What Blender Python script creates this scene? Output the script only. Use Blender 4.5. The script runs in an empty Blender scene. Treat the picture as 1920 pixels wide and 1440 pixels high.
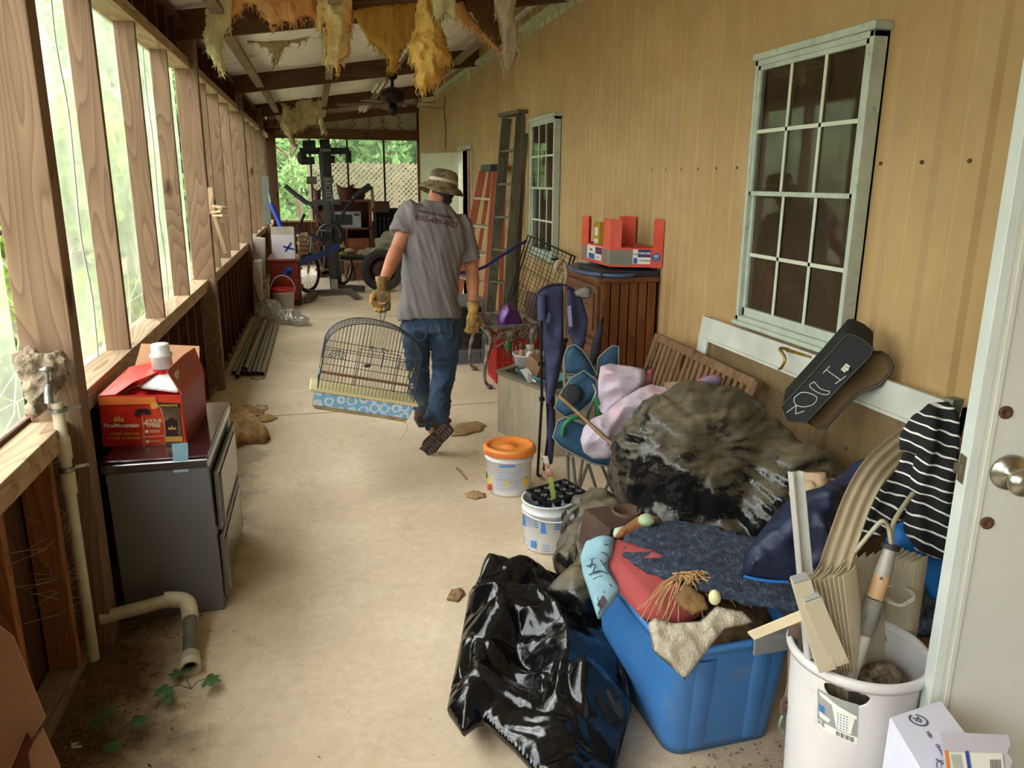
import bpy, bmesh, math, random
from math import pi, sin, cos, radians, sqrt, atan2, hypot
from mathutils import Vector as V, Matrix, noise, Euler
S = bpy.context.scene
COL = S.collection
random.seed(4)

# ------------------------------------------------------------- camera
EYE = V((0, 0, 1.62)); FPX = 1460.0
def _axes():
    y = V((594 - 960, 338 - 720, FPX)).normalized()
    dx = 915 - 960
    d = -(dx * y[0] + FPX * y[2]) / y[1]
    z = -V((dx, d, FPX)).normalized()
    x = y.cross(z)
    return x, y, z
AX, AY, AZ = _axes()
def ray(px, py):
    c = V((px - 960, py - 720, FPX))
    return V((AX.dot(c), AY.dot(c), AZ.dot(c)))
def P(px, py, x=None, y=None, z=None):
    """world point seen at (px,py) on the plane x=, y= or z="""
    r = ray(px, py)
    t = x / r[0] if x is not None else (y / r[1] if y is not None else (z - EYE[2]) / r[2])
    return EYE + r * t
def PP(px, py, o, n):
    r = ray(px, py); n = V(n)
    return EYE + r * ((V(o) - EYE).dot(n) / r.dot(n))
cd = bpy.data.cameras.new('camera'); cam = bpy.data.objects.new('camera', cd); COL.objects.link(cam)
cd.sensor_width = 36; cd.lens = 36 * FPX / 1920; cd.clip_start = .02; cd.clip_end = 200
cam.matrix_world = Matrix(((AX[0], -AX[1], -AX[2], EYE[0]), (AY[0], -AY[1], -AY[2], EYE[1]), (AZ[0], -AZ[1], -AZ[2], EYE[2]), (0, 0, 0, 1)))
S.camera = cam

# ------------------------------------------------------------- sky, sun, exposure
S.view_settings.view_transform = 'Standard'; S.view_settings.look = 'None'
S.view_settings.gamma = 1; S.view_settings.use_curve_mapping = False
S.view_settings.exposure = 2.35
w = bpy.data.worlds.new('sky'); S.world = w; w.use_nodes = True
nt = w.node_tree; bg = nt.nodes['Background']
tc = nt.nodes.new('ShaderNodeTexCoord'); sx = nt.nodes.new('ShaderNodeSeparateXYZ'); rp = nt.nodes.new('ShaderNodeValToRGB')
nt.links.new(tc.outputs['Generated'], sx.inputs[0]); nt.links.new(sx.outputs['Z'], rp.inputs[0]); nt.links.new(rp.outputs[0], bg.inputs[0])
rp.color_ramp.elements[0].color = (.84, .9, .86, 1); rp.color_ramp.elements[0].position = 0
rp.color_ramp.elements[1].color = (.93, .97, 1, 1); rp.color_ramp.elements[1].position = .35
bg.inputs[1].default_value = 2.6
sl = bpy.data.lights.new('sun', 'SUN'); sun = bpy.data.objects.new('sun', sl); COL.objects.link(sun)
sl.energy = .3; sl.angle = radians(25); sl.color = (1, .96, .88)
sun.rotation_euler = (radians(-32), radians(-38), 0)
def portal(loc, rot, sx_, sy_):
    l = bpy.data.lights.new('portal', 'AREA'); o = bpy.data.objects.new('portal', l); COL.objects.link(o)
    l.shape = 'RECTANGLE'; l.size = sx_; l.size_y = sy_; l.cycles.is_portal = True
    o.location = loc; o.rotation_euler = rot
portal((-1.0, 6.8, 1.63), (0, radians(-90), 0), 1.5, 18.2)       # left openings
portal((.6, 16.05, 1.63), (radians(-90), 0, 0), 2.8, 1.5)          # far opening

# ------------------------------------------------------------- materials
def nd(t, k, **kw):
    n = t.nodes.new('ShaderNode' + k)
    for a, b in kw.items(): setattr(n, a, b)
    return n
def sR(c):
    f = lambda u: (u / 255) / 12.92 if u / 255 <= .04045 else ((u / 255 + .055) / 1.055) ** 2.4
    return (f(c[0]), f(c[1]), f(c[2]), 1)
MC = {}
def mat(name, col, rough=.6, metal=0, var=.12, vs=6., col2=None, cs=3., camt=.5, bump=0., bs=40., spec=.5, trans=0, alpha=1, emit=0, stretch=None, det=4, coat=0, sub=0, lo=None, hi=None, kind='noise'):
    """procedural principled material: colour broken up by noise, optional second colour in patches, bump"""
    if name in MC: return MC[name]
    m = bpy.data.materials.new(name); m.use_nodes = True; t = m.node_tree; p = t.nodes['Principled BSDF']; L = t.links.new
    c = nd(t, 'TexCoord'); mp = nd(t, 'Mapping'); L(c.outputs['Object'], mp.inputs[0])
    if stretch: mp.inputs['Scale'].default_value = stretch
    n1 = nd(t, 'TexNoise'); n1.inputs['Scale'].default_value = vs; n1.inputs['Detail'].default_value = det; L(mp.outputs[0], n1.inputs[0])
    mx = nd(t, 'Mix', data_type='RGBA', blend_type='MULTIPLY'); mx.inputs[0].default_value = 1
    r1 = nd(t, 'ValToRGB'); r1.color_ramp.elements[0].position = .3; r1.color_ramp.elements[1].position = .7
    a = max(0, 1 - var * 1.6); b = 1 + var * .6
    r1.color_ramp.elements[0].color = (a, a, a, 1); r1.color_ramp.elements[1].color = (b, b, b, 1); L(n1.outputs[0], r1.inputs[0])
    src = None
    if col2:
        n2 = nd(t, 'TexNoise') if kind == 'noise' else nd(t, 'TexVoronoi')
        n2.inputs['Scale'].default_value = cs
        if kind == 'noise': n2.inputs['Detail'].default_value = 6; n2.inputs['Roughness'].default_value = .65
        L(mp.outputs[0], n2.inputs[0])
        r2 = nd(t, 'ValToRGB'); r2.color_ramp.elements[0].position = (lo if lo is not None else max(0, camt - .08)); r2.color_ramp.elements[1].position = (hi if hi is not None else min(1, camt + .08))
        r2.color_ramp.elements[0].color = sR(col); r2.color_ramp.elements[1].color = sR(col2); L(n2.outputs[0], r2.inputs[0]); src = r2.outputs[0]
    L(r1.outputs[0], mx.inputs[7])
    if src: L(src, mx.inputs[6])
    else: mx.inputs[6].default_value = sR(col)
    L(mx.outputs[2], p.inputs['Base Color'])
    p.inputs['Roughness'].default_value = rough; p.inputs['Metallic'].default_value = metal
    p.inputs['Specular IOR Level'].default_value = spec; p.inputs['Coat Weight'].default_value = coat
    p.inputs['Transmission Weight'].default_value = trans; p.inputs['Alpha'].default_value = alpha
    if emit: p.inputs['Emission Color'].default_value = sR(col); p.inputs['Emission Strength'].default_value = emit
    if bump:
        n3 = nd(t, 'TexNoise'); n3.inputs['Scale'].default_value = bs; n3.inputs['Detail'].default_value = 5; L(mp.outputs[0], n3.inputs[0])
        bm_ = nd(t, 'Bump'); bm_.inputs['Strength'].default_value = bump; bm_.inputs['Distance'].default_value = .01
        L(n3.outputs[0], bm_.inputs['Height']); L(bm_.outputs[0], p.inputs['Normal'])
    MC[name] = m; m['p'] = 1
    return m
def wood(name, col, dark, axis='Z', k=9., sc=5., rough=.75, knots=True, var=.25):
    """sawn pine: contour-line grain running along an axis, knots, tone drift"""
    if name in MC: return MC[name]
    m = bpy.data.materials.new(name); m.use_nodes = True; t = m.node_tree; p = t.nodes['Principled BSDF']; L = t.links.new
    c = nd(t, 'TexCoord'); oi = nd(t, 'ObjectInfo'); ad = nd(t, 'VectorMath', operation='ADD'); mu = nd(t, 'Math', operation='MULTIPLY'); mu.inputs[1].default_value = 37.
    L(oi.outputs['Random'], mu.inputs[0]); L(c.outputs['Object'], ad.inputs[0]); L(mu.outputs[0], ad.inputs[1])
    mp = nd(t, 'Mapping'); L(ad.outputs[0], mp.inputs[0])
    s = {'X': (.12, 1, 1), 'Y': (1, .12, 1), 'Z': (1, 1, .12)}[axis]; mp.inputs['Scale'].default_value = s
    n = nd(t, 'TexNoise'); n.inputs['Scale'].default_value = sc; n.inputs['Detail'].default_value = 1.2; L(mp.outputs[0], n.inputs[0])
    m1 = nd(t, 'Math', operation='MULTIPLY'); m1.inputs[1].default_value = k; L(n.outputs[0], m1.inputs[0])
    pg = nd(t, 'Math', operation='FRACT'); L(m1.outputs[0], pg.inputs[0])
    r = nd(t, 'ValToRGB'); e = r.color_ramp.elements; e[0].position = 0; e[0].color = sR(col); e[1].position = 1; e[1].color = sR(col)
    x = e.new(.72); x.color = sR([a * .75 + b * .25 for a, b in zip(col, dark)]); x = e.new(.9); x.color = sR([(a + b) / 2 for a, b in zip(col, dark)])
    L(pg.outputs[0], r.inputs[0])
    n2 = nd(t, 'TexNoise'); n2.inputs['Scale'].default_value = 2.2; n2.inputs['Detail'].default_value = 5; L(mp.outputs[0], n2.inputs[0])
    r2 = nd(t, 'ValToRGB'); r2.color_ramp.elements[0].position = .32; r2.color_ramp.elements[1].position = .68
    a = 1 - var; r2.color_ramp.elements[0].color = (a, a, a, 1); r2.color_ramp.elements[1].color = (1.05, 1.05, 1.05, 1); L(n2.outputs[0], r2.inputs[0])
    mx = nd(t, 'Mix', data_type='RGBA', blend_type='MULTIPLY'); mx.inputs[0].default_value = 1; L(r.outputs[0], mx.inputs[6]); L(r2.outputs[0], mx.inputs[7])
    out = mx.outputs[2]
    if knots:
        mk = nd(t, 'Mapping'); mk.inputs['Scale'].default_value = [v if v == 1 else .45 for v in s]; L(ad.outputs[0], mk.inputs[0])
        vo = nd(t, 'TexVoronoi'); vo.inputs['Scale'].default_value = 3.2; L(mk.outputs[0], vo.inputs[0])
        rk = nd(t, 'ValToRGB'); rk.color_ramp.elements[0].position = .05; rk.color_ramp.elements[0].color = (.28, .14, .09, 1); rk.color_ramp.elements[1].position = .12; rk.color_ramp.elements[1].color = (1, 1, 1, 1)
        L(vo.outputs['Distance'], rk.inputs[0]); m3 = nd(t, 'Mix', data_type='RGBA', blend_type='MULTIPLY'); m3.inputs[0].default_value = 1
        L(out, m3.inputs[6]); L(rk.outputs[0], m3.inputs[7]); out = m3.outputs[2]
    L(out, p.inputs['Base Color']); p.inputs['Roughness'].default_value = rough; p.inputs['Specular IOR Level'].default_value = .25
    b = nd(t, 'Bump'); b.inputs['Strength'].default_value = .25; b.inputs['Distance'].default_value = .004; L(pg.outputs[0], b.inputs['Height']); L(b.outputs[0], p.inputs['Normal'])
    MC[name] = m
    return m
def sheet(name, col, amt, rough=.3, gloss=.1):
    """see-through film or insect screen: part transparent, part pale translucent"""
    m = bpy.data.materials.new(name); m.use_nodes = True; t = m.node_tree; L = t.links.new
    t.nodes.remove(t.nodes['Principled BSDF']); o = t.nodes['Material Output']
    tr = nd(t, 'BsdfTransparent'); tl = nd(t, 'BsdfTranslucent'); df = nd(t, 'BsdfDiffuse'); gl = nd(t, 'BsdfGlossy'); gl.inputs['Roughness'].default_value = rough
    tl.inputs[0].default_value = sR(col); df.inputs[0].default_value = sR(col)
    a = nd(t, 'MixShader'); a.inputs[0].default_value = .5; L(tl.outputs[0], a.inputs[1]); L(df.outputs[0], a.inputs[2])
    b = nd(t, 'MixShader'); b.inputs[0].default_value = gloss; L(a.outputs[0], b.inputs[1]); L(gl.outputs[0], b.inputs[2])
    c = nd(t, 'TexCoord'); n = nd(t, 'TexNoise'); n.inputs['Scale'].default_value = 3; n.inputs['Detail'].default_value = 3; L(c.outputs['Object'], n.inputs[0])
    r = nd(t, 'MapRange'); r.inputs[1].default_value = .3; r.inputs[2].default_value = .7; r.inputs[3].default_value = amt * .6; r.inputs[4].default_value = min(1, amt * 1.4); L(n.outputs[0], r.inputs[0])
    d = nd(t, 'MixShader'); L(r.outputs[0], d.inputs[0]); L(tr.outputs[0], d.inputs[1]); L(b.outputs[0], d.inputs[2]); L(d.outputs[0], o.inputs[0])
    return m

# ------------------------------------------------------------- mesh builder
def perp(d):
    d = d.normalized(); u = V((0, 0, 1)) if abs(d.z) < .9 else V((1, 0, 0))
    a = d.cross(u).normalized(); return a, d.cross(a).normalized()
class MB:
    def __init__(s, M=None): s.v = []; s.f = []; s.s = []; s.m = []; s.M = M or Matrix(); s.mi = 0
    def add(s, vs, fs, sm=False):
        b = len(s.v); s.v += [s.M @ V(q) for q in vs]; s.f += [[b + i for i in f] for f in fs]; s.s += [sm] * len(fs); s.m += [s.mi] * len(fs); return s
    def box(s, c, sz, R=None):
        x, y, z = [q / 2 for q in sz]; c = V(c)
        vs = [V((i * x, j * y, k * z)) for i in (-1, 1) for j in (-1, 1) for k in (-1, 1)]
        if R is not None:
            if not isinstance(R, Matrix): R = Euler(R).to_matrix()
            vs = [R @ v for v in vs]
        return s.add([c + v for v in vs], [(0, 1, 3, 2), (4, 6, 7, 5), (0, 4, 5, 1), (2, 3, 7, 6), (0, 2, 6, 4), (1, 5, 7, 3)])
    def bb(s, a, b): a = V(a); b = V(b); return s.box((a + b) / 2, [abs(q) for q in (b - a)])
    def beam(s, p, q, w, h, up=(0, 0, 1)):
        p = V(p); q = V(q); d = (q - p).normalized(); x = d.cross(V(up))
        if x.length < 1e-4: x = d.cross(V((1, 0, 0)))
        x.normalize(); u = x.cross(d)
        vs = [c + x * (i * w / 2) + u * (j * h / 2) for c in (p, q) for i in (-1, 1) for j in (-1, 1)]
        return s.add(vs, [(0, 1, 3, 2), (4, 6, 7, 5), (0, 4, 5, 1), (2, 3, 7, 6), (0, 2, 6, 4), (1, 5, 7, 3)])
    def tube(s, pts, r, seg=10, closed=False, cap=True, flat=1., up=None):
        pts = [V(p) for p in pts]; n = len(pts); rs = r if isinstance(r, (list, tuple)) else [r] * n
        tg = []
        for i in range(n):
            a = pts[(i - 1) % n] if (closed or i > 0) else pts[i]; b = pts[(i + 1) % n] if (closed or i < n - 1) else pts[i]
            d = b - a; tg.append(d.normalized() if d.length > 1e-9 else V((0, 0, 1)))
        if up is not None:
            A = tg[0].cross(V(up)).normalized()
        else: A, _ = perp(tg[0])
        vs = []
        for i in range(n):
            A = (A - tg[i] * A.dot(tg[i])); A = A.normalized() if A.length > 1e-6 else perp(tg[i])[0]
            B = tg[i].cross(A)
            for k in range(seg):
                t = 2 * pi * k / seg; vs.append(pts[i] + (A * cos(t) + B * sin(t) * flat) * rs[i])
        fs = []
        for i in range(n if closed else n - 1):
            j = (i + 1) % n
            for k in range(seg): l = (k + 1) % seg; fs.append((i * seg + k, j * seg + k, j * seg + l, i * seg + l))
        s.add(vs, fs, True)
        if cap and not closed:
            s.add(vs[:seg], [tuple(range(seg))]); s.add(vs[-seg:], [tuple(range(seg - 1, -1, -1))])
        return s
    def lathe(s, prof, c=(0, 0, 0), seg=28, sm=True, R=None, sx=1, sy=1):
        c = V(c); vs = []
        for r_, z in prof:
            for k in range(seg):
                t = 2 * pi * k / seg; v = V((r_ * cos(t) * sx, r_ * sin(t) * sy, z)); vs.append(c + (R @ v if R else v))
        fs = []
        for i in range(len(prof) - 1):
            for k in range(seg): l = (k + 1) % seg; fs.append((i * seg + k, i * seg + l, (i + 1) * seg + l, (i + 1) * seg + k))
        return s.add(vs, fs, sm)
    def disc(s, c, r, n=(0, 0, 1), seg=20, th=.002):
        c = V(c); n = V(n).normalized(); return s.tube([c, c + n * th], r, seg)
    def loft(s, rings, cap=True, sm=True, closed=True):
        k = len(rings[0]); vs = [q for r in rings for q in r]; fs = []
        for i in range(len(rings) - 1):
            for j in range(k if closed else k - 1): l = (j + 1) % k; fs.append((i * k + j, i * k + l, (i + 1) * k + l, (i + 1) * k + j))
        s.add(vs, fs, sm)
        if cap: s.add(rings[0], [tuple(range(k - 1, -1, -1))]); s.add(rings[-1], [tuple(range(k))])
        return s
    def prism(s, poly, o, u, v, d):
        """polygon (a,b) in frame o,u,v extruded by vector d"""
        o = V(o); u = V(u); v = V(v); d = V(d); k = len(poly); a = [o + u * x + v * y for x, y in poly]; b = [q + d for q in a]
        return s.add(a + b, [tuple(range(k - 1, -1, -1)), tuple(range(k, 2 * k))] + [(i, (i + 1) % k, k + (i + 1) % k, k + i) for i in range(k)])
    def plate(s, pts, th):
        """flat polygon of world points given thickness"""
        pts = [V(p) for p in pts]; n = (pts[1] - pts[0]).cross(pts[-1] - pts[0]).normalized() * th; k = len(pts)
        return s.add(pts + [p + n for p in pts], [tuple(range(k - 1, -1, -1)), tuple(range(k, 2 * k))] + [(i, (i + 1) % k, k + (i + 1) % k, k + i) for i in range(k)])
    def grid(s, nu, nv, fn, sm=True, cu=False):
        vs = [fn(i / nu, j / nv) for j in range(nv + 1) for i in range(nu + (0 if cu else 1))]; W = nu + (0 if cu else 1)
        return s.add(vs, [(j * W + i, j * W + (i + 1) % W, (j + 1) * W + (i + 1) % W, (j + 1) * W + i) for j in range(nv) for i in range(nu)], sm)
    def ell(s, c, r, seg=20, R=None):
        n = seg // 2; c = V(c); r = r if isinstance(r, (tuple, list)) else (r, r, r); vs = []
        for i in range(n + 1):
            for k in range(seg):
                a = pi * i / n; b = 2 * pi * k / seg; v = V((r[0] * sin(a) * cos(b), r[1] * sin(a) * sin(b), -r[2] * cos(a))); vs.append(c + (R @ v if R else v))
        return s.add(vs, [(i * seg + k, i * seg + (k + 1) % seg, (i + 1) * seg + (k + 1) % seg, (i + 1) * seg + k) for i in range(n) for k in range(seg)], True)
    def build(s, name, mt, par=None, bev=0, sub=0, tag=None, solid=0, weld=False):
        me = bpy.data.meshes.new(name); o = bpy.data.objects.new(name, me); COL.objects.link(o)
        org = V((0, 0, 0))
        if par is not None: org = wloc(par)
        elif s.v and tag:
            xs = [q.x for q in s.v]; ys = [q.y for q in s.v]; org = V(((min(xs) + max(xs)) / 2, (min(ys) + max(ys)) / 2, min(q.z for q in s.v)))
        me.from_pydata([q - org for q in s.v], [], s.f)
        for q, a, b in zip(me.polygons, s.s, s.m): q.use_smooth = a; q.material_index = b
        for q in (mt if isinstance(mt, (list, tuple)) else [mt]): me.materials.append(q)
        if weld:
            b = bmesh.new(); b.from_mesh(me); bmesh.ops.remove_doubles(b, verts=b.verts, dist=1e-4); bmesh.ops.recalc_face_normals(b, faces=b.faces); b.to_mesh(me); b.free()
        if par is not None: o.parent = par
        else: o.location = org
        if bev: q = o.modifiers.new('b', 'BEVEL'); q.width = bev; q.segments = 2; q.limit_method = 'ANGLE'; q.angle_limit = radians(40)
        if solid: q = o.modifiers.new('s', 'SOLIDIFY'); q.thickness = solid; q.offset = 0
        if sub: q = o.modifiers.new('u', 'SUBSURF'); q.levels = sub; q.render_levels = sub
        if tag: setp(o, *tag)
        return o
def wloc(o):
    r = V(o.location)
    while o.parent: o = o.parent; r = r + o.location
    return r
def setp(o, label, cat=None, group=None):
    o['label'] = label
    if cat: o['category'] = cat
    if group: o['group'] = group
def thing(name, label, cat, loc, group=None):
    o = bpy.data.objects.new(name, None); COL.objects.link(o); o.location = loc; o.empty_display_size = .05
    setp(o, label, cat, group); return o
def struct(name, loc=(0, 0, 0)):
    o = bpy.data.objects.new(name, None); COL.objects.link(o); o.location = loc; o.empty_display_size = .05; o['kind'] = 'structure'; return o
def sk(o): o['kind'] = 'structure'; return o
def copy_tree(o, loc, rz=0, label=None, par=None):
    c = o.copy(); COL.objects.link(c)
    if par is None:
        c.location = loc; c.rotation_euler = (0, 0, rz)
        if label: c['label'] = label
    else: c.parent = par
    for ch in o.children: copy_tree(ch, None, par=c)
    return c
def fn(v, s, o=0.): return noise.noise(V((v[0] * s + o, v[1] * s - o * .7, v[2] * s + o * 1.3)))
def ridge(v, s, o=0.): return 1 - abs(fn(v, s, o)) * 2.2
def remesh(name, mb, mt, par, vox=.01, smooth=6, disp=None, tag=None, cut=None):
    """join closed volumes into one continuous skin, smooth it, then wrinkle it"""
    o = mb.build(name + '_tmp', mt, None)
    q = o.modifiers.new('r', 'REMESH'); q.mode = 'VOXEL'; q.voxel_size = vox; q.use_smooth_shade = True
    if smooth: q = o.modifiers.new('s', 'SMOOTH'); q.iterations = smooth; q.factor = .5
    dg = bpy.context.evaluated_depsgraph_get(); me = bpy.data.meshes.new_from_object(o.evaluated_get(dg))
    bpy.data.objects.remove(o, do_unlink=True)
    if disp:
        ns = [v.normal.copy() for v in me.vertices]
        for v, n in zip(me.vertices, ns): v.co = disp(v.co.copy(), n)
    r = MB(); r.v = [v.co.copy() for v in me.vertices]; r.f = [list(p.vertices) for p in me.polygons]
    if cut: r.f = [f for f in r.f if cut(sum((r.v[i] for i in f), V()) / len(f))]
    r.s = [True] * len(r.f); r.m = [0] * len(r.f)
    bpy.data.meshes.remove(me)
    return r.build(name, mt, par, tag=tag)
def inside(x, y, pl):
    c = False; j = len(pl) - 1
    for i in range(len(pl)):
        a, b = pl[i]; d, e = pl[j]
        if (b > y) != (e > y) and x < (d - a) * (y - b) / (e - b) + a: c = not c
        j = i
    return c
def edist(x, y, pl):
    bd = 1e9; bp = None; j = len(pl) - 1
    for i in range(len(pl)):
        a, b = pl[i]; d, e = pl[j]; j = i
        vx, vy = d - a, e - b; L2 = vx * vx + vy * vy or 1e-9
        t = max(0, min(1, ((x - a) * vx + (y - b) * vy) / L2)); qx, qy = a + t * vx, b + t * vy
        D = hypot(x - qx, y - qy)
        if D < bd: bd = D; bp = (qx, qy)
    return bd, bp
def puff(mb, pts, n, front, back=.004, res=.01, rim=.05, disp=None, jag=0, jf=30., power=.5):
    """fill an outline of world points (roughly on one plane, facing n) with a two-sided, rounded, wrinkled body"""
    pts = [V(p) for p in pts]; o = sum(pts, V()) / len(pts); n = V(n).normalized()
    u = V((0, 0, 1)).cross(n); u = u.normalized() if u.length > .1 else V((1, 0, 0)); v = n.cross(u)
    pl = [((p - o).dot(u), (p - o).dot(v)) for p in pts]
    x0 = min(a for a, b in pl); x1 = max(a for a, b in pl); y0 = min(b for a, b in pl); y1 = max(b for a, b in pl)
    nx = int((x1 - x0) / res) + 2; ny = int((y1 - y0) / res) + 2
    cells = {}
    for i in range(nx):
        for j in range(ny):
            cx = x0 + (i + .5) * res; cy = y0 + (j + .5) * res
            if jag:
                cx += jag * (noise.noise(V((cx * jf, cy * jf, o.x * 7))) + .6 * noise.noise(V((cx * jf * 3, cy * jf * 3, 5.))))
                cy += jag * 1.6 * noise.noise(V((cx * jf, cy * jf * .5, 9.)))
            if inside(cx, cy, pl): cells[(i, j)] = 1
    vid = {}; vs = []; info = []
    def vert(i, j, side):
        k = (i, j, side)
        rimv = not all(((i - a, j - b) in cells) for a in (0, 1) for b in (0, 1))
        if rimv: k = (i, j, 2)
        if k in vid: return vid[k]
        x = x0 + i * res; y = y0 + j * res; D, q = edist(x, y, pl)
        if rimv:
            if not jag and D < res * 1.5: x, y = q
            h = 0
        else:
            h = min(1, D / rim) ** power
            if jag: h = max(h, .15)
        p = o + u * x + v * y
        dd = disp(p, h) if disp else 0.
        off = (front * h + dd) if side == 0 else (-back * h + dd * (1 if back < .02 else .3))
        if k[2] == 2: off = dd
        vid[k] = len(vs); vs.append(p + n * off); return vid[k]
    fs = []
    for (i, j) in cells:
        fs.append((vert(i, j, 0), vert(i + 1, j, 0), vert(i + 1, j + 1, 0), vert(i, j + 1, 0)))
        fs.append((vert(i, j + 1, 1), vert(i + 1, j + 1, 1), vert(i + 1, j, 1), vert(i, j, 1)))
    return mb.add(vs, fs, True)
def text(s, size, o, u, v, mt, par, name='lettering', ext=.0006, align='CENTER', bold=0, lab=None, shear=0):
    """real lettering: font outline meshed and laid on frame o,u,v"""
    c = bpy.data.curves.new('t', 'FONT'); c.body = s; c.size = size; c.extrude = ext; c.align_x = align; c.align_y = 'CENTER'; c.offset = bold; c.shear = shear; c.resolution_u = 3
    ob = bpy.data.objects.new('t', c); COL.objects.link(ob)
    me = bpy.data.meshes.new_from_object(ob.evaluated_get(bpy.context.evaluated_depsgraph_get())); bpy.data.objects.remove(ob, do_unlink=True)
    u = V(u).normalized(); v = V(v).normalized(); n = u.cross(v); b = MB()
    b.add([V(o) + u * q.co.x + v * q.co.y + n * (q.co.z + ext) for q in me.vertices], [list(p.vertices) for p in me.polygons])
    bpy.data.meshes.remove(me)
    r = b.build(name, mt, par)
    if lab: r['label'] = lab
    return r
def inter(a, b, n): return [a + (b - a) * i / (n - 1) for i in range(n)]
def curve(pts, n=8):
    """Catmull-Rom through points"""
    pts = [V(p) for p in pts]; q = [pts[0]] + pts + [pts[-1]]; out = []
    for i in range(1, len(q) - 2):
        for k in range(n):
            t = k / n; a, b, c, d = q[i - 1], q[i], q[i + 1], q[i + 2]
            out.append(.5 * ((2 * b) + (c - a) * t + (2 * a - 5 * b + 4 * c - d) * t * t + (3 * b - 3 * c + d - a) * t ** 3))
    return out + [pts[-1]]
Z3 = V((0, 0, 1)); X3 = V((1, 0, 0)); Y3 = V((0, 1, 0))
def disc_prof(r, z0, z1): return [(0, z0), (r, z0), (r, z1), (0, z1)]
# ============================================================= SETTING
W = 2.0; XL = -.85; YF = 16.0; Y0 = -2.2
pine = wood('pine', (146, 118, 92), (92, 66, 46), 'Z', k=16, sc=7)
pineY = wood('pine_flat', (192, 166, 132), (120, 86, 60), 'Y', k=14, sc=6)
dwoodX = wood('rafter_wood', (104, 74, 50), (52, 34, 22), 'X', k=10, sc=6)
dwoodY = wood('old_batten', (150, 128, 104), (92, 70, 52), 'Y', k=10, sc=6)
dwoodZ = wood('dark_plank', (92, 58, 36), (44, 26, 16), 'Z', k=12, sc=6)
rpine = wood('red_pine', (150, 96, 54), (84, 48, 26), 'Z', k=16, sc=7)
def zr(x): return 2.585 + .145 * (x + .77)          # underside of the rafters

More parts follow.
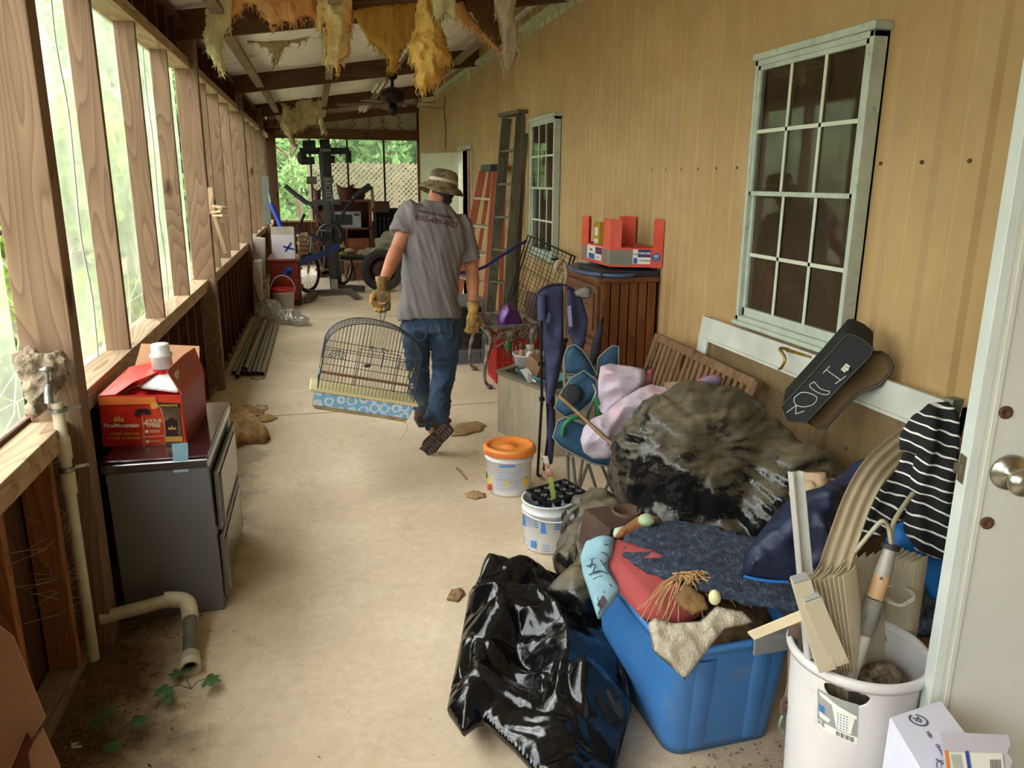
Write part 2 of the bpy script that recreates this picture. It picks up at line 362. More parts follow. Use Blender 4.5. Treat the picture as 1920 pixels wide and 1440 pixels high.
# floor: stained concrete with dirt drifting in from the left wall
def floor_mat():
    m = bpy.data.materials.new('concrete'); m.use_nodes = True; t = m.node_tree; p = t.nodes['Principled BSDF']; L = t.links.new
    c = nd(t, 'TexCoord'); sp = nd(t, 'SeparateXYZ'); L(c.outputs['Object'], sp.inputs[0])
    def nz(sc, det=5, rg=.6, st=None):
        n = nd(t, 'TexNoise'); n.inputs['Scale'].default_value = sc; n.inputs['Detail'].default_value = det; n.inputs['Roughness'].default_value = rg
        if st: mp = nd(t, 'Mapping'); mp.inputs['Scale'].default_value = st; L(c.outputs['Object'], mp.inputs[0]); L(mp.outputs[0], n.inputs[0])
        else: L(c.outputs['Object'], n.inputs[0])
        return n.outputs[0]
    def ramp(i, a, ca, b, cb):
        r = nd(t, 'ValToRGB'); r.color_ramp.elements[0].position = a; r.color_ramp.elements[0].color = ca; r.color_ramp.elements[1].position = b; r.color_ramp.elements[1].color = cb; L(i, r.inputs[0]); return r.outputs[0]
    def mix(f, a, b, bt='MIX'):
        x = nd(t, 'Mix', data_type='RGBA', blend_type=bt); x.inputs[0].default_value = 1
        if not isinstance(f, (int, float)): L(f, x.inputs[0])
        else: x.inputs[0].default_value = f
        L(a, x.inputs[6]); L(b, x.inputs[7]); return x.outputs[2]
    def M(op, a, b=0.):
        x = nd(t, 'Math', operation=op)
        for i, q in enumerate((a, b)):
            if isinstance(q, (int, float)): x.inputs[i].default_value = q
            else: L(q, x.inputs[i])
        return x.outputs[0]
    base = ramp(nz(1.1), .35, sR((202, 181, 152)), .68, sR((228, 209, 180)))
    fine = ramp(nz(22, 6, .75), .3, (.86, .84, .8, 1), .62, (1.02, 1.02, 1.02, 1)); b1 = mix(1, base, fine, 'MULTIPLY')
    st = ramp(nz(3.2, 8, .72, (1, .5, 1)), .58, (1, 1, 1, 1), .75, (.78, .7, .58, 1)); b1 = mix(1, b1, st, 'MULTIPLY')
    sp2 = ramp(nz(60, 3, .6), .70, (1, 1, 1, 1), .74, (.45, .34, .24, 1)); b1 = mix(1, b1, sp2, 'MULTIPLY')
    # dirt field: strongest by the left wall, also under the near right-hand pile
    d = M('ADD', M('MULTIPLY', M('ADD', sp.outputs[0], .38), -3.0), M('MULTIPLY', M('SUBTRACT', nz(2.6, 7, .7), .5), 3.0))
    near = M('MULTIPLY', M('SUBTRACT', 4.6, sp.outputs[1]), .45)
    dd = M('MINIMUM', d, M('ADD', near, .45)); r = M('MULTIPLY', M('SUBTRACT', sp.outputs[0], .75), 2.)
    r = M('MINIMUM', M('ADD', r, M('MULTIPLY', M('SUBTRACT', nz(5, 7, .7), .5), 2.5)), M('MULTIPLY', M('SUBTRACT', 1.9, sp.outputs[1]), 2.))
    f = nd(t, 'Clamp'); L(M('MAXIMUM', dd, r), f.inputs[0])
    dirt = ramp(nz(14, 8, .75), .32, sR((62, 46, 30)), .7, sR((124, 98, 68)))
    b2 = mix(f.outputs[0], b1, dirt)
    # saw-cut joints
    for yj in (5.55, 9.6, 13.2):
        a = M('ABSOLUTE', M('SUBTRACT', M('ADD', sp.outputs[1], M('MULTIPLY', nz(1.2, 2), .02)), yj)); k = M('LESS_THAN', a, .008)
        dk = nd(t, 'RGB'); dk.outputs[0].default_value = sR((112, 92, 68)); b2 = mix(k, b2, dk.outputs[0])
    L(b2, p.inputs['Base Color']); p.inputs['Roughness'].default_value = .62; p.inputs['Specular IOR Level'].default_value = .35
    bm_ = nd(t, 'Bump'); bm_.inputs['Strength'].default_value = .25; bm_.inputs['Distance'].default_value = .008
    hb = M('ADD', nz(30, 6), M('MULTIPLY', M('MULTIPLY', nz(70, 4), f.outputs[0]), 3.)); L(hb, bm_.inputs['Height']); L(bm_.outputs[0], p.inputs['Normal'])
    return m
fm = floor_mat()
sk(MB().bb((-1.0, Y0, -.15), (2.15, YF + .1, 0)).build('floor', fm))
gm = mat('outdoor_ground', (84, 92, 50), .95, var=.3, vs=1.5, col2=(120, 104, 70), cs=1.2)
sk(MB().grid(40, 40, lambda a, b: V((-22 + 46 * a, -8 + 48 * b, -.22 + .12 * noise.noise(V((a * 9, b * 9, 0)))))).build('ground', gm))

# right wall: ribbed steel siding
def siding_mat():
    m = mat('tan_siding', (188, 155, 106), .42, var=.05, vs=2.5, col2=(180, 146, 97), cs=1.5, spec=.4)
    return m
sm = siding_mat()
RIB = .2055; R0 = 2.085
def siding(mb, y0, y1, z0, z1):
    ys = []; k = math.floor((y0 - R0) / RIB) - 1
    while R0 + k * RIB < y1 + RIB:
        c = R0 + k * RIB
        for a, b in ((-.030, 0), (-.015, -.019), (.015, -.019), (.030, 0), (.085, 0), (.09, -.0035), (.10, -.0035), (.105, 0)): ys.append((c + a, b))
        k += 1
    pr = [(y0, 0)] + [q for q in ys if y0 < q[0] < y1] + [(y1, 0)]
    for (a, p), (b, q) in zip(pr, pr[1:]):
        mb.add([(W + p, a, z0), (W + q, b, z0), (W + q, b, z1), (W + p, a, z1)], [(0, 3, 2, 1)])
wr = struct('wall_right', (W, 6, 0)); mb = MB()
DY0, DY1, DZ = 10.45, 11.35, 2.04
siding(mb, Y0, DY0, 0, 3.25); siding(mb, DY0, DY1, DZ, 3.25); siding(mb, DY1, YF, 0, 3.25)
mb.bb((W + .03, Y0, 0), (W + .1, DY0, 3.3)); mb.bb((W + .03, DY1, 0), (W + .1, YF + .1, 3.3)); mb.bb((W + .03, DY0, DZ), (W + .1, DY1, 3.3))
mb.build('siding_panel', sm, wr)
trimm = mat('eave_trim_paint', (178, 180, 150), .5, var=.15, vs=9)
mb = MB(); mb.bb((W - .05, Y0, 2.985), (W, YF, 3.0)); mb.bb((W - .012, Y0, 2.93), (W - .004, YF, 3.0)); mb.bb((W - .06, Y0, 3.0), (W - .045, YF, 3.035))
mb.build('eave_trim', trimm, wr)
rust = mat('rusty_screw', (98, 66, 44), .7, .3)
scr = MB()
k = 0
while R0 + k * RIB < 9.5:
    y = R0 + k * RIB + .05
    for z in (1.695, .6, 2.86):
        scr.tube([(W + .002, y, z), (W - .006, y, z)], .007, 8)
    k += 1
scr.build('screw_row', rust, wr)
cab = MB().tube([P(*q, x=1.97) for q in ((835, 182), (833, 210), (836, 240), (835, 280))], .006, 6)
cab.build('wall_cable', mat('black_cable', (28, 24, 20), .6), wr)

MB().bb((XL - .1, Y0 - .1, 0), (W + .1, Y0, 3.2)).build('wall_front', mat('front_wall_boards', (150, 120, 80), .8, var=.2), None)['kind'] = 'structure'
# windows on the right wall
wf = mat('window_frame_paint', (186, 194, 178), .45, var=.1, vs=12, col2=(150, 150, 128), cs=25, camt=.66)
grd = mat('window_grid', (214, 216, 196), .4, var=.05)
glass = bpy.data.materials.new('window_glass'); glass.use_nodes = True; t_ = glass.node_tree; p_ = t_.nodes['Principled BSDF']
a_ = nd(t_, 'BsdfTransparent'); g_ = nd(t_, 'BsdfGlossy'); g_.inputs['Roughness'].default_value = .03; g_.inputs[0].default_value = (1, 1, 1, 1)
f_ = nd(t_, 'Fresnel'); f_.inputs[0].default_value = 1.5; x_ = nd(t_, 'MixShader'); t_.links.new(f_.outputs[0], x_.inputs[0]); a_.inputs[0].default_value = (.8, .8, .78, 1)
t_.links.new(a_.outputs[0], x_.inputs[1]); t_.links.new(g_.outputs[0], x_.inputs[2]); t_.nodes.remove(p_); t_.links.new(x_.outputs[0], t_.nodes['Material Output'].inputs[0])
cur = mat('brown_blind', (92, 70, 46), .9, var=.2, vs=3)
def window(name, y0, y1, z0, z1):
    r = struct(name, (W, (y0 + y1) / 2, z0)); m = MB(); x = W - .066
    fw = .024
    m.bb((W + .012, y0, z0), (W - .012, y1, z1))
    m.bb((W + .01, y0, z0), (x, y0 + fw, z1)); m.bb((W + .01, y1 - fw, z0), (x, y1, z1)); m.bb((W + .01, y0, z0), (x, y1, z0 + fw)); m.bb((W + .01, y0, z1 - fw), (x, y1, z1))
    m.bb((W, y0 - .012, z1), (x - .01, y1 + .012, z1 + .028)); m.bb((W, y0 - .01, z0 - .02), (x - .012, y1 + .01, z0))
    m.build('window_frame', wf, r, bev=.003)
    zm = (z0 + z1) / 2 + .01; s = .02
    for i, (a, b, xo) in enumerate(((z0 + fw, zm + .01, -.034), (zm - .01, z1 - fw, -.05))):
        m = MB(); xa = W + xo - .012; xb = W + xo + .018
        for q in ((y0 + fw, y0 + fw + s, a, b), (y1 - fw - s, y1 - fw, a, b), (y0 + fw, y1 - fw, a, a + s + (.02 if i == 0 else 0)), (y0 + fw, y1 - fw, b - s, b)): m.bb((xa, q[0], q[2]), (xb, q[1], q[3]))
        h = m.build('sash', wf, r, bev=.002)
        m = MB(); ya = y0 + fw + s; yb = y1 - fw - s
        for j in (1, 2): yy = ya + (yb - ya) * j / 3; m.bb((W + xo - .008, yy - .008, a + s), (W + xo - .004, yy + .008, b - s))
        zz = (a + b) / 2; m.bb((W + xo - .008, ya, zz - .008), (W + xo - .004, yb, zz + .008)); m.build('grid', grd, r)
        MB().add([(W + xo, ya - .004, a + s - .004), (W + xo, yb + .004, a + s - .004), (W + xo, yb + .004, b - s + .004), (W + xo, ya - .004, b - s + .004)], [(0, 3, 2, 1)]).build('pane', glass, r)
    MB().grid(40, 1, lambda u, v: V((W - .0265 + .0012 * sin(u * 70), y0 + fw + (y1 - y0 - 2 * fw) * u, z0 + fw + (z1 - z0 - 2 * fw) * v))).build('blind', cur, r)
window('window_2', 2.58, 3.37, .985, 2.15)
window('window_1', 6.50, 7.29, .965, 2.15)

# second doorway and its open door
dr = struct('door_2', (W, 10.9, 0)); m = MB()
m.bb((W - .03, DY0 - .05, 0), (W + .1, DY0, DZ)); m.bb((W - .03, DY1, 0), (W + .1, DY1 + .05, DZ)); m.bb((W - .04, DY0 - .05, DZ), (W + .1, DY1 + .05, DZ + .05))
m.build('door_frame', mat('door_frame_paint', (190, 188, 164), .55, var=.15), dr, bev=.003)
MB().bb((W + .5, DY0 - .4, 0), (W + .55, DY1 + .8, 2.5)).bb((W + .1, DY1 + .02, 0), (W + .5, DY1 + .06, 2.5)).build('hallway_panel', mat('hall_brown', (104, 62, 38), .8, var=.2), dr)
hg = V((W - .02, 11.33, 0)); le = V((1.55, 12.16, 0)); m = MB(); m.beam(hg + Z3 * 1.02, le + Z3 * 1.02, .04, 2.0)
dl = m.build('door_leaf', mat('white_door_paint', (206, 204, 178), .5, var=.08, vs=3), dr, bev=.003)
MB().ell(le + V((-.01, -.08, .95)), .028).build('door_handle', mat('brass_knob', (150, 126, 70), .3, .9), dr)

# ceiling: white vinyl-faced insulation sagging over the rafters
RY = [-.9, 2.75, 6.35, 10.0, 13.6, 15.9]; PX = [-.58, .185, .95, 1.7]
def sheetz(x, y):
    z = zr(x) + .235
    for a, b in zip(RY, RY[1:]):
        if a <= y <= b: u = (y - a) / (b - a); z -= .09 * sin(pi * u) ** .7 * (.6 + .4 * abs(sin(pi * (x + .58) / .765))) * (1 if y < 14 else .4)
    return z + .018 * noise.noise(V((x * 3, y * 2.2, 0))) + .006 * noise.noise(V((x * 9, y * 7, 3)))
cm = mat('vinyl_facing', (246, 240, 230), .5, var=.06, vs=4, col2=(190, 164, 126), cs=2.2, camt=.66, spec=.35)
MB().grid(56, 220, lambda u, v: V((XL - .15 + (W - XL + .2) * u, Y0 + (YF - Y0) * v, sheetz(XL - .15 + (W - XL + .2) * u, Y0 + (YF - Y0) * v)))).build('ceiling', cm)['kind'] = 'structure'
roofm = mat('roof_steel', (120, 124, 118), .5)
m = MB(); m.add([(XL - .5, Y0 - .2, zr(XL - .5) + .33), (W + .6, Y0 - .2, zr(W + .6) + .33), (W + .6, YF + .5, zr(W + .6) + .33), (XL - .5, YF + .5, zr(XL - .5) + .33)], [(0, 1, 2, 3)])
m.build('ceiling_roof_panel', roofm, None, solid=.02)['kind'] = 'structure'
for i, y in enumerate(RY):
    if y > 15: continue
    m = MB(); xe = 2.1 if y < 8 else 2.0
    m.add([V((x, yy, zr(x) + dz)) for yy in (y - .02, y + .02) for x, dz in ((XL - .1, 0), (xe, 0), (xe, .2), (XL - .1, .2))], [(0, 1, 2, 3), (7, 6, 5, 4), (0, 4, 5, 1), (1, 5, 6, 2), (2, 6, 7, 3), (3, 7, 4, 0)])
    o = m.build('trim_%d' % (i + 1), dwoodX, None, bev=.003); o['kind'] = 'structure'; o['label'] = 'dark wooden rafter under the porch roof'
pr = struct('trim_7', (.5, 8, 2.8))
for a, b in zip(RY, RY[1:]):
    for x in PX:
        rr = random.Random(int(a * 100 + x * 10)); m = MB(); z = zr(x) + .07
        m.beam((x + rr.uniform(-.02, .02), a + .02, z), (x + rr.uniform(-.02, .02), b - .022, z - .01), .085, .04); m.build('purlin', dwoodY, pr, bev=.002)

# left wall: posts, studs, sill, header, knee wall, insect screen
wl = struct('wall_left', (XL, 6, 0))
POST = [.0, 2.78, 6.38, 10.05, 13.62]
for y in [-1.8] + POST:
    x1 = -.795; m = MB().bb((x1 - .155, y - .045, 0), (x1, y + .045, 2.72)); m.build('post', pine, wl, bev=.004)
studs = [.95, 1.85, 3.74, 4.59, 5.48, 7.25, 8.1, 9.0, 10.85, 11.75, 12.65, 14.3, 15.1]
for y in studs: MB().bb((-.95, y - .019, .88), (XL - .003, y + .019, 2.385)).build('stud', pine, wl, bev=.002)
segs = [(-1.8, 0), (0, 2.74), (2.83, 6.33), (6.43, 10.0), (10.1, 13.57), (13.67, 15.95)]
for i, (a, b) in enumerate(segs):
    dz = -.035 if i < 2 else 0
    MB().bb((-.99, a, .842 + dz), (XL + .005, b, .88 + dz)).build('sill', pineY, wl, bev=.003)
    MB().bb((-.94, a, .80 + dz), (XL + .003, b, .841 + dz)).build('sill_board', pineY, wl, bev=.003)
    MB().bb((-.985, a, 2.385), (XL + .012, b, 2.42)).bb((-.94, a, 2.421), (XL + .006, b, 2.455)).build('header', pineY, wl, bev=.003)
    MB().bb((-.95, a, .001), (XL - .005, b, .04)).build('base_plate', dwoodY, wl, bev=.003)
sb = MB(); rnd = random.Random(3); y = Y0
lowm = [dwoodZ, rpine]
n = 0; y = -.3
while y < 15.8:
    if all(abs(y - p) > .1 for p in POST):
        MB().bb((-.945, y - .019, .04), (XL - .006, y + .019, .80 if y > 2.8 else .765)).build('lower_stud', rpine if y < 2.7 else dwoodZ, wl, bev=.002)
        MB().bb((-.945, y - .015, 2.455), (XL - .01, y + .015, 2.72)).build('upper_stud', dwoodZ, wl)
    y += .41 if y < 2.8 else .33
m = MB(); y = Y0
while y < YF:
    m.bb((-.975 - rnd.uniform(0, .006), y, 0), (-.955, y + .137, .86)); m.bb((-.975, y, 2.42), (-.957, y + .137, 2.8)); y += .14
m.build('siding_board', dwoodZ, wl)
MB().bb((-.96, Y0, 2.66), (XL, YF, 2.70)).build('top_plate', dwoodZ, wl)
scm = sheet('insect_screen', (226, 232, 205), .42, .4, .06)
for a, b in segs:
    ph = a * 3
    MB().grid(30, 14, lambda u, v: V((-.962 - .006 * noise.noise(V((u * 6 + ph, v * 3, 1))), a + (b - a) * u, .86 + 1.56 * v))).build('screen', scm, wl)
edge = mat('screen_edge', (190, 188, 178), .5)
for y in (.9, 3.6, 5.3, 7.2): MB().tube(curve([(-.955, y + .03 * sin(k * 2.1), .88 + k * .25) for k in range(7)], 4), .004, 5).build('screen_cord', edge, wl)

# far end wall
we = struct('wall_back', (.6, YF, 0))
m = MB(); x = XL
while x < W - .02: m.bb((x, YF + .03, 0), (min(x + .138, W), YF + .05, .84)); x += .14
m.build('siding_board', dwoodZ, we)
MB().bb((XL, YF - .03, .83), (W, YF + .07, .87)).build('sill', pineY, we, bev=.003)
for x in (-.75, -.3, .15, .6, 1.05, 1.5): MB().bb((x, YF - .02, 0), (x + .04, YF + .03, .83)).build('lower_stud', dwoodZ, we)
for px in (584, 653, 721):
    x = P(px, 330, y=YF).x; MB().bb((x - .018, YF - .02, .87), (x + .018, YF + .02, 2.4)).build('mullion', mat('black_wood', (34, 26, 20), .8), we)
MB().bb((XL, YF - .05, 2.385), (W, YF + .05, 2.47)).bb((XL, YF - .07, 2.475), (W, YF + .04, 2.57)).build('header', dwoodX, we, bev=.003)
MB().bb((-.99, YF - .08, 0), (-.72, YF + .05, 2.7)).build('corner_post', dwoodZ, we, bev=.004)
MB().bb((W - .05, YF - .06, 0), (W, YF + .04, 2.95)).build('jamb', dwoodZ, we, bev=.003)
gp = mat('gable_panel', (176, 170, 140), .8, var=.2, vs=3, col2=(120, 100, 66), cs=4, camt=.62)
MB().add([(XL, YF, 2.57), (W, YF, 2.57), (W, YF, 3.3), (XL, YF, 2.9)], [(0, 1, 2, 3)]).build('gable_panel', gp, we, solid=.02)
m = MB(); crk = mat('crack_gap', (50, 38, 24), .9)
for x0, z0, ln in ((1.62, 2.86, .3), (1.3, 2.8, .2), (1.05, 2.86, .28), (.75, 2.84, .22)):
    pts = [V((x0 + .05 * sin(k * 2.3 + x0 * 5), YF - .012, z0 - ln * k / 6)) for k in range(7)]; m.tube(pts, [.004 + .004 * (k % 2) for k in range(7)], 5)
m.build('crack', crk, we)
MB().beam((XL, YF - .15, 2.62), (W, YF - .15, zr(W)), .04, .14).build('end_rafter', dwoodX, we, bev=.003)
MB().grid(30, 10, lambda u, v: V((XL + (W - XL) * u, YF + .045, .87 + 1.52 * v))).build('screen', sheet('far_screen', (170, 180, 150), .1, .4, .05), we)
# ============================================================= OUTDOORS
def leafmat(name, col, tr=.5):
    m = bpy.data.materials.new(name); m.use_nodes = True; t = m.node_tree; L = t.links.new; t.nodes.remove(t.nodes['Principled BSDF'])
    d = nd(t, 'BsdfDiffuse'); q = nd(t, 'BsdfTranslucent'); x = nd(t, 'MixShader'); x.inputs[0].default_value = tr
    g = nd(t, 'NewGeometry'); r = nd(t, 'ValToRGB'); c = sR(col)
    r.color_ramp.elements[0].color = [v * .55 for v in c[:3]] + [1]; r.color_ramp.elements[1].color = [min(1, v * 1.45) for v in c[:3]] + [1]
    L(g.outputs['Random Per Island'], r.inputs[0]); L(r.outputs[0], d.inputs[0]); L(r.outputs[0], q.inputs[0])
    L(d.outputs[0], x.inputs[1]); L(q.outputs[0], x.inputs[2]); L(x.outputs[0], t.nodes['Material Output'].inputs[0]); return m
LG = [leafmat('leaf_green', (108, 140, 84)), leafmat('leaf_light', (138, 168, 106), .6), leafmat('leaf_deep', (76, 110, 58)), leafmat('leaf_yellow', (160, 182, 88), .5)]
bark = mat('bark', (110, 92, 70), .9, var=.35, vs=12, stretch=(1, 1, .2), bump=.6)
twig = mat('pale_twig', (196, 184, 140), .85, var=.2)
def leaf(m, c, s, rnd, w=.5):
    n = V((rnd.gauss(0, 1), rnd.gauss(0, 1), rnd.gauss(.5, .8))).normalized(); a, b = perp(n); t = rnd.uniform(0, 6.28); u = a * cos(t) + b * sin(t); v = n.cross(u)
    m.add([c - u * s, c + v * s * w - u * s * .1, c + u * s, c - v * s * w - u * s * .1], [(0, 1, 2, 3)])
def tree(x, y, h, r, n, ls, mi, label, group, z0=-.2, name='tree', cat='tree', low=.15, seed=0, trunk=True):
    rnd = random.Random(seed + int(x * 31 + y * 17)); t = thing(name, label, cat, (x, y, z0), group)
    if trunk:
        m = MB(); top = V((x, y, z0 + h * .8)); m.tube([(x, y, z0), (x + .1, y, z0 + h * .3), (x, y + .1, z0 + h * .55), top], [.05 + h * .012, .04 + h * .01, .03 + h * .006, .02], 8)
        for k in range(6):
            a = rnd.uniform(0, 6.28); zz = z0 + h * rnd.uniform(.25, .7); m.tube([(x, y, zz), (x + cos(a) * r * .4, y + sin(a) * r * .4, zz + h * .08), (x + cos(a) * r * .8, y + sin(a) * r * .8, zz + h * .12)], [.03, .02, .008], 6)
        m.build('trunk', bark, t)
    m = MB(); cl = [(V((x + rnd.uniform(-.7, .7) * r, y + rnd.uniform(-.7, .7) * r, z0 + h * (low + (1 - low) * rnd.random()))), r * rnd.uniform(.25, .5)) for _ in range(14)]
    for k in range(n):
        c, q = cl[rnd.randrange(14)]; d = V((rnd.gauss(0, 1), rnd.gauss(0, 1), rnd.gauss(0, 1))).normalized() * q * rnd.uniform(.55, 1.05)
        leaf(m, c + d, ls * rnd.uniform(.6, 1.3), rnd)
    m.build('foliage', LG[mi], t); return t
tl_ = 'tall leafy green tree in the woods outside the screened left side'
for i, (x, y, h, r) in enumerate([(-5.6, 16.5, 6.5, 2.4), (-9.5, 20, 8, 2.8), (-4.9, 22.3, 8, 2.5), (-12.5, 26, 9, 3), (-8.2, 27, 9, 2.9), (-13, 15, 7, 2.6)]):
    tree(x, y, h, r, 6500, .26, (0, 0, 1, 0, 0, 2)[i], tl_, 'trees left of the porch', low=.05)
sh = ['broad leafed light green shrub pressed close outside the first screen bay', 'pale yellow green bush outside the second screen bay past the pine studs', 'light green bush outside the middle screens of the left side', 'green bush outside the far screens of the left side', 'dull green bush farther out behind the pale yellow green one', 'light green bush farthest out left beyond the middle screens', 'unseen dark green hedge bush added as light blocker outside the second screen bay', 'unseen dark green hedge bush added as light blocker outside the nearest screen bay', 'unseen dark green hedge bush added as light blocker outside left, behind the viewpoint']
for i, (x, y, h, r, mi) in enumerate([(-1.9, 4.3, 2.3, .6, 1), (-2.3, 7.2, 2.4, .85, 3), (-2.9, 10.3, 4.6, 1.3, 1), (-3.0, 13.9, 5.6, 1.4, 0), (-4.9, 7.6, 2.6, 1.2, 0), (-5.9, 11.4, 4.4, 1.6, 2), (-5.2, 4.2, 2.9, 1.5, 2), (-5.4, .6, 2.9, 1.6, 2), (-5.0, -2.8, 2.9, 1.5, 2)]):  # last three hedge bushes are unseen, added to dim the upper right wall
    tree(x, y, h, r, 3200, .085 if y < 8 or mi == 3 else .11, mi, sh[i], None, name='shrub', cat='shrub', low=.2)
rnd = random.Random(8); m = MB()
for k in range(120):
    x = rnd.uniform(-1.9, -1.15); y = rnd.uniform(1.6, 7.5); p = V((x, y, -.1)); pts = [p]; a = rnd.uniform(0, 6.28)
    for j in range(7): p = p + V((cos(a) * .14, sin(a) * .22, rnd.uniform(.02, .3))); a += rnd.uniform(-.7, .7); pts.append(V((min(p.x, -1.06), p.y, p.z)))
    m.tube(pts, [.006, .005, .005, .004, .004, .003, .003, .002], 4, cap=False)
o = m.build('bramble_stems', twig, tag=('tangle of pale bare bramble stems outside the near screens', 'brambles')); o['kind'] = 'stuff'
# woods and shrubs beyond the far end
tf = 'leafy green tree in the bright woods beyond the far end opening'
for i, (x, y, h, r, mi) in enumerate([(-1.4, 24.5, 6.5, 2.1, 1), (2.2, 24.5, 7, 2.1, 0), (6.0, 24.5, 7, 2.2, 0), (0.4, 29.5, 9, 2.6, 0), (4.9, 30, 9, 2.8, 2), (-4.6, 28.5, 8, 2.6, 0), (2.6, 33, 10, 3.2, 0), (8.2, 29, 9, 3, 2), (-1.6, 33.5, 10, 3.2, 2), (6.3, 34.5, 11, 3.2, 0), (-6.5, 35, 11, 3.2, 0), (1.0, 38, 12, 3.6, 2), (4.4, 39, 12, 3.6, 0)]):
    tree(x, y, h, r, 7000, .15 if y < 28 else .24, mi, tf, 'trees beyond the far end', low=.0, seed=i)
tree(-.55, 20.3, 3.9, 1.35, 5200, .075, 1, 'bushy light green shrub just beyond the left pane of the far opening', None, name='shrub', cat='shrub', low=.02)
LX0 = P(577, 330, y=18.6).x; LZ = P(650, 304, y=18.6).z
lt = thing('lattice_fence', 'tan diagonal lattice privacy fence standing outside the far opening', 'fence', (2, 18.6, -.2))
lm = mat('lattice_wood', (104, 86, 66), .8, var=.2, vs=4)
for sgn, yy in ((1, 18.6), (-1, 18.612)):
    m = MB(); x1 = 4.6; h = LZ - .1; k = LX0 - h - .2
    while k < x1 + h:
        # slat from (k,0.1) going up-right, clipped to the panel
        a = V((k, yy, .1)); b = V((k + sgn * h, yy, LZ))
        def clip(p, q):
            for X, s_ in ((LX0, 1), (x1, -1)):
                pi_ = (p.x - X) * s_; qi = (q.x - X) * s_
                if pi_ < 0 and qi < 0: return None
                if pi_ < 0: p = p + (q - p) * (pi_ / (pi_ - qi))
                elif qi < 0: q = q + (p - q) * (qi / (qi - pi_))
            return p, q
        c = clip(a, b)
        if c and (c[1] - c[0]).length > .05: m.beam(c[0], c[1], .008, .036, (0, 1, 0)) if False else m.beam(c[0], c[1], .036, .006, (0, 1, 0))
        k += .112
    m.build('lattice_panel', lm, lt)
MB().bb((LX0, 18.58, -.2), (LX0 + .07, 18.64, LZ + .02)).build('post', lm, lt); MB().bb((2.4, 18.58, -.2), (2.47, 18.64, LZ + .02)).build('post', lm, lt)
# ============================================================= FOREGROUND RIGHT
plast = lambda n, c, r=.4, **k: mat(n, c, r, var=.06, vs=5, **k)
def W_(pl, **k): return [P(a, b, **k) for a, b in pl]
def WP(pl, o, n): return [PP(a, b, o, n) for a, b in pl]
def crump(a1=.03, a2=.012, a3=.005, s=6., o=0., an=(1, 1, 1)):
    def f(p, h):
        q = V((p.x * an[0], p.y * an[1], p.z * an[2]))
        return h ** .5 * (a1 * ridge(q, s, o) + a2 * ridge(q + V((3, 1, 2)), s * 2.3, o) + a3 * ridge(q, s * 5, o)) - (a1 + a2) * .3 * h
    return f
def dust_mat(name, base, dust, lo=.5, hi=.62, rough=.22, sc=5., up=.5, st=(1, 1, 1), bump=.25):
    """plastic film or fabric with dust lying on the faces that look up"""
    m = bpy.data.materials.new(name); m.use_nodes = True; t = m.node_tree; p = t.nodes['Principled BSDF']; L = t.links.new
    c = nd(t, 'TexCoord'); mp = nd(t, 'Mapping'); mp.inputs['Scale'].default_value = st; L(c.outputs['Object'], mp.inputs[0])
    n = nd(t, 'TexNoise'); n.inputs['Scale'].default_value = sc; n.inputs['Detail'].default_value = 9; n.inputs['Roughness'].default_value = .72; L(mp.outputs[0], n.inputs[0])
    g = nd(t, 'NewGeometry'); s = nd(t, 'SeparateXYZ'); L(g.outputs['Normal'], s.inputs[0])
    a = nd(t, 'Math', operation='MULTIPLY'); a.inputs[1].default_value = up * .35; L(s.outputs[2], a.inputs[0])
    b = nd(t, 'Math', operation='ADD'); L(n.outputs[0], b.inputs[0]); L(a.outputs[0], b.inputs[1])
    r = nd(t, 'ValToRGB'); r.color_ramp.elements[0].position = lo; r.color_ramp.elements[1].position = hi; L(b.outputs[0], r.inputs[0])
    x = nd(t, 'Mix', data_type='RGBA'); L(r.outputs[0], x.inputs[0]); x.inputs[6].default_value = sR(base); x.inputs[7].default_value = sR(dust); L(x.outputs[2], p.inputs['Base Color'])
    q = nd(t, 'MapRange'); q.inputs[3].default_value = rough; q.inputs[4].default_value = .9; L(r.outputs[0], q.inputs[0]); L(q.outputs[0], p.inputs['Roughness'])
    if bump:
        n3 = nd(t, 'TexNoise'); n3.inputs['Scale'].default_value = 16; n3.inputs['Detail'].default_value = 4; L(c.outputs['Object'], n3.inputs[0])
        bm_ = nd(t, 'Bump'); bm_.inputs['Strength'].default_value = bump; bm_.inputs['Distance'].default_value = .02; L(n3.outputs[0], bm_.inputs['Height']); L(bm_.outputs[0], p.inputs['Normal'])
    return m
def cell(v, s):
    d = noise.voronoi(v * s + V((fn(v, s * .7) * 1.2, fn(v, s * .7, 4) * 1.2, 0)))[0]; return (d[1] - d[0]) * (1.4 / s)
blackbag = dust_mat('black_bag_film', (9, 9, 11), (60, 54, 46), .72, .95, .17, 9, 0, bump=.12)
dustybag = dust_mat('dusty_bag_film', (20, 20, 21), (112, 101, 74), .56, .92, .17, 6, .95, (.6, 2.2, 2.2), .2)

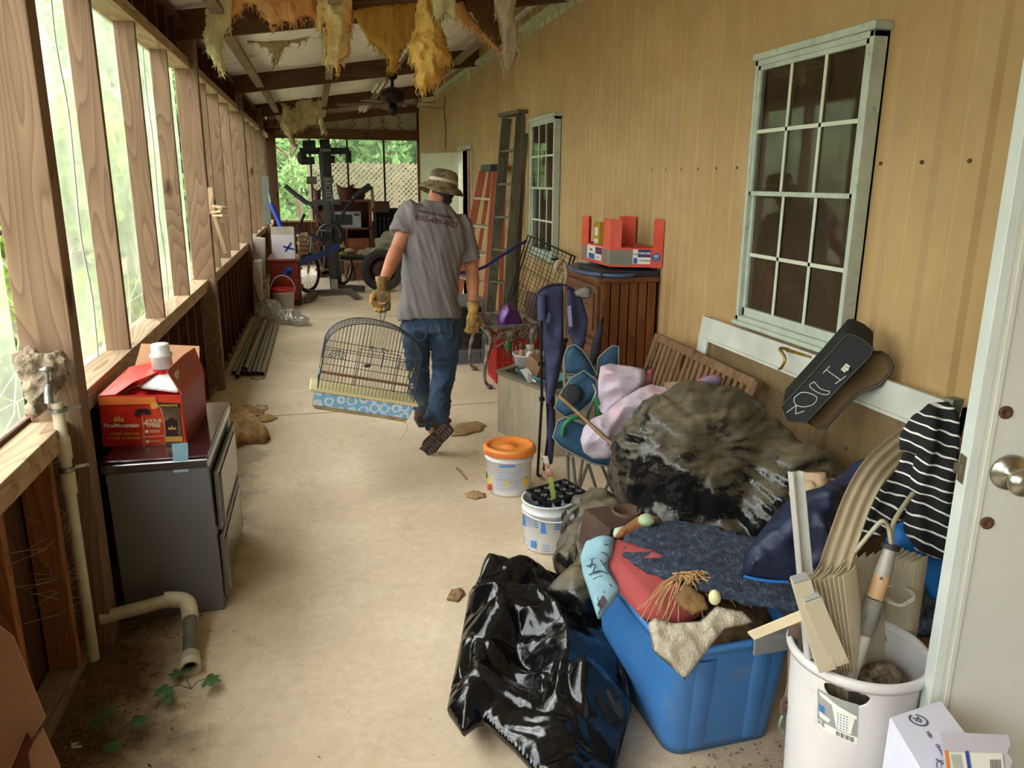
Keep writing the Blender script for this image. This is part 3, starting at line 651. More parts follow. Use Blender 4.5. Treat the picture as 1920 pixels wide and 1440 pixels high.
# --- steel door standing open at the right edge
LA = V((1.25, 1.22, 0)); LB = V((2.0, .93, 0)); du = (LB - LA).normalized(); dn = V((du.y, -du.x, 0))
if dn.y > 0: dn = -dn
dr = struct('door_1', LA); m = MB()
dp = mat('greyed_white_door', (204, 205, 194), .4, var=.05, vs=2, col2=(186, 184, 166), cs=3.5, camt=.68)
m.prism([(0, 0), (.805, 0), (.805, -.044), (0, -.044)], LA + Z3 * .012, du, dn, Z3 * 2.02); m.build('door_leaf', dp, dr, bev=.002)
m = MB(); m.prism([(0, .0005), (.02, .0005), (.02, -.0445), (0, -.0445)], LA + Z3 * .012 - du * .0015, du, dn, Z3 * 2.02); m.build('edge_strip', mat('edge_paint', (206, 212, 206), .35, var=.05), dr, bev=.001)
MB().prism([(.028, .0), (.036, .0), (.036, .003), (.028, .003)], LA + Z3 * .02, du, dn, Z3 * 2.0).build('panel_seam', dp, dr)
nick = mat('satin_nickel', (176, 172, 158), .28, .95, var=.05); kp = PP(1892, 885, LA, dn); R_ = dn.to_track_quat('Z', 'Y').to_matrix()
k = MB().lathe([(0, 0), (.036, 0), (.038, .004), (.034, .010), (.02, .013), (.012, .018), (.011, .034), (.018, .04), (.027, .05), (.029, .06), (.025, .069), (.012, .074), (0, .075)], kp, 36, R=R_)
k.build('door_knob', nick, dr)
for q in ((1885, 773), (1850, 980)):
    c = PP(*q, LA, dn); MB().lathe([(0, 0), (.013, 0), (.0135, .003), (.011, .005), (.005, .0045), (.004, .002), (0, .002)], c, 20, R=R_).build('through_bolt', rust, dr)
lp = V((LA.x, LA.y, 0)) - du * .002; zz = P(1820, 885, y=1.22).z
MB().prism([(-.002, -.036), (.001, -.036), (.001, -.010), (-.002, -.010)], lp + Z3 * (zz - .03), du, dn, Z3 * .058).build('latch_plate', mat('old_brass_plate', (120, 104, 80), .5, .6), dr)
m = MB(); m.beam(lp + Z3 * zz - dn * .023 , lp + Z3 * zz - dn * .023 - du * .014, .014, .02); m.build('latch_bolt', nick, dr)

# --- weathered post behind the door edge
gp_ = mat('grey_green_metal', (116, 120, 104), .5, .3, var=.25, vs=9)
o = MB().loft([[V((a, b, z)) for a, b in ((1.50 + s, 1.56), (1.535 + s, 1.56), (1.535 + s, 1.59), (1.50 + s, 1.59))] for z, s in ((0, .0), (.5, -.005), (.9, .0), (1.05, .01), (1.1, .018))], sm=False)
o.build('metal_post', gp_, bev=.003, tag=('narrow grey green metal post standing between the door edge and wall', 'post'))

# --- hamper
HC = V((1.205, 1.405, 0)); HR = lambda z: .128 + .024 * z / .55
def hit(px, py):
    d = ray(px, py).normalized(); t = .5
    for k in range(5000):
        p = EYE + d * t
        if p.z < .58 and hypot(p.x - HC.x, p.y - HC.y) < HR(p.z): break
        t += .0006
    return atan2(p.y - HC.y, p.x - HC.x), p.z
def HP(th, z, off=0.): r = HR(z) + off; return V((HC.x + r * cos(th), HC.y + r * sin(th), z))
hp = thing('laundry_hamper', 'tall white plastic laundry hamper without lid, full of blind slats beside the door', 'hamper', HC)
hm = mat('white_hamper_plastic', (214, 210, 208), .38, var=.06, vs=5, col2=(176, 160, 136), cs=7, camt=.7)
NS, NZ = 220, 110; holes = [(hit(1591, 1262)[0], .512, .33, .03), (hit(1735, 1300)[0] + .06, .475, .16, .03), (hit(1591, 1262)[0] + pi, .512, .33, .03)]
m = MB(); vs = []; keep = []
def hq(i, j): return -pi + 2 * pi * i / NS, .0 + .53 * j / NZ
def hd(th, z, hole):
    d = (th - hole[0] + pi) % (2 * pi) - pi; return d / hole[2], (z - hole[1]) / hole[3]
for j in range(NZ + 1):
    for i in range(NS):
        th, z = hq(i, j)
        for hole in holes:
            a, b = hd(th, z, hole); b2 = b if b < 0 else b * 2.2; e = hypot(a, b2)
            if .86 < e < 1.12: a /= e; b /= e; th = hole[0] + a * hole[2]; z = hole[1] + b * hole[3]
        vs.append(HP(th, z))
fs = []
for j in range(NZ):
    for i in range(NS):
        th, z = hq(i + .5, j + .5); ok = True
        for hole in holes:
            a, b = hd(th, z, hole)
            if hypot(a, b if b < 0 else b * 2.2) < 1: ok = False
        if ok: fs.append((j * NS + i, j * NS + (i + 1) % NS, (j + 1) * NS + (i + 1) % NS, (j + 1) * NS + i))
m.add(vs, fs, True); m.build('basket_wall', hm, hp, solid=.0025)
MB().lathe([(HR(0), .0), (HR(0), .006), (0, .006), (0, 0), (HR(0), 0)], HC, 48).build('basket_base', hm, hp)
rz_ = .532; MB().lathe([(HR(.53) - .002, rz_), (HR(.55) + .008, rz_ - .004), (HR(.55) + .012, rz_ + .006), (HR(.55) + .010, rz_ + .018), (HR(.55) + .003, rz_ + .023), (HR(.53) - .003, rz_ + .018), (HR(.53) - .002, rz_)], HC, 64).build('rim', hm, hp)
# label on the hamper: grey panel with a drawn basket
lab = MB(); quad = [hit(*q) for q in ((1534, 1290), (1610, 1320), (1607, 1395), (1533, 1358))]
def LQ(u, v, off=.0015):
    a, b, c, d = quad; th = (a[0] * (1 - u) + b[0] * u) * v + (d[0] * (1 - u) + c[0] * u) * (1 - v); z = (a[1] * (1 - u) + b[1] * u) * v + (d[1] * (1 - u) + c[1] * u) * (1 - v)
    return HP(th, z, off)
def patch(poly, off, mt, name='label', par=None, N=5):
    """flat drawing element in label coordinates wrapped to the hamper"""
    par = par or hp; b = MB(); pts = []
    for (a, c), (d, e) in zip(poly, poly[1:] + poly[:1]):
        for k in range(N): pts.append((a + (d - a) * k / N, c + (e - c) * k / N))
    cx = sum(p[0] for p in pts) / len(pts); cy = sum(p[1] for p in pts) / len(pts)
    vs = [LQ(cx, cy, off)] + [LQ(cx + (x - cx) * .5, cy + (y - cy) * .5, off) for x, y in pts] + [LQ(x, y, off) for x, y in pts]; n = len(pts)
    b.add(vs, [(0, 1 + i, 1 + (i + 1) % n) for i in range(n)] + [(1 + i, 1 + n + i, 1 + n + (i + 1) % n, 1 + (i + 1) % n) for i in range(n)])
    return b.build(name, mt, par)
lg = mat('label_grey', (150, 152, 148), .5, var=.03); lw = mat('label_white', (232, 230, 218), .5, var=.03); lbl = mat('label_blue', (52, 112, 176), .5, var=.03); ldk = mat('label_dark', (60, 60, 62), .5)
L0 = patch([(0, .18), (1, .18), (1, 1), (0, 1)], .0020, lg); L0['label'] = 'grey picture label'
rel = lambda o: (setattr(o, 'parent', L0), setattr(o, 'location', (0, 0, 0)))
def sub(o):
    o.parent = L0; return o
sub(patch([(0, 0), (1, 0), (1, .18), (0, .18)], .0021, lw, 'label_foot'))
sub(patch([(.38, .78), (.93, .66), (.84, .2), (.5, .22)], .0027, lw, 'basket_drawing')); sub(patch([(.05, .95), (.25, .93), (.5, .82), (.97, .7), (.97, .62), (.4, .76), (.08, .86)], .0029, lw, 'lid_drawing'))
sub(patch([(.04, .62), (.2, .6), (.2, .42), (.05, .44)], .0027, lbl, 'blue_patch')); sub(patch([(.06, .42), (.36, .36), (.3, .25), (.08, .28)], .0027, lw, 'small_drawing'))
for a in range(4):
    for b in range(6): sub(patch([(.52 + a * .07, .64 - b * .07), (.55 + a * .07, .63 - b * .07), (.55 + a * .07, .60 - b * .07), (.52 + a * .07, .61 - b * .07)], .0034, lbl, 'dot', N=1))
for a in range(11): x = .5 + a * .04; sub(patch([(x, .15), (x + .015 + .012 * (a % 3 == 0), .15), (x + .015 + .012 * (a % 3 == 0), .03), (x, .03)], .0027, ldk, 'barcode_bar', N=1))
sub(patch([(.02, .22), (.2, .2), (.2, .05), (.02, .07)], .0027, lg, 'corner_block')); c_ = LQ(.11, .13, .0035); u_ = (LQ(.3, .13) - LQ(0, .13)); v_ = LQ(.1, .4) - LQ(.1, 0)
text('2', .022, c_, u_, v_, lw, L0, name='numeral')

# --- things standing in the hamper
dirty = mat('dirty_cream_plastic', (188, 172, 144), .55, var=.15, vs=9, col2=(160, 140, 108), cs=6, camt=.6)
slatm = mat('vinyl_slat', (204, 192, 164), .5, var=.08, vs=6, col2=(180, 164, 132), cs=12, camt=.62, stretch=(1, 1, .3))
fl = [P(*q, y=yy) for q, yy in (((1722, 812), 1.66), ((1672, 848), 1.62), ((1635, 888), 1.57), ((1607, 940), 1.53), ((1585, 1000), 1.48), ((1565, 1060), 1.44), ((1552, 1110), 1.42), ((1558, 1250), 1.39), ((1565, 1330), 1.38))]
cv = curve(fl, 6); rings = []
for i, p in enumerate(cv):
    t = (cv[min(i + 1, len(cv) - 1)] - cv[max(i - 1, 0)]).normalized(); vw = (p - EYE).normalized(); a = t.cross(vw).normalized(); b = t.cross(a); ring = []
    for k in range(28):
        w_ = -1 + 2 * k / 27; ring.append(p + a * w_ * .033 + b * (.010 * abs(sin(w_ * pi * 1.5)) + .004))
    for k in range(27, -1, -1):
        w_ = -1 + 2 * k / 27; ring.append(p + a * w_ * .033 + b * (.010 * abs(sin(w_ * pi * 1.5)) - .002))
    rings.append(ring)
MB().loft(rings).build('curved_channel', mat('stained_fluted_channel', (176, 158, 130), .55, var=.2, vs=5, col2=(140, 104, 70), cs=5, camt=.7), tag=('long curved fluted beige channel arching out of the white hamper', 'channel'))
a = P(1492, 884, y=1.5); b = P(1512, 1110, y=1.42); b2 = b + (b - a) * .55
m = MB(); ax = (b2 - a).normalized(); sx_ = ax.cross(V((.2, 1, 0))).normalized(); bz = ax.cross(sx_)
wm = mat('white_metal', (200, 198, 190), .35, .2, var=.1)
for c, ww, hh in ((0, .003, .026), (-.012, .026, .003), (.012, .026, .003)):
    m.beam(a + bz * 0 + sx_ * c, b2 + sx_ * c, .003 if c else .024, .03 if c else .003, bz)
m.build('metal_channel', wm, tag=('straight white metal channel sticking up in front of the navy jacket', 'channel'))
def bundle(name, label, tops, bots, n, w_dir, wid, th, gap, mt, group=None, str_px=None):
    t = thing(name, label, 'blind slats', bots[0] if isinstance(bots[0], V) else V(bots[0]))
    for i in range(n):
        f = i / max(1, n - 1); p = V(tops[0]).lerp(V(tops[1]), f); q = V(bots[0]).lerp(V(bots[1]), f); ax = (q - p).normalized(); wd = V(w_dir) - ax * ax.dot(V(w_dir)); wd.normalize(); nn = ax.cross(wd)
        p = p - ax * (.006 * ((i * 7) % 5) / 5)
        MB().prism([(-wid / 2, 0), (-wid / 4, th * 1.6), (0, th * 2.2), (wid / 4, th * 1.6), (wid / 2, 0), (wid / 2, th), (wid / 4, th * 2.6), (0, th * 3.2), (-wid / 4, th * 2.6), (-wid / 2, th)], p, wd, nn, q - p).build('slat', mt, t)
    return t
t = bundle('blind_slat_bundle', 'thick fanned bundle of cream blind slats tied with string at the right of the hamper', (P(1672, 1036, y=1.47), P(1727, 1050, y=1.43)), (P(1676, 1240, y=1.5), P(1700, 1245, y=1.44)), 13, (1, .28, 0), .05, .0014, .006, slatm)
strg = mat('white_string', (216, 210, 190), .8)
p0 = P(1664, 1130, y=1.41); p1 = P(1714, 1124, y=1.39); m = MB()
for k in range(4): m.tube(curve([p0 + Z3 * (.004 * k), p0.lerp(p1, .3) + Z3 * (.006 * sin(k * 3) - .004) - Y3 * .01, p0.lerp(p1, .6) + Z3 * .005 * cos(k * 2) - Y3 * .012, p1 + Z3 * .005 * k, p1 + V((.01, .06, .0)), p0 + V((-.01, .08, 0))], 5), .0016, 5, closed=True)
m.build('string', strg, t)
t = bundle('blind_slat_bundle', 'loose bundle of wide cream blind slats behind the pole in the hamper', (P(1570, 1060, y=1.42), P(1648, 1042, y=1.50)), (P(1600, 1240, y=1.42), P(1660, 1245, y=1.47)), 6, (1, .35, 0), .085, .0014, .01, slatm)
t = bundle('blind_slat_bundle', 'narrow cream slats leaning at the left rim of the hamper', (P(1512, 1078, y=1.42), P(1592, 1072, y=1.38)), (P(1562, 1245, y=1.40), P(1612, 1250, y=1.36)), 10, (1, .5, .1), .06, .0016, .01, slatm)
grye = mat('grey_end_cap', (168, 170, 166), .4, .2)
for i, (tp, bt, lb) in enumerate(((((1500, 1085), 1.34), ((1548, 1250), 1.33), 'box shaped blind head rail leaning leftmost in the hamper'), (((1520, 1118), 1.32), ((1572, 1238), 1.325), 'shorter blind head rail in front of the leftmost rail in the hamper'))):
    p = P(*tp[0], y=tp[1]); q = P(*bt[0], y=bt[1]); t = thing('blind_head_rail', lb, 'blind rail', q)
    ax = (q - p).normalized(); wd = V((1, -.3, .3)); wd = (wd - ax * wd.dot(ax)).normalized(); nn = ax.cross(wd); w2 = .019; h2 = .014
    m = MB(); m.prism([(-w2, -h2), (w2, -h2), (w2, h2), (w2 - .002, h2), (w2 - .002, -h2 + .002), (-w2 + .002, -h2 + .002), (-w2 + .002, h2), (-w2, h2)], p, wd, nn, q - p); m.prism([(-w2, h2), (w2, h2), (w2, h2 + .002), (-w2, h2 + .002)], p, wd, nn, q - p); m.build('rail', slatm, t)
    MB().beam(p - ax * .004, p + ax * .02, w2 * 1.8, h2 * 1.8, nn).build('end_cap', grye, t)
# pole with crank
t = thing('crank_pole', 'grey and tan tapered pole with black collar and bent rod in the hamper', 'pole', P(1590, 1275, y=1.36))
A = P(1671, 1022, y=1.40); B = P(1640, 1122, y=1.38); C_ = P(1655, 1078, y=1.39); D_ = P(1622, 1190, y=1.37); E_ = P(1588, 1290, y=1.36)
pg = mat('pole_grey', (162, 156, 146), .45, .1, var=.12); MB().tube([A, C_], [.0135, .019], 18).build('upper_sleeve', pg, t)
MB().tube([C_, B], [.0188, .019], 18).build('tan_section', mat('tan_plastic', (196, 156, 112), .5, var=.1), t)
MB().tube([B, B.lerp(D_, .5), D_], [.021, .0215, .017], 16).build('tape_wrap', mat('grey_tape', (128, 124, 114), .5, var=.3, vs=30, bump=.5), t)
MB().tube([D_, E_], [.014, .0155], 16).build('lower_tube', mat('pale_tube', (198, 194, 184), .4), t)
MB().tube([A - (A - C_).normalized() * -.002, A + (C_ - A).normalized() * .010], .021, 20).build('collar', mat('black_rubber', (34, 34, 34), .6), t)
MB().tube(curve([A, P(1666, 990, y=1.41), P(1655, 977, y=1.41), P(1640, 990, y=1.42), P(1605, 1032, y=1.43), P(1598, 1040, y=1.44)], 6), .0055, 8).tube(curve([A, P(1674, 985, y=1.42), P(1690, 955, y=1.44), P(1712, 925, y=1.47)], 5), .0055, 8).build('bent_rod', mat('painted_rod', (176, 168, 140), .5, .2), t)
h = MB().disc(C_.lerp(B, .15) - (C_ - EYE).normalized() * .0185, .004, -(C_ - EYE), 12).build('button_hole', ldk, t)
# stir stick, rag, strap
MB().beam(P(1408, 1192, y=1.45), P(1512, 1150, y=1.36), .004, .024, (0, -.3, 1)).build('paint_stick', mat('pale_wood_stick', (224, 208, 172), .7, var=.08), tag=('flat pale wooden stick poking out left over the blue tote', 'stick'))
MB().ell(V((1.262, 1.385, .455)), (.065, .04, .05)).build('shag_rag', mat('shag', (166, 148, 122), 1, var=.5, vs=60, bump=1.5, bs=120), tag=('crumpled tan shag rag inside the white hamper', 'rag'))
st = thing('leather_strap', 'worn brown leather strap with metal clip hanging beside the blue tote', 'strap', P(1470, 1375, y=1.52))
lea = mat('worn_leather', (122, 100, 84), .8, var=.3, vs=14); pts = curve([P(1522, 1172, y=1.42), P(1500, 1165, y=1.45), P(1487, 1180, y=1.47), P(1486, 1240, y=1.48), P(1484, 1290, y=1.48), P(1472, 1330, y=1.48)], 6)
rings = []
for i, p in enumerate(pts):
    t_ = (pts[min(i + 1, len(pts) - 1)] - pts[max(i - 1, 0)]).normalized(); a = t_.cross(V((-.5, -1, .2))).normalized(); b = t_.cross(a); wv = .0095 + .004 * (i / len(pts)); rings.append([p - a * wv - b * .0015, p + a * wv - b * .0015, p + a * wv + b * .0015, p - a * wv + b * .0015])
MB().loft(rings, sm=False).build('strap', lea, st)
c = P(1474, 1322, y=1.475); MB().beam(c + Z3 * .02, c - Z3 * .022, .03, .008, (0, 1, 0)).ell(c - Y3 * .006 + Z3 * .003, (.008, .004, .008)).build('buckle_patch', mat('brown_patch', (104, 78, 66), .7, var=.3), st, bev=.002)
c = P(1474, 1352, y=1.475); MB().tube(curve([c + V((-.012, 0, .02)), c + V((-.018, 0, -.01)), c + V((0, 0, -.035)), c + V((.012, 0, -.02)), c + V((.008, 0, .0))], 6), .0032, 8).build('clip_hook', mat('verdigris', (122, 148, 132), .6, .3, var=.3, vs=40), st)

# --- cartons by the door
cb = thing('shipping_carton', 'white carton with round grey printed mark in the bottom right corner', 'carton', (1.2, 1.05, 0))
cw = mat('white_carton', (214, 212, 228), .55, var=.03); zt = .56
tp = W_([(1668, 1345), (1764, 1313), (1862, 1440), (1745, 1475)], z=zt); m = MB()
m.add([tp[0], tp[1], tp[2], tp[3]] + [V((q.x, q.y, 0)) for q in tp], [(0, 3, 2, 1), (0, 1, 5, 4), (1, 2, 6, 5), (2, 3, 7, 6), (3, 0, 4, 7), (4, 5, 6, 7)]); m.build('carton_body', cw, cb, bev=.002)
ink = mat('grey_ink', (84, 82, 92), .6, var=.03); u_ = (tp[1] - tp[0]).normalized(); v_ = (tp[0] - tp[3]).normalized(); c = P(1722, 1350, z=zt + .0012)
MB().loft([[c + V((cos(a) * r_, sin(a) * r_, 0)) for a in [radians(100) + radians(330) * k / 40 for k in range(41)]] for r_ in (.0145, .0185)], cap=False, sm=False, closed=False).build('printed_ring', ink, cb)
m = MB()
for a, b in ((0, .004), (-.0055, -.001), (.0055, -.001), (0, -.006), (-.0055, .007), (.0055, .007)):
    q = c + V((a * .9, b * .9, 0)); m.add([q + V((0, .0035, 0)), q + V((.0035, 0, 0)), q + V((0, -.0035, 0)), q + V((-.0035, 0, 0))], [(0, 3, 2, 1)])
m.build('printed_mark', ink, cb)
text('100-', .012, P(1742, 1378, z=zt + .001), (tp[3] - tp[0]), u_, ink, cb); text('151758', .011, P(1762, 1406, z=zt + .001), (tp[3] - tp[0]), u_, mat('violet_ink', (104, 62, 110), .6), cb)
c = P(1778, 1440, z=zt + .001); MB().loft([[c + V((cos(a) * r_, sin(a) * r_, 0)) for a in [2 * pi * k / 30 for k in range(31)]] for r_ in (.019, .0205)], cap=False, sm=False, closed=False).loft([[c + V((cos(a) * r_, sin(a) * r_, 0)) for a in [2 * pi * k / 30 for k in range(31)]] for r_ in (.012, .013)], cap=False, sm=False, closed=False).build('stamp_ring', ink, cb)
text('STANDARD', .0055, P(1768, 1432, z=zt + .001), V((-.3, 1, 0)), V((-1, -.3, 0)), ink, cb)
ml = thing('torn_mailer', 'torn grey white cardboard mailer with orange and blue striped label on the carton', 'mailer', (1.25, 1.0, zt))
q = W_([(1762, 1375), (1890, 1381), (1894, 1400), (1888, 1415), (1898, 1430), (1893, 1445), (1900, 1470), (1775, 1470)], z=zt + .012); MB().plate(q[::-1], .004).build('mailer_board', mat('greyboard', (196, 190, 200), .7, var=.05), ml)
def flat(pts, z, mt, par, name): q = W_(pts, z=z); b = MB(); b.add(q, [tuple(range(len(q)))]); return b.build(name, mt, par)
zl = zt + .0175
lb1 = flat([(1770, 1410), (1880, 1412), (1885, 1470), (1778, 1470)], zl, lw, ml, 'address_label')
flat([(1771, 1407), (1777, 1407), (1786, 1470), (1779, 1470)], zl + .001, mat('orange_stripe', (236, 130, 40), .6), ml, 'orange_stripe'); flat([(1809, 1408), (1816, 1408), (1826, 1470), (1819, 1470)], zl + .001, mat('blue_stripe', (40, 72, 168), .6), ml, 'blue_stripe')
for k in range(6): flat([(1783 + k * 3.3, 1414), (1784.2 + k * 3.3, 1414), (1791 + k * 3.3, 1450), (1789.8 + k * 3.3, 1450)], zl + .001, lg, ml, 'print_line')
for k in range(7): flat([(1856 + k * 3, 1424), (1857.5 + k * 3, 1424), (1859.5 + k * 3, 1450), (1858 + k * 3, 1450)], zl + .001, ink, ml, 'barcode_bar')
# tan flap against the door
MB().plate(WP([(1790, 1347), (1862, 1345), (1925, 1392), (1925, 1400), (1815, 1385)], LA + dn * .03, (dn + V((0, 0, .9))).normalized()), .004).build('manila_envelope', mat('manila', (196, 182, 158), .7, var=.1, col2=(150, 130, 100), camt=.7), tag=('beige envelope flap lying behind the carton against the door', 'envelope'))

# --- blue tote
TC = V((1.072, 2.03, 0)); Rt = Euler((0, 0, radians(2))).to_matrix(); tt = thing('storage_tote', 'blue plastic storage tote piled with cushions and a door mat', 'tote', TC)
tm = mat('blue_tote_plastic', (62, 118, 178), .38, var=.1, vs=4, col2=(110, 132, 148), cs=6, camt=.66)
def rr(hx, hy, r, z, n=6, ind=0):
    o = []
    for cx, cy, a0 in ((hx - r, hy - r, 0), (-hx + r, hy - r, 90), (-hx + r, -hy + r, 180), (hx - r, -hy + r, 270)):
        for k in range(n + 1): a = radians(a0 + 90 * k / n); o.append(V((cx + r * cos(a), cy + r * sin(a), z)))
    return o
def TR(l): return [TC + Rt @ q for q in l]
m = MB(); m.loft([TR(rr(.172 + .028 * t, .265 + .035 * t, .05, .003 + .37 * t)) for t in inter(0, 1, 12)], cap=False); m.add(TR(rr(.172, .265, .05, .003)), [tuple(range(27, -1, -1))])
m.build('tub', tm, tt, solid=.004)
MB().loft([TR(rr(.197, .297, .05, .35)), TR(rr(.212, .312, .06, .352)), TR(rr(.215, .315, .06, .375)), TR(rr(.203, .303, .055, .378)), TR(rr(.197, .297, .05, .36))], cap=False).build('rim', tm, tt)
m = MB()
for i in (-.09, .09):
    m.loft([[TC + Rt @ V((i + dx, -(.266 + .035 * t) - dy, .02 + .33 * t)) for dx, dy in ((-.03, 0), (-.022, .005), (.022, .005), (.03, 0))] for t in inter(0, .93, 6)], cap=False, closed=False)
m.build('rib', tm, tt)
gl_ = mat('grey_latch', (138, 138, 136), .45, var=.1, col2=(176, 160, 130), camt=.62)
MB().prism([(-.062, -.035), (.062, -.035), (.062, .012), (-.062, .012)], TC + Rt @ V((.10, -.318, .372)), Rt @ X3, Z3, Rt @ V((0, -.008, 0))).prism([(-.062, 0), (.062, 0), (.062, .04), (-.062, .04)], TC + Rt @ V((.10, -.325, .383)), Rt @ X3, Rt @ Y3, V((0, 0, .006))).build('latch_handle', gl_, tt, bev=.003)

# contents of the tote
def fluff(name, mt, label, cat, px, o, n, f, b, res=.009, rim=.04, disp=None, par=None, **k):
    m = MB(); puff(m, WP(px, V(o), n), n, f, b, res, rim, disp, **k); return m.build(name, mt, par, tag=(label, cat) if par is None else None)
MB().ell((1.13, 2.02, .30), (.19, .28, .13)).build('burlap_heap', mat('brown_burlap', (110, 84, 54), .95, var=.4, vs=30, bump=.8, bs=80), tag=('dark brown burlap filling under the blue door mat', 'burlap'))
redm = mat('red_cushion_cloth', (164, 70, 68), .85, var=.12, vs=4, bump=.2, bs=120)
fluff('cushion', redm, 'faded red cushion sticking out under the blue door mat', 'cushion', [(1135, 1028), (1160, 1015), (1240, 1040), (1330, 1090), (1318, 1150), (1290, 1170), (1240, 1172), (1200, 1155), (1160, 1110), (1138, 1070)], (.95, 1.9, .42), (-.2, -.35, .9), .05, .04, disp=lambda p, h: .008 * fn(p, 14) * h)
teal = mat('teal_print_cloth', (136, 172, 184), .9, var=.12, vs=5, bump=.3, bs=90)
tp_ = fluff('printed_pillow', teal, 'light teal pillow with dark outline print hanging at the tote corner', 'pillow', [(1088, 1045), (1100, 1015), (1132, 1003), (1152, 1008), (1150, 1035), (1140, 1060), (1166, 1102), (1150, 1128), (1122, 1165), (1104, 1110), (1092, 1075)], (.80, 2.0, .42), (-.55, -.5, .65), .028, .02, res=.007, rim=.03, disp=crump(.012, .004, 0, 9))
dk = mat('print_ink', (36, 52, 60), .9); m = MB()
for st_ in ([(1097, 1040), (1112, 1034), (1108, 1048), (1122, 1044)], [(1100, 1062), (1116, 1058), (1112, 1074), (1128, 1070)], [(1108, 1030), (1124, 1020), (1140, 1022)], [(1112, 1086), (1128, 1080), (1124, 1096), (1140, 1092)], [(1118, 1104), (1134, 1098), (1132, 1112)], [(1126, 1050), (1136, 1066), (1150, 1084)], [(1096, 1052), (1110, 1050), (1106, 1064)], [(1112, 1040), (1130, 1036), (1142, 1048), (1132, 1058)], [(1104, 1078), (1124, 1070), (1140, 1076)], [(1116, 1096), (1136, 1092), (1148, 1100)], [(1120, 1120), (1126, 1140), (1122, 1152)]):
    pts = [PP(a, b, V((.80, 2.0, .42)) + V((-.55, -.5, .65)).normalized() * .031, (-.55, -.5, .65)) for a, b in st_]; m.tube(curve(pts, 4), .0016, 5)
m.build('print_outline', dk, tp_)
q = WP([(1117, 1115), (1128, 1108), (1136, 1128), (1128, 1142), (1120, 1136)], V((.80, 2.0, .42)) + V((-.55, -.5, .65)).normalized() * .03, (-.55, -.5, .65)); MB().plate(q, .002).build('print_figure', mat('brown_print', (70, 58, 54), .9), tp_)
ter = mat('dirty_terry', (206, 194, 170), 1, var=.12, vs=5, col2=(158, 136, 104), cs=5, camt=.64, bump=.9, bs=160)
fluff('hand_towel', ter, 'dirty cream hand towel draped over the front rim of the tote', 'towel', [(1214, 1168), (1228, 1158), (1262, 1168), (1312, 1164), (1342, 1136), (1392, 1146), (1414, 1166), (1395, 1172), (1358, 1180), (1330, 1215), (1284, 1274), (1258, 1250), (1225, 1222)], (1.0, 1.735, .41), (-.12, -.8, .6), .018, .006, res=.006, rim=.02, disp=crump(.014, .006, .002, 12))
matm = mat('navy_ribbed_mat', (52, 64, 84), 1, var=.3, vs=40, col2=(88, 96, 108), cs=60, camt=.55, bump=1.2, bs=150)
MT = V((1.2, 1.85, .50)); MN = V((-.05, -.12, 1)).normalized(); m = MB()
puff(m, WP([(1156, 1036), (1172, 1006), (1215, 984), (1262, 978), (1340, 990), (1480, 1030), (1620, 1070), (1768, 1120), (1772, 1195), (1640, 1190), (1492, 1146), (1400, 1134), (1300, 1106), (1205, 1068)], MT, MN), MN, .012, .008, .012, .015, lambda p, h: .012 * fn(p, 4) + .0045 * sin(p.y * 190 + p.x * 40))
m.build('door_mat', matm, tag=('navy blue ribbed door mat lying across the tote', 'door mat'))
rnd = random.Random(5); m = MB(); c0 = PP(1282, 1078, (1.0, 1.84, .49), (-.1, -.4, .9))
for k in range(46):
    a = rnd.uniform(-2.9, .35); ln = rnd.uniform(.06, .2); d = V((cos(a) * ln, sin(a) * ln * .6, -.02 - ln * .35)); m.tube(curve([c0 + V((rnd.uniform(-.03, .06), rnd.uniform(-.01, .02), .0)), c0 + d * .5 + V((0, -.01, .035)), c0 + d + V((rnd.uniform(-.03, .03), 0, rnd.uniform(-.02, .02)))], 4), .0018, 4)
m.build('raffia_straw', mat('raffia', (198, 158, 104), .8, var=.2), tag=('loose tan raffia straw spilling over the red cushion', 'straw'))['kind'] = 'stuff'
MB().ell(P(1340, 1120, y=1.74), (.017, .017, .022)).build('egg', mat('cream_egg', (222, 212, 160), .5), tag=('cream coloured egg between the mat and the towel', 'egg'))
MB().ell(P(1212, 975, y=2.16), (.028, .026, .02)).build('egg', mat('green_egg', (168, 186, 148), .45), tag=('pale green egg on brown cloth above the blue mat', 'egg'))
brc = mat('tan_suede', (160, 106, 62), .95, var=.25, bump=.6)
fluff('suede_cloth', brc, 'orange brown suede cloth above the top corner of the blue mat', 'cloth', [(1150, 1010), (1165, 990), (1195, 968), (1235, 968), (1250, 985), (1215, 990), (1175, 1010)], (.98, 2.2, .50), (0, -.5, .9), .02, .01, disp=crump(.01, .005, 0, 12))
fluff('burlap_scrap', mat('burlap_tan', (140, 106, 66), .95, var=.3, bump=1), 'brown burlap scrap on the red cushion', 'burlap', [(1262, 1120), (1290, 1095), (1322, 1118), (1330, 1142), (1300, 1152), (1280, 1142)], (1.0, 1.78, .475), (-.1, -.6, .8), .012, .004, res=.007, rim=.02)
fluff('paper_scrap', mat('dirty_paper', (206, 208, 196), .8, var=.15), 'crumpled whitish paper beside the suede cloth', 'paper', [(1148, 1005), (1152, 990), (1180, 984), (1182, 996), (1160, 1012)], (.93, 2.25, .46), (0, -.6, .8), .015, .004, res=.008, disp=crump(.01, .004, 0, 16))
MB().box(P(1136, 1000, y=2.42), (.11, .16, .13), (.1, .1, .3)).build('brown_box', mat('rust_brown_board', (84, 60, 48), .85, var=.3), bev=.003, tag=('dark rusty brown box half buried in the dusty black bag', 'box'))
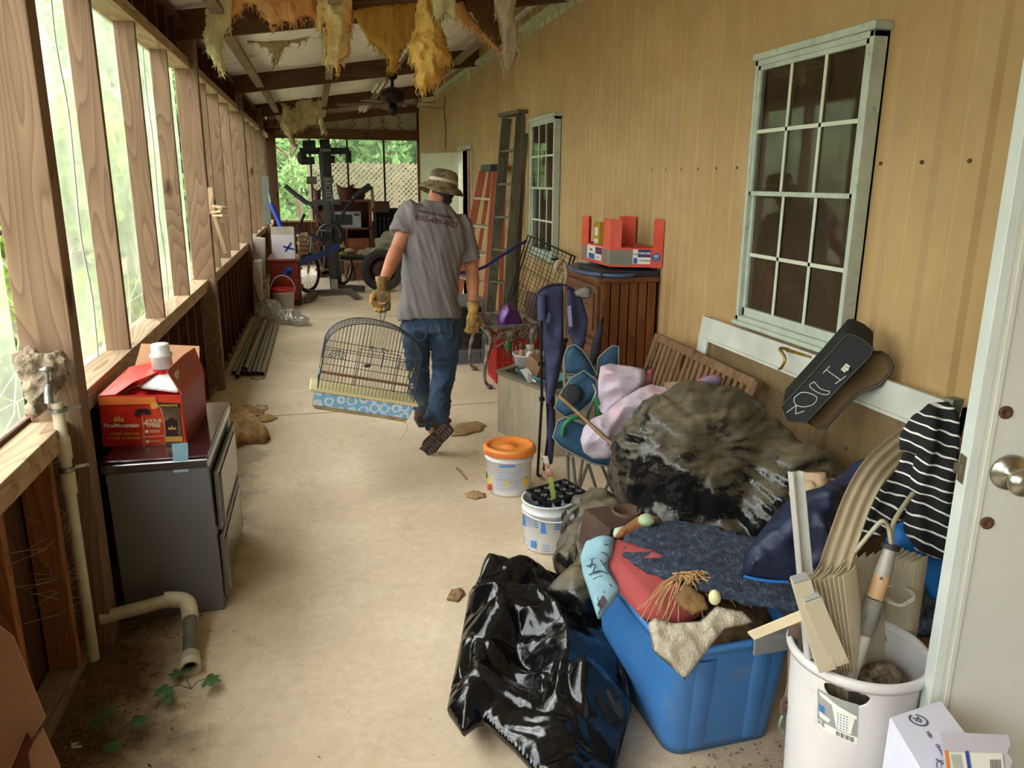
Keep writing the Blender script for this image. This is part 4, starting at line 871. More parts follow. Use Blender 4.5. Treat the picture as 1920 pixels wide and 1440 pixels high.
o = P(1175, 965, y=2.45); MB().lathe([(.03, 0), (.05, .02), (.055, .05), (.05, .052), (.03, .01), (0, .005)], o - Z3 * .03, 20).build('flower_pot', mat('brown_pot', (96, 68, 50), .8, var=.2), tag=('small brown pot beside the pale green egg', 'pot'))

# --- bags
fb = MB(); puff(fb, W_([(898, 1085), (905, 1060), (1010, 1062), (1080, 1090), (1115, 1140), (1140, 1200), (1176, 1270), (1184, 1330), (1160, 1420), (1150, 1490), (1060, 1480), (1000, 1440), (960, 1395), (905, 1345), (868, 1372), (838, 1330), (850, 1270), (866, 1190), (880, 1110)], z=.10), Z3, .13, .085, .006, .12,
    lambda p, h: h ** .6 * (.10 * ridge(V((p.x * 1.3, p.y * .9, 0)), 3.4, 2) + .26 * cell(V((p.x, p.y, 0)), 5.5) + .12 * cell(V((p.x + .3 * p.y, p.y, 2)), 12) + .05 * cell(V((p.x, p.y, 4)), 24) - .12))
fb.build('trash_bag', blackbag, tag=('shiny crumpled black trash bag on the floor left of the tote', 'trash bag'))
TK = P(1345, 830, y=2.35)
def bagd(p, n):
    d = p - TK; ru = V((AX[0], AY[0], AZ[0])); dv = V((AX[1], AY[1], AZ[1])); r = d.length + 1e-4; a = atan2(d.dot(dv), d.dot(ru)); wv = fn(p, 3) * .5
    pl = .42 * (.034 * ridge(V((a * 1.1 + wv, r * .5, 0)), 2.6) + .018 * ridge(V((a * 1.1 + wv, r * .6, 5)), 6.5) + .016 * ridge(V((a * 1.1 + wv, r, 9)), 15)) * min(1, .15 + r * 3) - .04 * max(0, 1 - r * 9)
    return p + n * (pl + .03 * ridge(p, 2.2, 3) + .03 * cell(p, 9)) - n * .045
mb = MB().ell((1.37, 2.58, .55), (.35, .34, .35)).ell((1.60, 2.28, .48), (.23, .20, .26)).ell((1.52, 2.45, .55), (.24, .2, .24)).ell((1.26, 2.44, .38), (.23, .20, .24)).ell((1.42, 2.62, .62), (.22, .22, .2)).ell((1.36, 2.3, .3), (.25, .16, .2))
remesh('trash_bag', mb, dustybag, None, .014, 12, bagd, tag=('huge dusty black trash bag heaped in front of the guitar case', 'trash bag'))
mb = MB().ell((1.02, 2.66, .14), (.17, .26, .17)).ell((1.12, 2.95, .16), (.16, .2, .16)).ell((.86, 2.46, .13), (.11, .12, .15))
remesh('trash_bag', mb, dustybag, None, .014, 8, lambda p, n: V((0, 0, 0)) + p + n * (.035 * ridge(p, 5, 8) + .014 * ridge(p, 14, 2) - .03) if p.z > .05 else p, tag=('low collapsed black bag behind the white bucket', 'trash bag'))

# --- jacket
navy = mat('navy_nylon', (22, 34, 66), .55, var=.25, vs=7, bump=1.0, bs=16)
jo = V((1.22, 1.80, .66)); jn = V((-.25, -.6, .75)).normalized()
J = fluff('quilted_jacket', navy, 'navy quilted jacket with bright blue zip lying over the mat', 'jacket', [(1390, 1082), (1396, 1040), (1420, 1005), (1450, 965), (1480, 935), (1530, 922), (1590, 880), (1625, 872), (1650, 885), (1625, 930), (1590, 990), (1570, 1060), (1540, 1088), (1480, 1092), (1430, 1090)], jo, jn, .07, .03, res=.008, rim=.07, disp=lambda p, h: h ** .5 * (.09 * cell(p, 5) + .06 * ridge(p, 6, 1) + .035 * ridge(p, 13, 5) + .013 * abs(sin((p.x * .8 + p.y * 1.2) * 42)) ** .5 - .03))
zp = [PP(a, b, jo + jn * .012, jn) for a, b in ((1394, 1080), (1420, 1086), (1450, 1090), (1478, 1091))]; MB().tube(curve(zp, 5), .004, 8).build('zip', mat('bright_blue', (30, 112, 196), .5), J)
q = [PP(a, b, jo + jn * .07, jn) for a, b in ((1466, 1004), (1474, 1000), (1479, 1010), (1470, 1013))]; MB().plate(q, .003).build('zip_pull', mat('bright_blue', (30, 112, 196), .5), J)
m = MB(); cp = [(1508, 935), (1512, 910), (1522, 900), (1528, 906), (1528, 888), (1548, 885), (1552, 905), (1562, 905), (1563, 896), (1582, 900), (1580, 915), (1580, 1000), (1520, 1005)]
puff(m, WP(cp, (1.42, 2.05, .74), (-.2, -1, .3)), (-.2, -1, .3), .02, .16, .006, .012); m.build('foam_battlement', mat('beige_foam', (196, 168, 130), .8, var=.15), tag=('beige foam piece with square notches behind the navy jacket', 'foam piece'))

# --- striped shirt and blue cloth
def stripes():
    m = bpy.data.materials.new('striped_jersey'); m.use_nodes = True; t = m.node_tree; p = t.nodes['Principled BSDF']; L = t.links.new
    c = nd(t, 'TexCoord'); s = nd(t, 'SeparateXYZ'); L(c.outputs['Object'], s.inputs[0]); n = nd(t, 'TexNoise'); n.inputs['Scale'].default_value = 9; L(c.outputs['Object'], n.inputs[0])
    a = nd(t, 'Math', operation='MULTIPLY'); a.inputs[1].default_value = .05; L(n.outputs[0], a.inputs[0]); b = nd(t, 'Math', operation='ADD'); L(s.outputs[2], b.inputs[0]); L(a.outputs[0], b.inputs[1])
    x = nd(t, 'Math', operation='MULTIPLY'); x.inputs[1].default_value = .28; L(s.outputs[0], x.inputs[0]); b2 = nd(t, 'Math', operation='ADD'); L(b.outputs[0], b2.inputs[0]); L(x.outputs[0], b2.inputs[1])
    k = nd(t, 'Math', operation='MULTIPLY'); k.inputs[1].default_value = 1 / .029; L(b2.outputs[0], k.inputs[0]); f = nd(t, 'Math', operation='FRACT'); L(k.outputs[0], f.inputs[0])
    g = nd(t, 'Math', operation='GREATER_THAN'); g.inputs[1].default_value = .84; L(f.outputs[0], g.inputs[0]); mx = nd(t, 'Mix', data_type='RGBA'); L(g.outputs[0], mx.inputs[0]); mx.inputs[6].default_value = sR((16, 15, 17)); mx.inputs[7].default_value = sR((222, 218, 212)); L(mx.outputs[2], p.inputs['Base Color']); p.inputs['Roughness'].default_value = .9; return m
stm = stripes()
so = V((1.42, 1.52, .9)); sn = V((-.25, -1, .1)).normalized()
m = MB(); fold = lambda p, h: (.012 * sin(p.x * 95 + 3 * fn(p, 5)) + .014 * ridge(V((p.x * 3, p.y, p.z * .5)), 5)) * min(1, h + .3)
puff(m, WP([(1686, 845), (1690, 812), (1712, 778), (1740, 756), (1776, 752), (1796, 775), (1797, 820), (1793, 900), (1788, 970), (1783, 1036), (1764, 1046), (1742, 1046), (1715, 1030), (1692, 992), (1698, 950), (1704, 900), (1715, 850)], so, sn), sn, .035, .03, .007, .03, fold)
puff(m, WP([(1722, 835), (1724, 880), (1718, 920), (1700, 965), (1660, 1000), (1605, 1020), (1612, 985), (1628, 950), (1650, 915), (1680, 880), (1692, 850)], so + V((0, .03, 0)), sn), sn, .025, .02, .007, .03, lambda p, h: .008 * sin((p.x - p.z * .5) * 120) * min(1, h + .3))
m.build('striped_shirt', stm, tag=('black shirt with thin white stripes draped over the post by the door', 'shirt'))
fluff('blue_cloth', mat('bright_blue_cloth', (18, 104, 178), .6, var=.15, vs=4), 'bright blue cloth behind the striped shirt', 'cloth', [(1672, 985), (1700, 975), (1795, 960), (1795, 1120), (1772, 1132), (1745, 1122), (1722, 1090), (1700, 1050), (1655, 1025)], (1.47, 1.62, .75), (-.25, -1, .2), .03, .02, disp=crump(.02, .008, 0, 6))
# ============================================================= MIDDLE RIGHT
brw = wood('walnut_panel', (132, 80, 46), (70, 38, 22), 'Z', k=12, sc=8, rough=.4)
brx = wood('walnut_rail', (128, 84, 58), (70, 42, 28), 'Y', k=10, sc=7, rough=.45)
# buckets
def bucket(name, c, h, r, label, mt, group=None):
    t = thing(name, label, 'bucket', c, group); C0 = V(c)
    MB().lathe([(0, .002), (r * .86, .002), (r * .88, .012), (r * .97, h * .78), (r * 1.03, h * .79), (r * 1.03, h * .83), (r * .985, h * .84), (r, h - .008), (r + .006, h - .006), (r + .006, h), (r - .004, h), (r * .95, h * .8), (r * .85, .012), (0, .012)], C0, 48).build('bucket_body', mt, t)
    return t
wp = mat('white_bucket_plastic', (216, 216, 214), .35, var=.04, vs=6, col2=(190, 180, 160), cs=9, camt=.72)
b1 = bucket('bucket', (.928, 3.843, 0), .245, .128, 'white bucket with orange screw lid standing beside the plywood box', wp)
om = mat('orange_lid', (238, 132, 44), .4, var=.06, vs=7, col2=(226, 140, 70), cs=8)
C1 = V((.928, 3.843, 0)); MB().lathe([(.134, .222), (.139, .224), (.14, .252), (.134, .262), (.118, .264), (.112, .252), (.03, .252), (.028, .256), (0, .256)], C1, 60).build('lid', om, b1)
m = MB()
for k in range(100):
    a = 2 * pi * k / 100
    if (k // 9) % 3 != 2: m.box(C1 + V((.1405 * cos(a), .1405 * sin(a), .237)), (.005, .0035, .026), (0, 0, a))
m.build('lid_ridge', om, b1)['kind'] = 'stuff'
def wrap(c, r, px, mt, par, name='label', off=.002, n=6):
    """sticker wrapped on a round body: px quad corners hit on the cylinder"""
    c = V(c); out = []
    for q in px:
        d = ray(*q).normalized(); b = V((d.x, d.y)); e = V((EYE.x - c.x, EYE.y - c.y)); A = b.dot(b); B = 2 * b.dot(e); Cq = e.dot(e) - (r + off) ** 2; D = max(0, B * B - 4 * A * Cq); t = (-B - sqrt(D)) / (2 * A); out.append(EYE + d * t)
    q = [(atan2(p.y - c.y, p.x - c.x), p.z) for p in out]
    def f(u, v):
        th = (q[0][0] * (1 - u) + q[1][0] * u) * (1 - v) + (q[3][0] * (1 - u) + q[2][0] * u) * v; z = (q[0][1] * (1 - u) + q[1][1] * u) * (1 - v) + (q[3][1] * (1 - u) + q[2][1] * u) * v
        return V((c.x + (r + off) * cos(th), c.y + (r + off) * sin(th), z))
    return MB().grid(n, 2, f, sm=True).build(name, mt, par)
lb = mat('faint_blue_print', (176, 184, 206), .5, var=.05); blu = mat('print_blue', (70, 134, 206), .5, var=.03); rdp = mat('print_red', (214, 62, 54), .5); ylw = mat('print_yellow', (240, 204, 60), .5)
R1 = .1225
for k in range(9): wrap(C1, R1, [(930, 882 + k * 4.2), (978, 880 + k * 4.2), (978, 882 + k * 4.2), (930, 884 + k * 4.2)], lb, b1, 'text_line')
wrap(C1, R1 + .002, [(936, 873), (966, 872), (966, 876), (936, 877)], blu, b1, 'title_line'); wrap(C1, R1, [(910, 884), (916, 895), (916, 905), (910, 898)], ylw, b1, 'yellow_mark'); wrap(C1, R1, [(914, 908), (921, 908), (921, 919), (914, 919)], rdp, b1, 'red_dot')
b2 = bucket('bucket', (.95, 3.158, 0), .235, .12, 'open white bucket with black seedling tray in its mouth', wp); C2 = V((.95, 3.158, 0))
m = MB(); hb = [C2 + V((.13 * cos(a), .13 * sin(a), .20 - .028 * sin((a - radians(195)) / radians(170) * pi))) for a in [radians(195 + 170 * k / 20) for k in range(21)]]
hb = [V((C2.x + (q.x - C2.x) * 1.07, C2.y + (q.y - C2.y) * 1.07, q.z)) for q in hb]; m.tube(hb, .006, 8, flat=.5); m.build('bail_handle', wp, b2)
for k in range(4): wrap(C2, .117, [(976, 966 + k * 5), (1003, 972 + k * 5), (1003, 974 + k * 5), (976, 968 + k * 5)], blu, b2, 'table_line')
for k in range(6): wrap(C2, .117, [(976 + k * 5, 965 + k), (977 + k * 5, 965 + k), (977 + k * 5, 985 + k), (976 + k * 5, 985 + k)], blu, b2, 'table_line')
wrap(C2, .115, [(995, 1013), (1004, 1015), (1004, 1028), (995, 1026)], blu, b2, 'blue_block')
for k in range(3): wrap(C2, .113, [(978, 1008 + k * 5), (986, 1010 + k * 5), (986, 1011 + k * 5), (978, 1009 + k * 5)], blu, b2, 'text_line')
tray = thing('seedling_tray', 'black plastic seedling tray of twelve cells resting in the white bucket', 'tray', (.99, 3.17, .2))
bp = mat('black_tray_plastic', (24, 24, 24), .32, var=.08); tc_ = V((.985, 3.165, .262)); u_ = V((.94, .34, .04)).normalized(); v_ = V((-.34, .94, .06)); v_ = (v_ - u_ * u_.dot(v_)).normalized(); n_ = u_.cross(v_)
m = MB(); nx_, ny_ = 4, 3; cw_, ch_ = .053, .05
m.prism([(-.112, -.08), (.112, -.08), (.112, -.073), (-.112, -.073)], tc_, u_, v_, n_ * -.008); m.prism([(-.112, .073), (.112, .073), (.112, .08), (-.112, .08)], tc_, u_, v_, n_ * -.008); m.prism([(-.112, -.08), (-.105, -.08), (-.105, .08), (-.112, .08)], tc_, u_, v_, n_ * -.008); m.prism([(.105, -.08), (.112, -.08), (.112, .08), (.105, .08)], tc_, u_, v_, n_ * -.008)
for i in range(nx_):
    for j in range(ny_):
        cx = (i - 1.5) * .0535; cy = (j - 1) * .05; f = 24; outer = []; mid = []; low = []; bot = []
        for k in range(f):
            a = 2 * pi * k / f; ca, sa = cos(a), sin(a); q = max(abs(ca), abs(sa)); outer.append(tc_ + u_ * (cx + ca / q * .0268) + v_ * (cy + sa / q * .025))
            rr_ = .0235 * (1 - .12 * cos(4 * a) * -1); mid.append(tc_ + u_ * (cx + ca * rr_) + v_ * (cy + sa * rr_ * .92)); low.append(tc_ + u_ * (cx + ca * rr_ * .9) + v_ * (cy + sa * rr_ * .83) - n_ * .02); bot.append(tc_ + u_ * (cx + ca * .015) + v_ * (cy + sa * .014) - n_ * .045)
        m.loft([bot, low, mid, outer], cap=False); m.add(bot, [tuple(range(f))])
m.build('cell_tray', bp, tray)
tg = thing('plant_tag', 'long green and red plant tag bent upright in the seedling tray', 'plant tag', tc_ + v_ * -.02)
gg = mat('tag_green', (170, 190, 96), .5, var=.05); a = PP(1038, 935, tc_, n_); pts = [a, P(1033, 905, y=3.08), P(1027, 880, y=3.1), P(1022, 856, y=3.13), P(1016, 862, y=3.17)]
def ribbon(pts, w, wd, th=.001):
    wd = V(wd).normalized(); r = []
    for i, p in enumerate(pts):
        t = (pts[min(i + 1, len(pts) - 1)] - pts[max(i - 1, 0)]).normalized(); a_ = (wd - t * t.dot(wd)).normalized(); b_ = t.cross(a_); r.append([p - a_ * w - b_ * th, p + a_ * w - b_ * th, p + a_ * w + b_ * th, p - a_ * w + b_ * th])
    return MB().loft(r, sm=False)
cv = curve(pts, 5); ribbon(cv[:8], .011, (1, .1, 0)).build('green_half', gg, tg); ribbon(cv[7:13], .011, (1, .1, 0)).build('picture_half', mat('tag_red', (188, 84, 76), .5, col2=(226, 210, 190), cs=40, camt=.5), tg); ribbon(cv[12:], .011, (1, .1, 0)).build('folded_end', mat('tag_white', (214, 208, 190), .5), tg)

# slatted bench back
bt = thing('garden_bench', 'brown slatted bench back leaning against the tan wall', 'bench', (1.8, 3.5, .3)); bo = V((1.85, 3.5, .76)); up_ = V((.30, 0, 1)).normalized()
teak = wood('teak', (140, 108, 78), (84, 60, 40), 'Z', k=8, sc=8)
a = P(1234, 632, x=1.85); b = P(1420, 722, x=1.85); MB().beam(a, b, .028, .045, up_).build('top_rail', teak, bt, bev=.004)
MB().beam(a - up_ * .42, b - up_ * .42, .028, .045, up_).build('bottom_rail', teak, bt, bev=.004)
for k in range(19):
    p = a.lerp(b, (k + .35) / 19.3); MB().beam(p - up_ * .02, p - up_ * .41, .030, .014, (1, 0, 0)).build('slat', teak, bt, bev=.002)
MB().beam(a + up_ * .015 + Y3 * .0, a - up_ * .73, .04, .035, (1, 0, 0)).build('post', teak, bt, bev=.004)
MB().beam(b + up_ * .015, b - up_ * .73, .04, .035, (1, 0, 0)).build('post', teak, bt, bev=.004)

# white framed storm door lying on its side against the wall
sd = thing('storm_door', 'white framed storm door lying on its side against the wall under the window', 'door', (1.8, 2.7, 0)); lean = V((.12, 0, 1)).normalized(); so_ = V((1.93, 0, .0))
wfm = mat('chalky_white_paint', (206, 206, 194), .5, var=.12, vs=6, col2=(150, 146, 132), cs=7, camt=.7); T0 = P(1322, 592, x=1.93); T1 = P(1812, 757, x=1.93); T1 = V((1.93, T1.y, T0.z))
hh = 1.0; rl = .105
m = MB(); m.beam(T0 - lean * rl / 2, T1 - lean * rl / 2, .03, rl, lean); m.build('stile', wfm, sd, bev=.003)
MB().beam(T0 - lean * (hh - .05), T1 - lean * (hh - .05), .03, rl, lean).build('stile', wfm, sd, bev=.003)
MB().beam(T0 - lean * .0 - Y3 * .045, T0 - lean * hh - Y3 * .045, .09, .0305, (1, 0, 0)).build('rail', wfm, sd, bev=.003)
MB().beam(T1 + Y3 * .045, T1 - lean * hh + Y3 * .045, .09, .0305, (1, 0, 0)).build('rail', wfm, sd, bev=.003)
m = MB(); xo = -.019; nn = lean.cross(Y3).normalized(); nn = nn if nn.x < 0 else -nn
for q, r_ in ((T0 - lean * (rl + .006), T1 - lean * (rl + .006)),): m.beam(q + nn * .012, r_ + nn * .012, .012, .012, lean)
m.beam(T0 - Y3 * .096 - lean * rl + nn * .012, T0 - Y3 * .096 - lean * (hh - .1) + nn * .012, .012, .012, (1, 0, 0)); m.build('glazing_bead', wfm, sd)
m = MB(); q = [T0 - Y3 * .09 - lean * rl, T1 + Y3 * .09 - lean * rl, T1 + Y3 * .09 - lean * (hh - .1), T0 - Y3 * .09 - lean * (hh - .1)]; m.add(q, [(0, 1, 2, 3)]); m.build('door_screen', sheet('bronze_mesh', (150, 128, 96), .55, .5, .05), sd)
brass = mat('aged_brass', (168, 132, 62), .4, .8, var=.35, vs=30); nrm = nn
hpp = [PP(a_, b_, T0 + nn * .018, nn) for a_, b_ in ((1474, 652), (1520, 667), (1521, 672), (1474, 659))]; MB().plate([q + nn * .004 for q in hpp], .008).build('handle_plate', brass, sd, bev=.002)
h0 = PP(1478, 655, T0 + nn * .02, nn); MB().tube(curve([h0, h0 + nn * .04, PP(1472, 672, T0 + nn * .06, nn), PP(1466, 688, T0 + nn * .06, nn), PP(1461, 692, T0 + nn * .05, nn)], 5), [.007] * 8 + [.006] * 13, 8).build('door_handle', brass, sd)

# instrument case
gc = thing('instrument_case', 'open black instrument case with chalk letters leaning on the white door', 'case', (1.7, 2.4, .8))
gb = dust_mat('black_case_vinyl', (16, 16, 16), (74, 66, 50), .62, .95, .75, 9, .42, bump=.15); go = V((1.74, 2.36, .98)); gn = V((-.72, -.66, .22)).normalized()
fpx = [(1466, 763), (1500, 726), (1540, 682), (1572, 645), (1587, 628), (1597, 627), (1620, 638), (1637, 653), (1633, 666), (1600, 700), (1550, 752), (1512, 792), (1478, 789)]
f3 = WP(fpx, go, gn); bk = V((.55, .75, .38)).normalized() * .11; k = len(f3)
m = MB(); m.add(f3 + [q + bk for q in f3], [tuple(range(k - 1, -1, -1)), tuple(range(k, 2 * k))] + [(i, (i + 1) % k, k + (i + 1) % k, k + i) for i in range(k)])
m.build('case_shell', gb, gc, bev=.004)
m = MB(); m.tube(f3 + [f3[0]], .0035, 6); m.build('piping', mat('black_piping', (44, 42, 38), .5), gc)
lo_ = go - gn * .07; lpx = [(1512, 792), (1560, 742), (1600, 702), (1637, 660), (1652, 660), (1664, 668), (1673, 686), (1668, 702), (1650, 722), (1610, 738), (1580, 765), (1548, 802), (1530, 803)]
m = MB(); l3 = WP(lpx, lo_, gn); puff(m, l3, gn, -.0, .05, .012, .03); m.build('lid_shell', mat('brown_case_lining', (104, 82, 52), .95, var=.3, vs=8), gc)
m = MB(); m.tube(l3[3:], .0055, 6); m.build('lid_rim', mat('case_rim', (72, 66, 56), .5, .3), gc)
uu = (PP(1500, 760, go, gn) - PP(1560, 690, go, gn)).normalized(); vv = gn.cross(uu); chalk = mat('chalk', (206, 206, 200), .9)
def gp2(a_, b_): return PP(a_, b_, go + gn * .002, gn)
def strokes(L, r_=.0018, name='chalk_letter', par=gc, mt=chalk, f=gp2):
    for l in L:
        m = MB()
        for s_ in l: m.tube(curve([f(*q) for q in s_], 4), r_, 5)
        m.build(name, mt, par)
strokes([[[(1543, 700), (1556, 686)], [(1549, 693), (1577, 713)], [(1566, 720), (1586, 705)]],
         [[(1527, 716), (1539, 729), (1556, 734)], [(1556, 734), (1552, 740), (1538, 738), (1524, 730), (1518, 722), (1527, 716)]],
         [[(1490, 745), (1503, 736), (1520, 738), (1532, 746), (1525, 758), (1508, 763), (1494, 760), (1489, 752), (1490, 745)]],
         [[(1475, 774), (1493, 760), ], [(1493, 760), (1492, 776)], [(1492, 776), (1508, 771)]]])
c = gp2(1586, 690); m = MB(); m.beam(c - uu * .016 + gn * .003, c + uu * .016 + gn * .003, .02, .006, gn).beam(c + gn * .008 - vv * .004, c + gn * .008 + vv * .014, .012, .004, gn); m.build('latch', mat('nickel_latch', (150, 146, 130), .4, .8, var=.3), gc, bev=.002)

# pink towels, striped cloth
pk = mat('pink_mottled_terry', (206, 190, 204), 1, var=.06, vs=3, col2=(222, 172, 178), cs=4.5, camt=.56, bump=.7, bs=160)
fluff('bath_towel', pk, 'upper pale pink towel hooded over the camp chair', 'towel', [(1122, 760), (1121, 715), (1126, 688), (1145, 681), (1165, 684), (1185, 688), (1205, 692), (1213, 706), (1206, 722), (1180, 742), (1160, 760), (1140, 776), (1128, 775)], (1.36, 3.3, .72), (-.3, -.85, .4), .05, .06, disp=lambda p, h: (h + .1) ** .5 * (.06 * ridge(V((p.x, p.y, p.z * .7)), 4.5, 3) + .03 * ridge(p, 11, 2) - .035), rim=.07)
fluff('bath_towel', pk, 'lower pale pink towel bunched in front under the bamboo stick', 'towel', [(1088, 825), (1094, 802), (1110, 786), (1135, 776), (1148, 762), (1175, 742), (1200, 726), (1222, 719), (1250, 724), (1268, 740), (1274, 756), (1262, 772), (1238, 785), (1220, 800), (1206, 822), (1190, 842), (1165, 850), (1140, 860), (1112, 860), (1094, 848)], (1.3, 3.12, .56), (-.3, -.85, .5), .06, .07, disp=lambda p, h: (h + .1) ** .5 * (.075 * ridge(V((p.x * .7, p.y, p.z * 1.8)), 4, 6) + .03 * ridge(p, 10) - .04), rim=.07)
fluff('striped_cloth', mat('grey_red_fabric', (110, 108, 124), .9, col2=(196, 44, 48), cs=9, camt=.52), 'grey and red striped cloth between the two pink towels', 'cloth', [(1162, 742), (1185, 722), (1210, 700), (1222, 686), (1226, 700), (1224, 718), (1200, 724), (1176, 742)], (1.42, 3.28, .70), (-.3, -.85, .4), .03, .03, disp=crump(.008, .004, 0, 9))
fluff('black_cloth', mat('black_cloth', (22, 22, 26), .9), 'black cloth scrap at the right end of the upper pink towel', 'cloth', [(1208, 690), (1216, 686), (1224, 700), (1224, 720), (1214, 716)], (1.48, 3.34, .70), (-.3, -.85, .4), .03, .02, res=.008)
sh_ = fluff('sneaker', mat('mauve_mesh', (140, 130, 160), .8, col2=(204, 60, 44), cs=11, camt=.54), 'grey sneaker with red laces on the bench behind the big bag', 'shoe', [(1288, 738), (1292, 724), (1304, 714), (1320, 705), (1340, 702), (1356, 708), (1352, 722), (1330, 728), (1305, 740)], (1.62, 3.1, .72), (-.3, -.85, .5), .04, .04, rim=.03)
MB().tube([PP(a_, b_, (1.60, 3.06, .73), (-.3, -.85, .5)) for a_, b_ in [(1308 + 12 * cos(t), 729 - 6 * sin(t)) for t in inter(0, 6.28, 12)]], .006, 6).build('sole_edge', mat('white_rubber', (216, 214, 218), .6), sh_)
MB().tube([P(1245, 730, y=3.25), P(1298, 728, y=3.2)], .035, 12).build('rolled_mat', mat('beige_roll', (176, 148, 124), .9), tag=('beige rolled fabric on the bench between towel and sneaker', 'roll'))
MB().tube([P(1048, 742, y=3.2), P(1085, 775, y=3.12), P(1130, 818, y=3.02), P(1182, 858, y=2.9)], [.009, .0085, .009, .009], 8).build('bamboo_stick', mat('bamboo', (150, 112, 74), .5, var=.3, vs=20), tag=('brown bamboo stick slanting across the pink towels', 'stick'))

# blue camp chair
bc = thing('camp_chair', 'folded blue camp chair with grey piping and mesh cup holder', 'camp chair', (1.35, 3.6, 0))
bf = mat('teal_blue_canvas', (30, 72, 100), .7, var=.2, vs=6, bump=.3, bs=90); pip = mat('grey_piping', (120, 122, 116), .8); gpole = mat('grey_chair_tube', (128, 132, 130), .4, .6, var=.3)
def panel(px, y, lab='fabric_panel', mt=bf, n=(-.3, -1, .15), pipe=True, amp=.012, f=.012, par=bc):
    o = P(px[0][0], px[0][1], y=y); n = V(n).normalized(); m = MB(); pts = WP(px, o, n); puff(m, pts, n, f, .01, .012, .03, disp=lambda p, h: h * amp * ridge(p, 7)); r = m.build(lab, mt, par)
    if pipe: MB().tube(pts, .0055, 6, closed=True).build('piping', pip, r)
    return r
panel([(1059, 700), (1058, 668), (1066, 650), (1078, 646), (1090, 655), (1104, 675), (1120, 702), (1108, 708), (1082, 702)], 3.7)
panel([(1120, 698), (1122, 672), (1138, 656), (1150, 648), (1160, 650), (1160, 684), (1148, 700), (1130, 704)], 3.75)
panel([(1040, 765), (1050, 740), (1070, 710), (1095, 695), (1118, 712), (1122, 735), (1110, 752), (1090, 770), (1060, 782)], 3.45)
panel([(1037, 820), (1046, 790), (1060, 782), (1085, 792), (1110, 800), (1150, 840), (1160, 872), (1148, 876), (1110, 868), (1075, 850), (1050, 836)], 3.4)
o = P(1072, 740, y=3.4); MB().lathe([(.0, -.01), (.045, -.01), (.05, .0), (.043, .012), (0, .006)], o, 24, R=V((-.4, -1, .3)).to_track_quat('Z', 'Y').to_matrix()).build('cup_holder', mat('black_mesh', (34, 38, 40), .8, var=.4, vs=80), bc)
MB().tube(curve([P(1112, 720, y=3.36), P(1118, 735, y=3.34), P(1112, 752, y=3.34), P(1104, 770, y=3.36), P(1100, 795, y=3.4)], 5), .009, 10).build('chair_tube', gpole, bc)
MB().tube(curve([P(1055, 816, y=3.36), P(1058, 798, y=3.34), P(1070, 786, y=3.34), P(1086, 782, y=3.36), P(1096, 788, y=3.4)], 5), .010, 10).build('green_hose', mat('green_rubber', (40, 128, 70), .5), bc)
MB().tube(curve([P(1116, 745, y=3.33), P(1122, 760, y=3.33), P(1122, 776, y=3.35)], 5), .012, 10).build('green_hose', mat('green_rubber', (40, 128, 70), .5), bc)
for (x0, y0_, x1, y1_) in ((1064, 855, 1066, 915), (1074, 858, 1080, 918), (1094, 850, 1084, 920), (1104, 872, 1122, 930), (1102, 870, 1088, 912), (1124, 862, 1150, 925), (1158, 872, 1136, 916), (1155, 868, 1162, 912), (1142, 872, 1140, 905)):
    MB().tube([P(x0, y0_, y=3.5), P(x1, y1_, y=3.55)], .008, 10).build('chair_tube', gpole, bc)
MB().tube([P(1066, 915, y=3.55), V((1.3, 3.6, 0))], .008, 8).tube([P(1150, 925, y=3.55), V((1.5, 3.55, 0))], .008, 8).tube([P(1122, 930, y=3.55), V((1.4, 3.5, .0))], .008, 8).build('chair_leg', gpole, bc)
# navy camp chair, upright
nc = thing('camp_chair', 'tall folded navy camp chair standing upright on black tubes', 'camp chair', (1.2, 4.05, 0)); nf = mat('navy_canvas', (54, 58, 92), .75, var=.2, vs=4, bump=.2, bs=90); bk_ = mat('black_tube', (30, 30, 34), .4, .4)
panel([(1006, 570), (1008, 552), (1018, 540), (1036, 535), (1056, 534), (1057, 560), (1057, 640), (1050, 700), (1038, 745), (1024, 770), (1022, 700), (1018, 640), (1008, 600)], 4.0, mt=nf, n=(-.25, -1, .1), pipe=False, par=nc, amp=.03)
panel([(1063, 538), (1078, 545), (1090, 556), (1103, 600), (1098, 640), (1090, 668), (1076, 650), (1064, 620)], 4.02, mt=nf, n=(-.1, -1, .1), pipe=False, par=nc, amp=.03)
panel([(1024, 765), (1040, 742), (1042, 800), (1036, 870), (1026, 872)], 4.0, mt=nf, n=(-.25, -1, .1), pipe=False, par=nc, amp=.02)
panel([(1104, 690), (1108, 650), (1122, 610), (1134, 588), (1130, 620), (1126, 660), (1112, 690)], 3.9, mt=mat('dark_navy', (26, 30, 46), .8), pipe=False, par=nc)
MB().tube(curve([P(a_, b_, y=3.98) for a_, b_ in ((1004, 590), (1005, 560), (1014, 543), (1034, 534), (1056, 534), (1074, 542), (1092, 556))], 5), .006, 6).build('piping', mat('navy_piping', (28, 30, 58), .8), nc)
MB().tube([P(1016, 552, y=3.93), P(1017, 600, y=3.93)], .022, 12).build('carry_pocket', nf, nc); fp = mat('grey_strap', (70, 84, 112), .8)
MB().plate([P(a_, b_, y=3.9) for a_, b_ in ((1023, 604), (1030, 606), (1033, 588), (1028, 586))], .004).build('strap', fp, nc)
for i, (a_, b_, y_) in enumerate((((1014, 590), (1016, 760), 3.95), ((1016, 745), (1008, 890), 3.95), ((1020, 630), (1030, 830), 3.98), ((1060, 640), (1036, 745), 3.98), ((1036, 750), (1020, 880), 3.98))):
    MB().tube([P(*a_, y=y_), P(*b_, y=y_)], .008, 10).build('chair_tube', bk_, nc)
